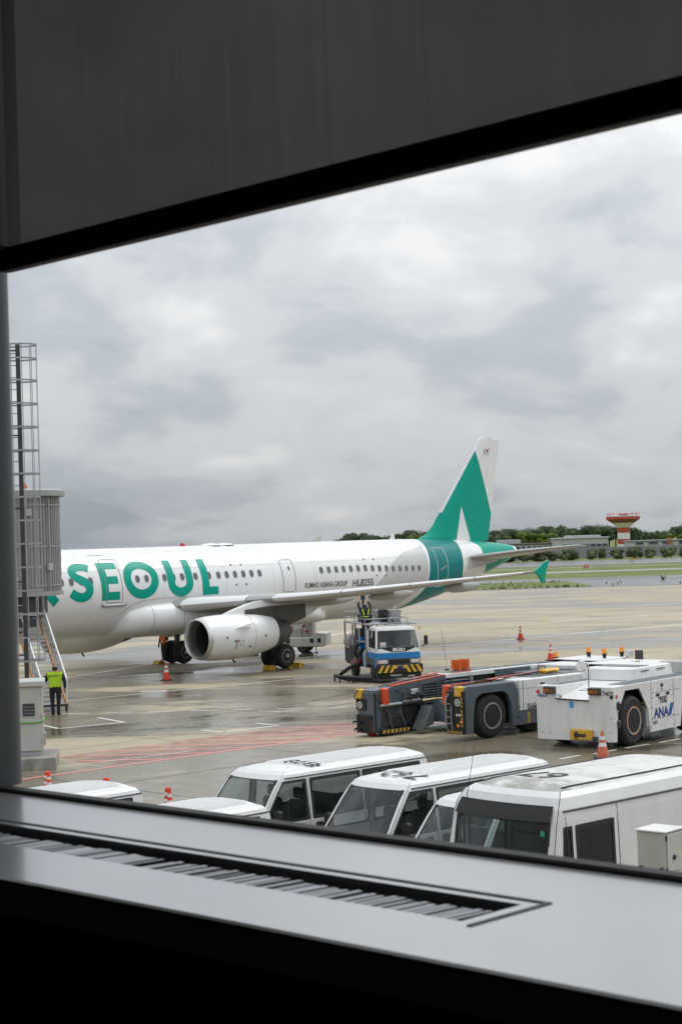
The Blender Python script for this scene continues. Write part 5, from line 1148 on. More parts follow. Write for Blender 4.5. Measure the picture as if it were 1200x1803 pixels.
MB().tube([(-.9, .5, 2.40), (.8, .55, 2.42), (.9, 1.3, 2.42)], .02, 6).build('roof_rail', M_galv, FT)
MB().loft([[(x, y, z) for x, y in rrect(.5, .5, .05, 2, .55, 2.3)] for z in (2.47, 3.0)]).build('control_box', M_galv, FT, False)
MB().box(.0, .35, 2.6, 3.1, 2.47, 3.02, .04).build('hose_basket', M_black, FT, False); MB().bar((.15, 1.8, 2.5), (.75, 2.7, 3.15), .06, .04).build('lift_arm', M_galv, FT, False); MB().bar((-.2, 1.7, 2.95), (.4, 1.9, 2.5), .05, .04).build('lift_arm', M_dsteel, FT, False)
for k in range(7): MB().tube([(-.3+k*.13+.07*math.cos(R(a)), 1.3, 2.48+.07*math.sin(R(a))) for a in range(0, 360, 45)], .012, 4, True).build('rope_coil', M_dsteel, FT)
MB().cyl((1.05, .1, 2.2), (1.05, .1, 2.35), .03, n=6).build('marker_lamp', M_amber, FT)
for x, y, z0, z1, r_ in ((-.95, 1.75, .7, 2.3, .05), (-.75, 1.72, .8, 2.4, .035), (-1.0, 2.9, .8, 2.2, .06), (-.5, 1.7, 1.2, 2.4, .05), (-1.05, 3.9, 1.4, 2.35, .05)): MB().cyl((x, y, z0), (x, y, z1), r_, n=8).build('riser_pipe', M_lgrey, FT)
MB().lathe((-.95, 4.2, 1.55), (-.95, 4.9, 1.55), [(.02, 0), (.3, .05), (.34, .5), (.3, .95), (.02, 1)], 14).build('pressure_tank', M_alu, FT)
MB().box(-1.12, -.8, 2.35, 2.6, 1.35, 1.85, .02).build('meter_head', M_blue, FT, False); MB().box(-1.1, -.7, 3.0, 3.4, 1.4, 2.2, .02).build('control_cabinet', M_dsteel, FT, False); MB().box(-.6, .9, 1.64, 1.72, 1.3, 2.35, .01).build('headboard', M_dsteel, FT, False)
MB().box(-.7, -.2, 3.3, 4.2, 2.461, 2.8, .03).build('deck_locker', M_dsteel, FT, False); MB().box(.2, .9, 3.4, 4.6, 2.461, 2.95, .03).build('deck_locker', M_galv, FT, False)
# deck hoses up to the wing
MB().tube([(-.75, 2.8, 2.46), (-.75, 3.0, 3.1), (-.72, 3.1, 3.52)], .05, 8).build('deck_hose', M_rubber, FT)
MB().lathe((-.72, 3.1, 3.45), (-.72, 3.1, 3.68), [(.09, 0), (.12, .5), (.1, 1)], 10).build('fuel_nozzle', M_dsteel, FT)
# refueller stands on the deck
pp = mtx(FT) @ Vector((-.85, 2.3, 1.705))
MB().box(-1.15, -.05, 1.72, 2.9, 1.64, 1.70, .01).build('operator_well', M_galv, FT, False)
w2 = person('person', 'person in black with lime harness reaching up to the wing from the truck platform', J2, RD, E0, tuple(pp), R(10), reg2, None, .95, False)
for s_ in (-1, 1): MB().bar((s_*.06, -.085, 1.06), (s_*.13, -.07, 1.44), .05, .012, (0, 1, 0)).build('harness_strap', M_hiv, w2, False)
MB().tube([(.16*math.cos(R(a)), .02+.13*math.sin(R(a)), 1.08) for a in range(0, 360, 30)], .022, 5, True).build('harness_belt', M_hiv, w2)
# intake hose on its trolley beside the truck
hs = thing('hose_trolley', 'black fuel hose resting on a small wheeled trolley left of the fuel truck', 'hose', (.5, 75.0, 0)); resite(hs)
def ho(p): return Vector((p.x-.5, p.y-75.0, p.z))
MB().tube([(.55, 75.4, .75), (.2, 75.2, .62), (-.1, 75.2, .42), (-.35, 75.35, .22), (.0, 75.0, .16), (.6, 74.7, .12), (1.5, 74.0, .10), (2.1, 73.6, .14)], .085, 8).tf(ho).build('fuel_hose', M_rubber, hs)
MB().tube([(-.5, 75.6, .28), (-.2, 75.0, .26), (.5, 74.6, .24), (1.2, 74.1, .24)], .05, 8).tf(ho).build('trolley_frame', M_dsteel, hs)
for x, y in ((-.5, 75.65), (-.25, 75.15), (.15, 75.0), (.38, 74.75)):
    MB().lathe((x-.03, y, .11), (x+.03, y, .11), [(.11, 0), (.11, 1)], 12).tf(ho).build('caster', M_rubber, hs); MB().box(x-.045, x+.045, y-.02, y+.02, .1, .3).tf(ho).build('caster_fork', M_galv, hs, False)
pf = thing('whip_flag_pole', 'thin dark whip pole standing on the apron right of the fuel truck', 'pole', (4.66, 79.9, 0)); resite(pf); MB().tube([(0, 0, 0), (-.1, 0, 1.0), (-.2, 0, 1.9)], .008, 5).build('pole', M_dsteel, pf); MB().lathe((0, 0, 0), (0, 0, .06), [(.12, 0), (.1, 1)], 10).build('base', M_rubber, pf)

# ------------------------------------------------------------------ belt loader behind the engine
BL = thing('belt_loader', 'white low baggage loader with grey boxes parked behind the near engine', 'loader', (-2.7, 94.6, 0), R(-3)); resite(BL)
MB().box(-3.2, 1.75, -.95, .95, .32, .85, .05).build('chassis', M_gse, BL, False)
MB().prism([(1.75, .34), (1.86, .38), (1.86, 1.0), (1.4, 1.06), (1.0, .86)], lambda a, b, t_: (a, t_, b), -.94, .94).build('nose', M_gse, BL, False)
MB().box(.55, 1.15, -.75, .3, .86, 1.62, .03).build('cabinet', M_lgrey, BL, False); MB().box(-.3, .53, -.75, .0, .86, 1.3, .03).build('cabinet', M_cab, BL, False)
MB().prism([(-.3, 1.3), (.53, 1.3), (.53, 1.62), (.1, 1.62)], lambda a, b, t_: (a, t_, b), -.7, -.66).build('screen', M_refl, BL, False)
MB().bar((-3.2, .5, .9), (1.2, .5, 1.75), .7, .16).build('conveyor', M_black, BL, False)
for k in range(5): MB().bar((.45+.085*k, -.8, 1.78-.14*k), (.53+.085*k, -.8, 1.65-.14*k), .10, .10, (0, 1, 0)).build('striped_bar', M_red if k % 2 == 0 else M_refl, BL, False)
for k in range(4): MB().box(-1.3+k*.26, -1.16+k*.26, -.72, -.70, .95, 1.45-.05*k, .01).build('guard_plate', M_refl, BL, False)
for x in (-.28, 1.0, 1.4): MB().box(x, x+.18, -.965, -.949, .55, .78).build('reflector', M_black, BL, False)
MB().box(.35, 1.0, -.962, -.949, .62, .66).build('lettering', M_inkblk, BL, False) if False else None
for x in (-2.4, .6):
    for s_ in (-1, 1): wheel(BL, x, s_*.8, .32, .22, s_)
MB().bar((1.3, -.8, .02), (1.3, -.8, .4), .04, .04).build('jack_leg', M_dsteel, BL, False); MB().box(1.2, 1.4, -.9, -.7, 0, .03).build('jack_foot', M_dsteel, BL, False)

# ------------------------------------------------------------------ towbarless tow tractor: local x from arm tips to cab, y left
GH = thing('tow_tractor', 'grey and white towbarless aircraft tractor with two long arms and orange straps', 'tow tractor', (2.23, 54.39, 0), math.atan2(.676, .737)); resite(GH)
ZT = 1.66
M_louv = mat('louvre_steel', (.16, .18, .19), .4, metal=.5, var=.2)
# right arm outer fender with wheel arch
arch = [(0.0, .22), (0.0, ZT-.05), (.08, ZT), (2.2, ZT), (2.36, ZT-.25), (2.46, .62), (2.46, .3), (2.1, .3), (2.07, .95), (1.92, 1.30), (1.72, 1.42), (.75, 1.42), (.48, 1.30), (.36, .95), (.30, .22)]
MB().prism(arch, lambda a, b, t_: (a, t_, b), -2.07, -1.93).build('fender', M_vgrey, GH, False)
MB().box(.02, 2.4, -1.929, -1.32, 1.46, ZT-.002, .02).build('arm_top', M_vgrey, GH, False)
MB().box(.30, 2.9, -1.42, -1.30, .3, 1.45, .02).build('arm_inner', M_dsteel, GH, False)
wheel(GH, 1.22, -1.80, .69, .46, -1, .60, M_rim, M_vgrey)
for x, y in ((3.2, -1.7), (7.3, -1.75), (7.3, 1.75)): wheel(GH, x, y, .62, .45, -1 if y < 0 else 1)
wheel(GH, 1.5, 1.72, .5, .4, 1)
# right arm tip
tip = MB().box(-.12, -.002, -2.05, -1.36, .24, ZT-.12, .02).build('arm_tip_panel', M_black, GH, False)
for z0, z1 in ((.45, 1.0), (1.05, 1.45)):
    n = int((z1-z0)/.11)
    for k in range(n): zz = z0+k*.11; MB().add([(-.124, -2.04, zz), (-.124, -1.97, zz+.05), (-.124, -1.97, zz+.10), (-.124, -2.04, zz+.05)], [(0, 1, 2, 3)]).build('hazard_stripe', M_yellow, tip, False)
for k in range(6): yy = -2.02+k*.11; MB().add([(-.124, yy, .26), (-.124, yy+.05, .26), (-.124, yy+.09, .33), (-.124, yy+.04, .33)], [(0, 1, 2, 3)]).build('hazard_stripe', M_yellow, tip, False)
MB().box(-.16, .10, -2.0, -1.74, ZT-.28, ZT+.02, .02).build('lamp_box', M_yellow, GH, False)
def sticker(par, x, y, z, r_, ax='x'):
    MB().cyl((x, y, z), (x-.004, y, z), r_, n=18).build('round_sticker', M_refl, par)
    MB().lathe((x-.005, y, z), (x-.007, y, z), [(r_*.7, 0), (r_*.7, 1), (r_*.45, 1), (r_*.45, 0)], 16, False).build('sticker_ring', M_inkblk, par)
    MB().bar((x-.006, y-r_*.4, z+r_*.5), (x-.006, y+r_*.35, z-r_*.5), .004, r_*.28, (1, 0, 0)).build('sticker_mark', M_inkblk, par, False)
sticker(tip, -.125, -1.84, 1.20, .11)
for y, m in ((-1.82, M_lens), (-1.93, M_lens)): MB().cyl((-.12, y, .82), (-.15, y, .82), .04, n=10).build('lamp', m, tip)
for y, z in ((-2.0, .62), (-1.86, .50)): MB().cyl((-.12, y, z), (-.15, y, z), .05, n=10).build('side_lamp', M_amber, tip)
MB().tube([(-.13, -1.40, .35), (-.2, -1.42, .6), (-.2, -1.42, 1.3), (-.05, -1.5, 1.55)], .025, 6).build('grab_rail', M_galv, tip)
MB().tube([(-.13, -1.62, .35), (-.18, -1.62, .6), (-.18, -1.62, 1.1)], .02, 6).build('grab_rail', M_galv, tip)
for z in (.55, .75, .95, 1.15): MB().tube([(-.19, -1.42, z), (-.18, -1.62, z)], .014, 5).build('grab_rung', M_galv, tip)
MB().box(-.10, .22, -1.40, -1.16, 1.08, ZT+.04, .03).build('orange_cover', M_redor, GH, False)
# white side panel with lettering
sp_ = MB().box(2.47, 9.6, -2.06, -1.9, .72, ZT+.04, .03).build('side_panel', M_gse, GH, False)
MB().box(2.47, 9.6, -2.04, -1.9, .28, .705, .02).build('side_skirt', M_vgrey, GH, False)
MB().box(2.5, 9.6, -2.064, -2.0, 1.40, 1.408).build('panel_seam', M_dsteel, sp_, False); MB().box(2.5, 9.6, -2.064, -2.0, .915, .922).build('panel_seam', M_dsteel, sp_, False)
text('Goldhofer', .24, M_inkblk, sp_, lambda x, y: (2.80+x*1.0, -2.063, .755+y), .010)
for x in (3.45, 5.4): MB().box(x, x+.22, -2.066, -2.05, 1.44, 1.54, .01).build('panel_latch', M_black, sp_, False)
for k in range(4): MB().box(2.85, 2.93, -2.046, -2.03, .34+k*.085, .40+k*.085).build('size_mark', M_yellow, GH, False)
MB().bar((2.35, -2.09, .58), (2.6, -2.09, .70), .03, .06).build('step', M_vgrey, GH, False)
# right arm deck
MB().box(2.41, 9.6, -1.899, -1.0, 1.5, ZT+.03, .02).build('deck', M_gse, GH, False)
for k in range(9): MB().box(3.4+k*.62, 3.9+k*.62, -1.8, -1.1, ZT+.031, ZT+.042).build('deck_grating', M_louv, GH, False)
def strap(pts, nm='strap'): MB().loft([[Vector(p)+Vector((0, a, b)) for a, b in ((-.05, 0), (.05, 0), (.05, .03), (-.05, .03))] for p in pts]).build(nm, M_redor, GH, False)
strap([(.1, -1.38, ZT+.02), (1.6, -1.36, ZT+.03), (2.4, -1.3, ZT+.08), (4.6, -1.12, ZT+.12)]); strap([(.2, -1.2, ZT-.05), (2.4, -1.15, ZT+.06)])
MB().tube([(.4, -1.6, ZT+.02), (1.4, -1.55, ZT+.1), (2.2, -1.5, ZT+.04), (3.0, -1.35, ZT+.10), (4.4, -1.2, ZT+.13)], .025, 6).build('cable', M_black, GH)
MB().box(4.5, 5.3, -1.35, -1.0, ZT+.063, ZT+.20, .06).build('tool_bag', M_yellow, GH); MB().tube([(4.4, -1.1, ZT+.06), (4.5, -1.1, ZT+.3), (4.8, -1.1, ZT+.28), (4.9, -1.1, ZT+.06)], .02, 6).build('hose_loop', M_black, GH)
# left arm
la = [(0, .3), (0, ZT-.03), (2.3, ZT+.0), (2.3, 1.3), (1.75, 1.2), (1.55, .95), (1.5, .3)]
MB().prism([(-.55, .12), (-.55, 1.44), (1.5, 1.60), (1.5, 1.2), (1.1, 1.1), (.8, .8), (.75, .12)], lambda a, b, t_: (a, t_, b), 1.28, 1.36).build('arm_inner', M_vgrey, GH, False)
MB().prism([(-.6, .12), (6.4, .3), (6.4, ZT+.05), (2.0, ZT+.02), (-.6, 1.44)], lambda a, b, t_: (a, t_, b), 1.98, 2.07).build('arm_outer', M_vgrey, GH, False)
MB().prism([(-.6, 1.34), (2.6, 1.58), (2.6, 1.70), (-.6, 1.46)], lambda a, b, t_: (a, t_, b), 1.27, 1.979).build('arm_top', M_vgrey, GH, False)
MB().box(2.6, 9.0, 1.3, 2.06, 1.60, ZT+.10, .02).build('deck', M_gse, GH, False)
MB().box(.8, 6.2, 1.5, 1.6, .25, 1.5).build('arm_core', M_black, GH, False)
MB().box(-.66, -.601, 1.30, 2.05, .14, 1.42, .02).build('arm_tip_plate', M_vgrey, GH, False); MB().box(-.74, -.661, 1.34, 2.04, .12, .70, .02).build('tip_buffer', M_black, GH, False)
lt_ = MB().box(-.72, -.661, 1.62, 2.05, .84, 1.20, .02).build('arm_tip_panel', M_black, GH, False)
MB().box(-.76, -.52, 1.80, 2.03, 1.20, 1.50, .02).build('lamp_box', M_yellow, GH, False); sticker(lt_, -.725, 1.86, 1.0, .11)
MB().box(-.35, -.10, 1.14, 1.40, .98, 1.52, .03).build('orange_cover', M_redor, GH, False); MB().box(-.615, -.59, 1.5, 1.75, 1.33, 1.44, .005).build('number_plate', M_inkblu, GH, False)
for y in (1.95, 1.75): MB().tube([(-.72, y, .45), (-.9, y+.03, .5), (-.92, y+.03, .42)], .03, 6).build('tow_hook', M_black, lt_); MB().tube([(-.72, y, .24), (-.88, y, .26), (-.9, y, .18)], .03, 6).build('tow_hook', M_black, lt_)
MB().tube([(-.72, 1.95, 1.1), (-.85, 1.98, 1.25), (-.8, 1.9, 1.45), (-.7, 1.85, 1.48)], .018, 5).build('cable', M_black, lt_)
for k in range(4): zz = .2+k*.1; MB().add([(-.724, 1.33, zz), (-.724, 1.40, zz+.05), (-.724, 1.40, zz+.1), (-.724, 1.33, zz+.05)], [(0, 1, 2, 3)]).build('hazard_stripe', M_yellow, lt_, False)
MB().box(-.35, .35, 1.22, 1.27, .3, .95, .02).build('arm_cover', M_dsteel, GH, False); MB().tube([(-.45, 1.2, .98), (.6, 1.15, 1.0), (.8, 1.12, 1.0)], .05, 8).build('hydraulic_ram', M_galv, GH); MB().cyl((.45, 1.16, 1.0), (1.2, 1.1, 1.02), .085, n=10).build('hydraulic_cylinder', M_dsteel, GH)
hb_ = MB().box(-.5, .75, 1.10, 1.27, .10, .22, .01).build('skid_bar', M_black, GH, False)
hazard(hb_, lambda a, b: (-.49+a, 1.097, .11+b), 1.25, .10, 7, .6)
MB().box(.95, 1.25, 1.18, 1.27, 1.22, 1.40, .02).build('valve_box', M_lgrey, GH, False)
MB().box(.62, 1.15, 1.19, 1.275, .30, 1.18, .02).build('recess_shade', M_black, GH, False); MB().box(-.05, .5, 1.17, 1.215, .24, .62, .02).build('recess_shade', M_black, GH, False)  # raised black boxes: the darkness of recesses put in as colour
for a_, b_ in (((-.15, 1.19, .80), (.02, 1.19, .24)), ((.40, 1.19, .70), (.62, 1.19, .26)), ((.58, 1.2, 1.28), (.60, 1.2, .9)), ((1.15, 1.2, 1.3), (1.4, 1.2, .7))): MB().bar(a_, b_, .05, .06, (0, 1, 0)).build('rib_bracket', M_vgrey, GH, False)
for pts in ([(.75, 1.16, 1.3), (.7, 1.1, 1.2), (.85, 1.08, 1.05), (1.0, 1.12, .8)], [(1.1, 1.15, 1.3), (1.3, 1.1, 1.18), (1.5, 1.12, 1.3)], [(.2, 1.16, 1.4), (.5, 1.12, 1.3), (.7, 1.14, 1.38)], [(-.5, 1.25, 1.2), (-.3, 1.16, .9), (-.2, 1.16, .6)], [(1.2, 1.1, .6), (1.6, 1.0, .8), (2.0, 1.0, .7), (2.4, 1.05, .8)]): MB().tube(pts, .018, 6).build('hydraulic_hose', M_rubber, GH)
for x, z in ((-.45, 1.3), (-.05, 1.35), (.4, 1.38), (.85, 1.42), (1.35, 1.5), (-.45, .25), (.1, .7)): MB().cyl((x, 1.28, z), (x, 1.255, z), .022, n=6).build('bolt', M_dsteel, GH)
MB().box(-.3, .1, 1.2, 1.5, .02, .11, .02).build('roller_foot', M_dsteel, GH, False); MB().lathe((-.45, 1.5, .10), (-.45, 1.75, .10), [(.1, 0), (.1, 1)], 12).build('guide_roller', M_red, GH)
MB().prism([(2.3, .6), (3.2, .62), (3.05, 1.15), (2.6, 1.12)], lambda a, b, t_: (a, t_, b), .98, 1.12).build('gate_plate', M_vgrey, GH, False); MB().tube([(1.3, 1.08, 1.02), (2.4, 1.05, 1.0), (3.2, 1.05, 1.02)], .045, 8).build('gate_rod', M_galv, GH)
for x in (2.62, 4.3, 6.0, 7.7): MB().box(x, x+.012, -2.066, -2.05, .72, 1.69).build('panel_seam', M_dsteel, sp_, False)
for x in (2.6, 3.3, 4.1, 5.0, 5.9): MB().cyl((x, -2.06, .84), (x, -2.072, .84), .016, n=6).build('bolt', M_dsteel, sp_)
for k in range(8): MB().cyl((.12, -2.07, .35+k*.155), (.12, -2.082, .35+k*.155), .016, n=6).build('bolt', M_dsteel, GH)
# louvres on inner face of left arm
for x0, x1 in ((1.62, 2.2), (2.27, 2.85), (2.92, 3.75)):
    MB().box(x0-.05, x0-.01, 1.27, 1.42, .62, 1.62, .01).build('louvre_frame', M_vgrey, GH, False)
    for k in range(10): MB().bar((x0, 1.33, .74+k*.087), (x1, 1.33, .74+k*.087), .12, .022, (0, -.5, 1)).build('louvre', M_louv, GH, False)
MB().box(3.78, 3.88, 1.24, 1.42, .62, 1.66, .01).build('louvre_frame', M_galv, GH, False)
MB().box(5.0, 6.8, 1.26, 1.34, .9, ZT+.08, .02).build('inner_panel', M_vgrey, GH, False)
MB().box(3.88, 5.0, 1.40, 1.46, .6, 1.59).build('dark_bay', M_black, GH, False)
for k in range(10): MB().box(2.8+k*.55, 3.25+k*.55, 1.4, 1.95, ZT+.101, ZT+.112).build('deck_grating', M_louv, GH, False)
strap([(.2, 1.36, 1.535), (2.5, 1.36, 1.71), (3.9, 1.36, ZT+.11)]); strap([(.3, 1.62, 1.54), (2.6, 1.7, ZT+.105)])
MB().tube([(.0, 1.7, 1.54), (1.2, 1.6, 1.66), (2.4, 1.55, 1.72), (4.0, 1.5, ZT+.14)], .02, 6).build('cable', M_black, GH)
# cradle between the arms
MB().prism([(1.6, .32), (2.3, .30), (2.15, .75), (1.75, 1.05)], lambda a, b, t_: (a, t_, b), -.6, 1.05).build('wheel_cradle', M_vgrey, GH, False)
MB().prism([(.75, .14), (1.25, .30), (1.32, .85), (1.24, .87)], lambda a, b, t_: (a, t_, b), .55, 1.05).build('cradle_shovel', M_louv, GH, False)
for k in range(5): MB().box(1.06+k*.03, 1.09+k*.03, .6, .68, .42+k*.07, .47+k*.07).build('hazard_stripe', M_yellow, GH, False)
MB().box(2.3, 5.2, -1.2, 1.2, .35, .70, .03).build('cradle_frame', M_dsteel, GH, False)
MB().prism([(2.2, .75), (3.1, .75), (2.9, 1.3), (2.55, 1.32)], lambda a, b, t_: (a, t_, b), .55, .95).build('gate_bracket', M_lgrey, GH, False)
MB().tube([(1.7, .6, .95), (3.2, .6, 1.0)], .06, 8).build('hydraulic_ram', M_galv, GH); MB().tube([(1.2, .95, 1.02), (1.75, .85, 1.06), (2.1, .8, 1.02)], .02, 6).build('hose', M_yellow, GH)
# body and cab
MB().box(5.8, 10.4, -1.0, 1.28, .4, 1.6, .05).build('body', M_vgrey, GH, False)
MB().box(7.2, 10.45, -1.9, 2.06, 1.601, ZT+.10, .03).build('rear_deck', M_gse, GH, False)
MB().box(9.61, 10.4, -2.05, 2.05, .35, 1.6, .05).build('rear_bumper', M_vgrey, GH, False)
MB().prism([(6.9, 1.66), (9.1, 1.66), (8.9, 1.84), (7.1, 1.80)], lambda a, b, t_: (a, t_, b), -1.75, -.9).build('cab', M_vgrey, GH, False); MB().prism([(8.6, 1.66), (10.3, 1.66), (10.1, 1.80), (8.75, 1.80)], lambda a, b, t_: (a, t_, b), -.2, 1.7).build('cab', G_dark if False else M_louv, GH, False)
MB().box(8.55, 10.3, -.25, 1.75, 1.801, 1.84, .02).build('cab_roof', M_gse, GH, False); MB().box(6.95, 9.05, -1.8, -.85, 1.841, 1.87, .02).build('cab_roof', M_gse, GH, False)
for x, y, zb in ((8.75, 1.8, ZT+.05), (9.7, 1.1, 1.84), (9.35, .1, 1.84), (10.25, .05, 1.84)):
    bc = MB().lathe((x, y, zb), (x, y, zb+.17), [(.04, 0), (.06, .3), (.085, .9), (.085, 1)], 12).build('beacon_base', M_black, GH); MB().lathe((x, y, zb+.171), (x, y, zb+.36), [(.082, 0), (.078, .8), (.055, 1)], 14).build('beacon_lens', M_amber, bc)
for x, y in ((9.2, .6), (10.0, .6)): MB().cyl((x, y, 1.84), (x, y, 2.05), .012, n=5).build('antenna', M_black, GH)
MB().box(10.15, 10.4, -.35, -.2, 1.841, 2.08, .02).build('floodlight', M_lens, GH, False); MB().box(10.2, 10.45, -.75, -.55, 1.76, 2.08, .02).build('floodlight', M_dsteel, GH, False)
# orange X signs standing on the arm deck
for i, (x, lab) in enumerate(((3.72, 'orange crossed board on the tractor arm, nearer the fuel truck of the two'), (4.12, 'orange crossed board on the tractor arm, farther from the fuel truck of the two'))):
    p = mtx(GH) @ Vector((x, 1.85, ZT+.114)); sg = thing('orange_marker_board', lab, 'sign', tuple(p), R(-4 if i else 3), 'orange marker boards on the tow tractor')
    MB().box(-.16, .16, -.012, .012, .02, .34, .004).build('board', M_orange, sg, False)
    for a in (-1, 1): MB().bar((-a*.08, -.014, .09), (a*.08, -.014, .27), .004, .025, (0, 1, 0)).build('cross_stroke', M_redor, sg, False)
    MB().box(-.1, .1, -.03, .03, 0, .02).build('foot', M_black, sg, False)

# ------------------------------------------------------------------ white pushback tug: local x rearwards, y left
TG = thing('pushback_tug', 'low white pushback tug with big black wheels and yellow tow hitch', 'tow tractor', (6.68, 50.97, 0), R(51)); resite(TG)
HW, TZ = 1.31, 1.80
fr_ = MB().prism([(-HW, .22), (HW, .22), (HW, TZ), (.62, TZ), (.62, 1.42), (-.48, 1.42), (-.48, TZ), (-HW, TZ)], lambda a, b, t_: (t_, a, b), 0, .05).build('front_plate', M_gse, TG, False)
def sidep(y0, y1):
    poly = [(.051, .22), (.13, .22), (.22, 1.05), (.68, 1.66), (1.52, 1.66), (2.0, 1.02), (2.12, .45), (2.14, .30), (4.0, .30), (4.2, 1.2), (4.6, 1.55), (5.3, 1.55), (5.8, 1.0), (5.9, .3), (6.3, .3), (6.3, TZ), (.051, TZ)]
    return MB().prism(poly, lambda a, b, t_: (a, t_, b), y0, y1).build('side_panel', M_gse, TG, False)
sr = sidep(-HW, -HW+.05); sidep(HW-.05, HW)
MB().box(.06, 6.25, -.72, .72, .35, 1.40, .02).build('chassis', M_black, TG, False)
for y0, y1 in ((-HW+.051, -.50), (.63, HW-.051)): MB().box(.051, 6.3, y0, y1, TZ-.06, TZ, .008).build('side_deck', M_gse, TG, False)
MB().grid(1, 6, lambda u, v: (.051+(2.35)*v, -.49+1.11*u, 1.42+.37*min(1, v*1.15))).build('sloped_deck', M_gse, TG, True, fix=False)
MB().box(2.4, 6.3, -.49, .62, TZ-.05, TZ+.002, .008).build('rear_deck', M_gse, TG, False)
for s_ in (-.49, .62): MB().add([(.051, s_, 1.42), (2.4, s_, 1.79), (.051, s_, 1.79)], [(0, 1, 2)]).build('notch_wall', M_gse, TG, False)
for k in range(14): MB().box(.9+k*.36, 1.2+k*.36, -1.2, -.62, TZ+.001, TZ+.014).build('deck_grating', M_louv, TG, False)
for k in range(14): MB().box(.4+k*.36, .7+k*.36, .75, 1.2, TZ+.001, TZ+.014).build('deck_grating', M_louv, TG, False)
for k in range(5): MB().bar((1.0+k*.22, -.35, 1.60+k*.030), (1.0+k*.22, .45, 1.60+k*.030), .02, .012).build('tread_strip', M_dsteel, TG, False)
cabt = MB().loft([[(x, y, TZ+.003) for x, y in rrect(2.7, 1.75, .06, 2, 3.6, .25)], [(x, y, TZ+.32) for x, y in rrect(2.6, 1.65, .08, 2, 3.62, .25)], [(x, y, TZ+.36) for x, y in rrect(2.45, 1.5, .08, 2, 3.62, .25)]]).build('cab_cover', M_gse, TG)
MB().box(2.9, 3.6, -.50, .9, TZ+.361, TZ+.375).build('roof_hatch', M_louv, cabt, False)
for x in (2.9, 3.9): MB().box(x, x+.5, -.62, -.61, TZ+.22, TZ+.25).build('cover_handle', M_black, cabt, False)
for x in (1.15, 5.0):
    for s_ in (-1, 1):
        wheel(TG, x, s_*1.05, .74, .50, s_, .57, mat('rusty_rim', (.42, .30, .18), .6, var=.4, scale=12), M_dsteel)
        MB().box(x-.85, x+.85, s_*.74-.02, s_*.74+.02, .3, 1.7).build('wheel_well', M_black, TG, False)
MB().box(1.98, 2.12, -1.28, -.75, .45, 1.1, .03).build('wheel_step', M_lgrey, TG, False); MB().box(2.02, 2.14, -1.28, -.75, 1.12, 1.18, .01).build('wheel_step', M_yellow, TG, False)
# hitch
ht = MB().box(-.14, -.001, -.62, .12, .26, .56, .02).build('tow_hitch', M_yellow, TG, False); MB().box(-.146, -.141, -.42, -.02, .34, .44).build('hitch_slot', M_dsteel, ht, False); MB().box(-.16, -.141, -.16, -.05, .3, .5, .01).build('hitch_pin', M_dsteel, ht, False); MB().box(-.12, -.005, -.76, -.63, .24, .36, .01).build('hitch_bracket', M_dsteel, TG, False)
for y0, nm in ((.56, 0), (-.96, 1)):
    v = MB().prism([(0, TZ-.02), (-.13, TZ-.03), (-.11, TZ-.21), (0, TZ-.24)], lambda a, b, t_: (a-.001, t_, b), y0+.06, y0+.44).build('marker_lamp', M_dsteel, TG, False)
    MB().box(-.135, -.118, y0+.24, y0+.42, TZ-.19, TZ-.08, .01).build('lamp_lens', mat('dull_amber', (.38, .11, .015), .35, var=.2), v, False); MB().box(-.135, -.118, y0+.08, y0+.22, TZ-.19, TZ-.08, .01).build('lamp_lens', mat('dim_lens', (.25, .07, .02), .3), v, False)
for y, z, m in ((1.25, 1.62, M_red), (-1.245, 1.52, M_inkblk)): MB().cyl((-.001, y, z), (-.02, y, z), .055, n=12).build('reflector', m, TG)
MB().cyl((-HW*0+.16, -HW-.001, 1.53), (.16, -HW-.02, 1.53), .055, n=12).build('reflector', M_redor, TG)
text('T4075', .17, M_inkblk, fr_, lambda x, y: (-.006, -.955-x*.8, 1.56+y), .004); text('ANA', .15, M_inkblu, fr_, lambda x, y: (-.006, 1.26-x*.72, 1.46+y), .004); MB().add([(-.006, 1.01, 1.46), (-.006, .965, 1.46), (-.006, .935, 1.57), (-.006, .98, 1.57)], [(0, 1, 2, 3)]).build('logo_bar', M_inkblu, fr_, False)
MB().tube([(-.03, .62, 1.43), (-.05, -.5, 1.40)], .022, 6).build('notch_rail', M_black, TG)
MB().lathe((-.02, .46, 1.46), (-.06, .46, 1.60), [(.03, 0), (.05, .3), (.09, .6), (.06, 1)], 12).build('work_lamp', M_lens, TG)
MB().box(-.012, -.001, .03, .18, 1.18, 1.36).build('sticker', mat('blue_sticker', (.08, .32, .6), .5), TG, False)
mp_ = MB().tube([(.1, -.44, 1.78), (.1, -.44, 2.45), (.12, -.3, 2.52)], .022, 6).build('mirror_post', M_galv, TG); MB().lathe((.12, -.22, 2.38), (.05, -.22, 2.40), [(.17, 0), (.19, .5), (.15, 1)], 16).build('mirror', M_refl, mp_)
for y, z in ((1.15, .42), (.85, .42), (-1.2, .5), (-1.2, .9)): MB().cyl((-.001, y, z), (-.008, y, z), .018, n=6).build('bolt', M_dsteel, TG)
for z in (1.25, .72): MB().lathe((.22, -HW-.02, z-.11), (.22, -HW-.02, z+.13), [(.05, 0), (.07, .2), (.07, .8), (.03, 1)], 10).build('fender_cylinder', M_dsteel, TG)
for z in (1.44, .66): MB().box(2.2, 4.0, -HW-.004, -HW-.001, z, z+.010).build('panel_seam', M_dsteel, sr, False)
for x in (2.2, 3.6): MB().box(x, x+.012, -HW-.004, -HW-.001, .3, TZ).build('panel_seam', M_dsteel, sr, False)
ty = lambda x0, z0, sx=1.0: (lambda x, y: (x0+x*sx, -HW-.006, z0+y))
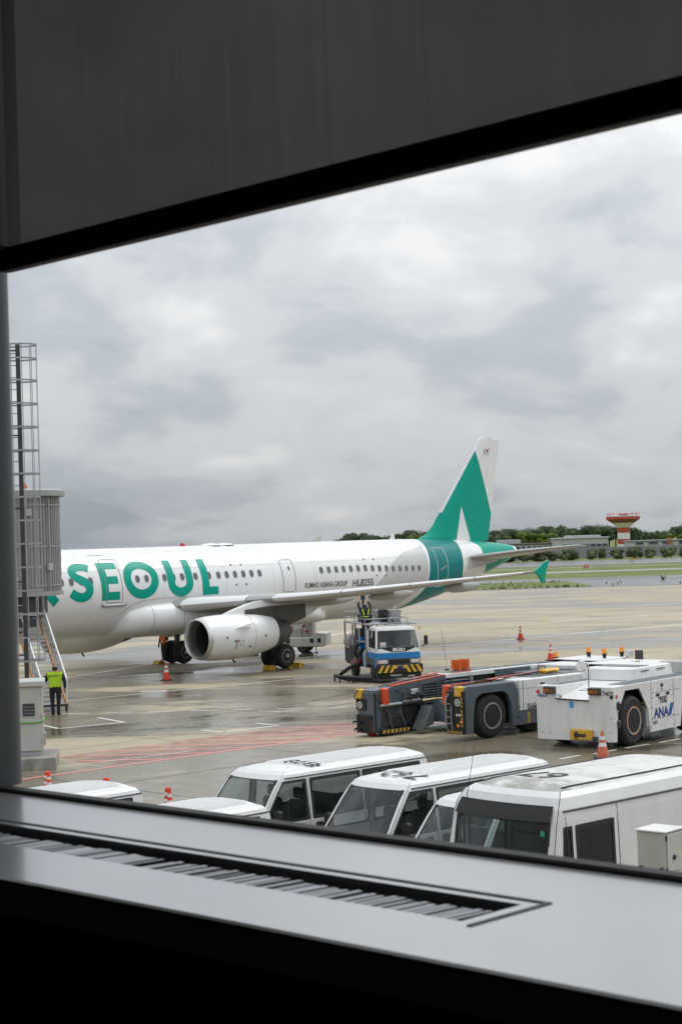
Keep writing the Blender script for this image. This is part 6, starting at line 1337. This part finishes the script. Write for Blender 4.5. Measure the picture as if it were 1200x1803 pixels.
text('TUG', .21, M_inkblk, sr, ty(2.72, 1.11, 1.05), .012); MB().box(2.62, 3.18, -HW-.008, -HW-.005, 1.275, 1.30).build('logo_bar', M_inkblk, sr, False)
text('ANA', .40, M_inkblu, sr, ty(2.36, .70, 1.05), .014); MB().add([(3.22, -HW-.006, .70), (3.42, -HW-.006, .70), (3.60, -HW-.006, 1.06), (3.40, -HW-.006, 1.06)], [(0, 1, 2, 3)]).build('logo_bar', mat('logo_blue', (.01, .09, .40), .4), sr, False)
text('T4075', .15, M_inkblk, sr, ty(2.24, .50, .8), .003)
for x in (2.52, 3.14): MB().box(x, x+.20, -HW-.01, -HW-.001, 1.32, 1.41, .004).build('vent_hole', M_black, sr, False)
MB().cyl((2.88, -HW-.001, 1.64), (2.88, -HW-.02, 1.64), .06, n=14).build('filler_cap', M_black, sr); MB().prism([(2.83, 1.50), (2.93, 1.50), (2.88, 1.56)], lambda a, b, t_: (a, t_, b), -HW-.006, -HW-.001).build('warning_mark', M_inkblk, sr, False)
for x, z in [(2.26, z_) for z_ in (.4, .7, 1.0, 1.3, 1.55)]+[(3.54, z_) for z_ in (.4, .7, 1.0, 1.3, 1.55)]: MB().cyl((x, -HW, z), (x, -HW-.012, z), .016, n=6).build('bolt', M_dsteel, sr)
MB().cyl((4.9, .4, TZ), (4.9, .4, 2.15), .03, n=6).build('whistle', M_dsteel, TG); MB().box(5.35, 5.9, -.6, .1, TZ, TZ+.35, .02).build('exhaust_box', M_lgrey, TG, False); MB().tube([(5.3, -.2, TZ), (5.2, -.2, TZ+.2), (5.35, -.2, TZ+.3)], .03, 6).build('hose', M_black, TG)
# ------------------------------------------------------------------ parked vans: local x from nose to tail, y left, z up
VRZ = R(43.5); M_gline = mat('rib_shade_crease_grey', (.40, .40, .38), .5, var=.2, scale=3)  # grey for painted rib shading on the roofs, also the body crease line
def make_van(name, lab, loc, Lv, spec, number=None, ribs=True, sc=(1, 1.02, 1.065)):
    """body lofted by height levels; window cells are left open and glazed"""
    o = thing(name, lab, 'van', loc, VRZ, 'white vans parked below the window'); o.scale = sc; resite(o)
    lv = spec['lv']                                     # (z, halfwidth, x_front, x_rear inset)
    wx = spec['side']                                   # x stations: list of (x, is window interval after it)
    zs = [a[0] for a in lv]; ws = [a[1] for a in lv]; xf = [a[2] for a in lv]; xr = [a[3] for a in lv]
    def W(z): return lin(z, zs, ws)
    def XF(z): return lin(z, zs, xf)
    def XR(z): return Lv-lin(z, zs, xr)
    z0, z1 = spec['belt'], spec['wtop']
    levels = sorted(set(zs+[z0, z1]))
    rc = spec.get('rc', .10)
    def sidept(x, z, s_, off=0.0):
        w_ = W(z); f, r_ = XF(z), XR(z)
        # plan taper toward nose
        tp = .035*max(0, 1-(x-f)/.55)**2+.03*max(0, 1-(r_-x)/.3)**2
        return Vector((x, s_*(w_-tp+off), z))
    def frontpt(u, z, off=0.0):                         # u -1..1
        w_ = W(z)-.035; return Vector((XF(z)+.10*u*u-off, u*w_, z))
    def rearpt(u, z, off=0.0):
        w_ = W(z)-.03; return Vector((XR(z)-.04*u*u+off, u*w_, z))
    parts = {}
    def cell(key, q): parts.setdefault(key, MB()).add(q, [(0, 1, 2, 3)])
    # sides
    xs = [a[0] for a in wx]
    for s_ in (-1, 1):
        for a, b in zip(levels[:-1], levels[1:]):
            st_a = [XF(a)+.10]+[max(x, XF(a)+spec['apil']) if i == 0 else max(x, XF(a)+spec['apil']+.05*i) for i, x in enumerate(xs)]+[XR(a)-.04]
            st_b = [XF(b)+.10]+[max(x, XF(b)+spec['apil']) if i == 0 else max(x, XF(b)+spec['apil']+.05*i) for i, x in enumerate(xs)]+[XR(b)-.04]
            for i in range(len(st_a)-1):
                win = 1 <= i <= len(xs)-1 and wx[i-1][1] and z0 <= a and b <= z1
                if win: continue
                key = 'body'
                if i >= 1 and i-1 < len(wx) and a < spec['rail'] and a >= .3:
                    key = wx[i-1][2]+('_'+('a' if s_ < 0 else 'b') if wx[i-1][2] != 'body' else '')
                cell(key, [sidept(st_a[i], a, s_), sidept(st_a[i+1], a, s_), sidept(st_b[i+1], b, s_), sidept(st_b[i], b, s_)])
    # front and rear
    for a, b in zip(levels[:-1], levels[1:]):
        us = [-1, -spec['wsu'], -.45, 0, .45, spec['wsu'], 1]
        for u, v in zip(us[:-1], us[1:]):
            if abs((u+v)/2) < spec['wsu'] and spec['ws0'] <= a and b <= spec['ws1']: pass
            else: cell('body', [frontpt(u, a), frontpt(v, a), frontpt(v, b), frontpt(u, b)])
        us = [-1, -.85, 0, .85, 1]
        for u, v in zip(us[:-1], us[1:]):
            if abs((u+v)/2) < .85 and z0 <= a and b <= z1 and spec.get('rearwin', True): pass
            else: cell('tailgate', [rearpt(u, a), rearpt(v, a), rearpt(v, b), rearpt(u, b)])
    for key, mb in parts.items():
        nm = {'body': 'body', 'tailgate': 'tailgate'}.get(key, key.rsplit('_', 1)[0]); mb.build(nm, M_wpaint if spec.get('paint') is None else spec['paint'], o, True, 40, fix=False)
    # roof: crown over the top level
    zt_ = levels[-1]; cr = spec['crown']
    def roofpt(u, v):                                   # u along 0..1, v -1..1
        f, r_ = XF(zt_)+.0, XR(zt_); e = .10*v*v; x = f+e+(r_-.04*v*v-f-e)*u
        wv = W(zt_)-(.035*(1-u)**8+.03*u**20); edge_ = (1-abs(v)**4)*min(1, (u*(r_-f))/.35)**.6*min(1, ((1-u)*(r_-f))/.12)**.7
        return Vector((x, v*wv, zt_+cr*edge_))
    us = [0, .02, .05, .09, .14, .3, .5, .7, .86, .93, .97, .985, 1]; vs_ = [-1, -.97, -.92, -.84, -.7, -.45, 0, .45, .7, .84, .92, .97, 1]
    mb = MB(); vv = [roofpt(u, v) for u in us for v in vs_]; n = len(vs_)
    mb.add(vv, [(i*n+j, i*n+j+1, (i+1)*n+j+1, (i+1)*n+j) for i in range(len(us)-1) for j in range(n-1)]); roof = mb.build('roof', spec.get('roofm', M_wpaint), o, True, 50, fix=False)
    if ribs:
        for k in range(9):
            v = -.78+k*1.56/8
            rg = []
            for u in (.16, .18, .5, .9, .93):
                p = roofpt(u, v); h_ = .016 if .17 < u < .92 else .0; rg.append([p+Vector((0, a, b)) for a, b in ((-.030, -.006), (-.024, h_), (.024, h_), (.030, -.006))])
            MB().loft(rg).build('roof_rib', M_wpaint, roof, True, 20)
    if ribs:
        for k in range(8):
            v = -.78+1.56/16+k*1.56/8; MB().loft([[roofpt(u, v)+Vector((0, a, .003)) for a in (-.009, .009)] for u in (.14, .3, .5, .7, .9, .94)], False).build('rib_shade_line', M_gline, roof, False, fix=False)  # flat grey strips: shade lines of the embossed ribs, painted on
    # drip rails
    for s_ in (-1, 1):
        MB().tube([sidept(x, spec['rail'], s_, .006) for x in (XF(spec['rail'])+.18, XF(spec['rail'])+.6, Lv*.5, Lv-.35, Lv-.12)], .013, 5).build('drip_rail', M_dsteel, o)
    # glazing
    def glaze(nm, fn, m, bor=.05, frame=M_black, inner_r=.16, par=o):
        # fn(a,b) a,b 0..1 -> (surface point, outward normal offset function)
        g = MB().grid(6, 4, lambda a, b: fn(a, b, -.004)).build(nm, m, par, True, fix=False)
        outer = [(max(0, min(1, .5+x)), max(0, min(1, .5+y))) for x, y in rrect(1.0, 1.0, .02, 4)]
        asp = (fn(0, .5, 0)-fn(1, .5, 0)).length/max(.01, (fn(.5, 0, 0)-fn(.5, 1, 0)).length)
        bx, by = bor/max(.1, (fn(0, .5, 0)-fn(1, .5, 0)).length), bor/max(.1, (fn(.5, 0, 0)-fn(.5, 1, 0)).length)
        inn = []
        for (sx, sy, a0) in ((1, 1, 0), (-1, 1, 90), (-1, -1, 180), (1, -1, 270)):
            for i in range(5):
                a = R(a0+22.5*i); rx, ry = bx*1.4, by*1.4; inn.append((.5+sx*(.5-bx-rx)+rx*math.cos(a), .5+sy*(.5-by-ry)+ry*math.sin(a)))
        ou = []
        ex, ey = .012/max(.1, (fn(0, .5, 0)-fn(1, .5, 0)).length), .012/max(.1, (fn(.5, 0, 0)-fn(.5, 1, 0)).length)
        for (sx, sy, a0) in ((1, 1, 0), (-1, 1, 90), (-1, -1, 180), (1, -1, 270)):
            for i in range(5):
                a = R(a0+22.5*i); rx, ry = bx*.7, by*.7; ou.append((.5+sx*(.5+ex-rx)+rx*math.cos(a), .5+sy*(.5+ey-ry)+ry*math.sin(a)))
        mb = MB(); k = len(inn); pts = [fn(a, b, .006) for a, b in ou]+[fn(a, b, .006) for a, b in inn]
        mb.add(pts, [(i, (i+1) % k, k+(i+1) % k, k+i) for i in range(k)]); mb.build('window_frame', frame, g, False, fix=False)
        return g
    zz0, zz1 = spec['ws0'], spec['ws1']; wsu = spec['wsu']
    wsg = glaze('windscreen', lambda a, b, off: frontpt(-wsu+2*wsu*a, zz0+(zz1-zz0)*b, off), G_car, .035)
    for s_ in (-1, 1):
        for i in range(len(wx)-1):
            if not wx[i][1]: continue
            def fn(a, b, off, i=i, s_=s_):
                z = z0+(z1-z0)*b; xa = max(xs[i], XF(z)+spec['apil']+(.05*i if i else 0)); xb = max(xs[i+1], XF(z)+spec['apil']+.05*(i+1)); return sidept(xa+(xb-xa)*a, z, s_, off)
            glaze('side_window', fn, G_dark, wx[i][3] if len(wx[i]) > 3 else .05)
    if spec.get('rearwin', True): glaze('rear_window', lambda a, b, off: rearpt(-.85+1.7*a, z0+(z1-z0)*b, off), G_dark, .05)
    # door seams and handles
    for s_ in (-1, 1):
        for x, zt2 in spec['seams']:
            MB().tube([sidept(max(x, XF(z)+.12), z, s_, .001) for z in [.35+(zt2-.35)*k/8 for k in range(9)]], .006, 4).build('door_seam', M_dsteel, o)
        for x in spec['handles']:
            h_ = MB(); pts = [sidept(x+a, spec['belt']-.14+b, s_, .012) for a, b in rrect(.22, .13, .06, 4)]; h_.fan(pts); h_.build('door_handle', M_black, o, False)
        # mirror
        q = sidept(XF(z0)+.42, z0+.02, s_); mi = MB().loft([[q+Vector((.0+y*.10, s_*(.06+a*1.0), .0)) + Vector((0, 0, b)) for a, b in rrect(.16, .24, .05, 3, .08, .11)] for y in (-.4, .5)]).build('mirror', M_black, o)
        MB().tube([q, q+Vector((0, s_*.07, .06))], .025, 6).build('mirror_arm', M_black, mi)
    for s_ in (-1, 1):
        MB().tube([sidept(x, spec['belt']-.05, s_, .002) for x in (XF(spec['belt']-.05)+.3, 1.5, Lv*.6, Lv-.3)], .005, 4).build('body_crease', M_gline, o)
        h_ = MB(); h_.fan([sidept(.42+a, .82+b, s_, .012) for a, b in rrect(.10, .05, .02, 3)]); h_.build('side_indicator', M_amber, o, False)
    MB().tube([frontpt(u, z0-.035, .004) for u in (-.95, -.5, 0, .5, .95)], .008, 4).build('bonnet_seam', M_dsteel, o)
    # wipers
    for a, b in ((-.55, .05), (.05, .6)): MB().tube([frontpt(a, zz0+.02, .025), frontpt(b, zz0+.09, .03)], .012, 4).build('wiper', M_black, wsg)
    # nose: headlights, bumper
    for s_ in (-1, 1): MB().fan([frontpt(s_*u, z, .012) for u, z in ((.55, .62), (.97, .66), (.97, .86), (.6, .80))]).build('headlight', M_lens, o, False)
    MB().loft([[frontpt(u, z, .03+.03*(z < .5)) for u in (-1, -.6, 0, .6, 1)] for z in (.25, .38, .52)], False).build('bumper', M_wpaint, o, True, fix=False)
    for x in (.85, Lv-1.05):
        for s_ in (-1, 1):
            wheel(o, x, s_*(ws[1]-.10), .32, .2, s_); MB().cyl((x, s_*(ws[1]+.003), .34), (x, s_*(ws[1]-.2), .34), .37, n=20).build('wheel_arch', M_black, o)
    MB().box(.3, Lv-.1, -ws[1]+.1, ws[1]-.1, .28, .40).build('floor_pan', M_black, o, False)
    # cabin furniture
    MB().box(XF(z0)+.10, XF(z0)+.55, -W(z0)+.12, W(z0)-.12, z0-.25, z0-.03, .06).build('dashboard', M_dash, o)
    sy = .36
    MB().tube([(XF(z0)+.62+.07*math.sin(R(a)), -sy+.19*math.cos(R(a)), z0+.06+.16*math.sin(R(a))) for a in range(0, 360, 24)], .017, 5, True).build('steering_wheel', M_black, o)
    for s_ in (-sy, sy):
        sx0 = XF(z0)+.95; st_ = MB().box(sx0, sx0+.55, s_-.26, s_+.26, z0-.55, z0-.35, .06).build('seat', M_seat, o); MB().box(sx0+.45, sx0+.62, s_-.25, s_+.25, z0-.35, z0+.28, .06).build('backrest', M_seat, st_); MB().box(sx0+.48, sx0+.58, s_-.12, s_+.12, z0+.30, z0+.50, .04).build('headrest', M_seat, st_)
    if spec.get('rearwin', True) and Lv > 4:
        MB().box(2.3, 2.9, -.6, .6, z0-.5, z0-.25, .06).build('bench', M_seat, o); MB().box(2.78, 2.95, -.6, .6, z0-.3, z0+.25, .06).build('bench_back', M_seat, o)
    MB().box(.4, Lv-.15, -W(.6)+.08, W(.6)-.08, .42, .5).build('cabin_floor', M_dash, o, False)
    if number:
        s, xc, yc, size, asp = number; f, r_ = XF(zt_), XR(zt_)
        def rf(x, y):                                   # text runs to +y, tops of the digits point to the nose
            q = roofpt(max(0, min(1, (xc-(y-size*.35)-f)/(r_-f))), (yc+x*asp)/W(zt_)); return (q.x, q.y, q.z+(.020 if ribs else .006))
        text(s, size, M_inkblk, roof, rf, .004, align='CENTER', name='roof_number')
    o['_'] = 0; del o['_']
    return o, roofpt, sidept, frontpt
NC, ND, NF = (1.95, -.28), (1.45, -.2), (1.42, .08)
HI = dict(lv=[(.28, .80, .12, .02), (.5, .845, .0, .0), (.8, .848, .01, .0), (1.0, .845, .10, .0), (1.06, .84, .30, .0), (1.3, .815, .50, .02), (1.6, .775, .75, .05), (1.78, .745, .92, .07), (1.86, .71, 1.02, .12), (1.905, .655, 1.12, .17)],
          belt=1.06, wtop=1.75, ws0=1.06, ws1=1.82 if False else 1.78, wsu=.93, apil=.17, rail=1.80, crown=.06,
          side=[(.5, True, 'front_door', .04), (1.62, False, 'body'), (1.72, True, 'sliding_door'), (2.85, False, 'body'), (2.93, True, 'body'), (4.35, False, 'body')], seams=[(.62, 1.05), (1.65, 1.76), (2.88, 1.76)], handles=[1.42, 1.86])
def hi(L_):
    d = dict(HI); k = (L_-4.7); d['side'] = [(a[0]+(k if i > 4 else k*.5 if i > 2 else 0), *a[1:]) for i, a in enumerate(HI['side'])]; d['seams'] = [(.62, 1.05), (1.65, 1.76), (2.88+k*.5, 1.76)]; return d
make_van('parked_van', 'white van at lower left showing only its ribbed roof beside the red posts', (-7.56, 28.46, 0), 4.75, hi(4.75))
make_van('parked_van', 'white van showing its ribbed roof end and rear quarter window, second from the left', (-5.18, 26.06, 0), 4.75, hi(4.75))
make_van('parked_van', 'white van with windowed sides and dark roof number 878, behind the van marked 762', (-2.5, 32.25, 0), 5.05, hi(5.05), ('878', NC[0], NC[1], .50, 1.0))
make_van('parked_van', 'white van with roof number 762 and a clear windscreen, centre of the row', (-.2, 30.62, 0), 5.05, hi(5.05), ('762', ND[0], ND[1], .62, 1.0))
make_van('parked_van', 'white van wedged between the van marked 762 and the large van marked 67', (1.21, 28.1, 0), 5.0, hi(5.0))
# big walk-through van
M_mossy = mat('mossy_roof_paint', (.66, .66, .62), .45, var=.05, scale=1.5, dirt=.75, dcol=(.24, .235, .19), dscale=.9, streak=False)
_t = M_mossy.node_tree; _b = _t.nodes['Principled BSDF']; _src = _b.inputs['Base Color'].links[0].from_socket
_tc = _t.nodes.new('ShaderNodeTexCoord'); _sx = _t.nodes.new('ShaderNodeSeparateXYZ'); _t.links.new(_tc.outputs['Object'], _sx.inputs[0])
_st = gmath(_t, 'MULTIPLY', gmap(_t, _sx.outputs[0], 1.05, 1.5, 1, 0), gmap(_t, gnoise(_t, _tc.outputs['Object'], 2.4, 8, .7), .34, .55))   # lichen where rain pools behind the visor
_t.links.new(gmix(_t, gmath(_t, 'MULTIPLY', _st, .8), _src, (.25, .245, .21)), _b.inputs['Base Color'])
BG = dict(lv=[(.30, .86, .10, .0), (.5, .89, .0, .0), (.9, .895, .02, .0), (1.25, .89, .12, .0), (1.3, .888, .16, .0), (1.8, .875, .27, .01), (2.15, .86, .36, .02), (2.28, .845, .42, .03), (2.40, .80, .52, .06), (2.46, .72, .64, .10)],
          belt=1.30, wtop=2.08, ws0=1.30, ws1=2.15, wsu=.90, apil=.22, rail=2.26, crown=.07,
          side=[(.52, True, 'front_door', .03), (.72, False, 'front_door'), (.80, True, 'front_door', .04), (1.62, False, 'front_door'), (1.75, False, 'body'), (3.9, False, 'body')], seams=[(.62, 2.2), (1.72, 2.24)], handles=[1.5], rearwin=False, roofm=M_mossy)
vb, rp_, sp2, fp2 = make_van('delivery_van', 'large white walk-through van with stained roof number 67 and black windscreen visor', (1.8, 23.55, 0), 4.3, BG, ('67', NF[0], NF[1], .72, .9), ribs=False, sc=(1, 1.12, 1.19))
MB().grid(8, 2, lambda a, b: fp2(-.93+1.86*a, 2.15+.17*b, .02+.02*(1-b))).build('sun_visor', M_black, vb, True, fix=False)
for s_ in (-1, 1): MB().tube([rp_(u, s_*.90)+Vector((0, 0, .008)) for u in (.04, .1, .3, .6, .95)], .012, 4).build('roof_gutter', M_dsteel, vb)
MB().cyl(fp2(.55, 2.02, .008), fp2(.55, 2.02, .012), .001, n=4)
q = fp2(-.80, 2.02, .012); MB().fan([q+Vector((0, .040*math.cos(R(a)), .036*math.sin(R(a)))) for a in range(0, 360, 30)]).build('inspection_sticker', mat('green_sticker', (.02, .32, .17), .4), vb, False)
MB().tube([fp2(.78, 2.3, .02), fp2(.78, 2.3, .02)+Vector((.05, -.12, .62))], [.005, .003], 4).build('antenna', M_black, vb)
MB().box(1.7, 1.76, -.85, .85, .5, 2.2).build('bulkhead', M_dash, vb, False)
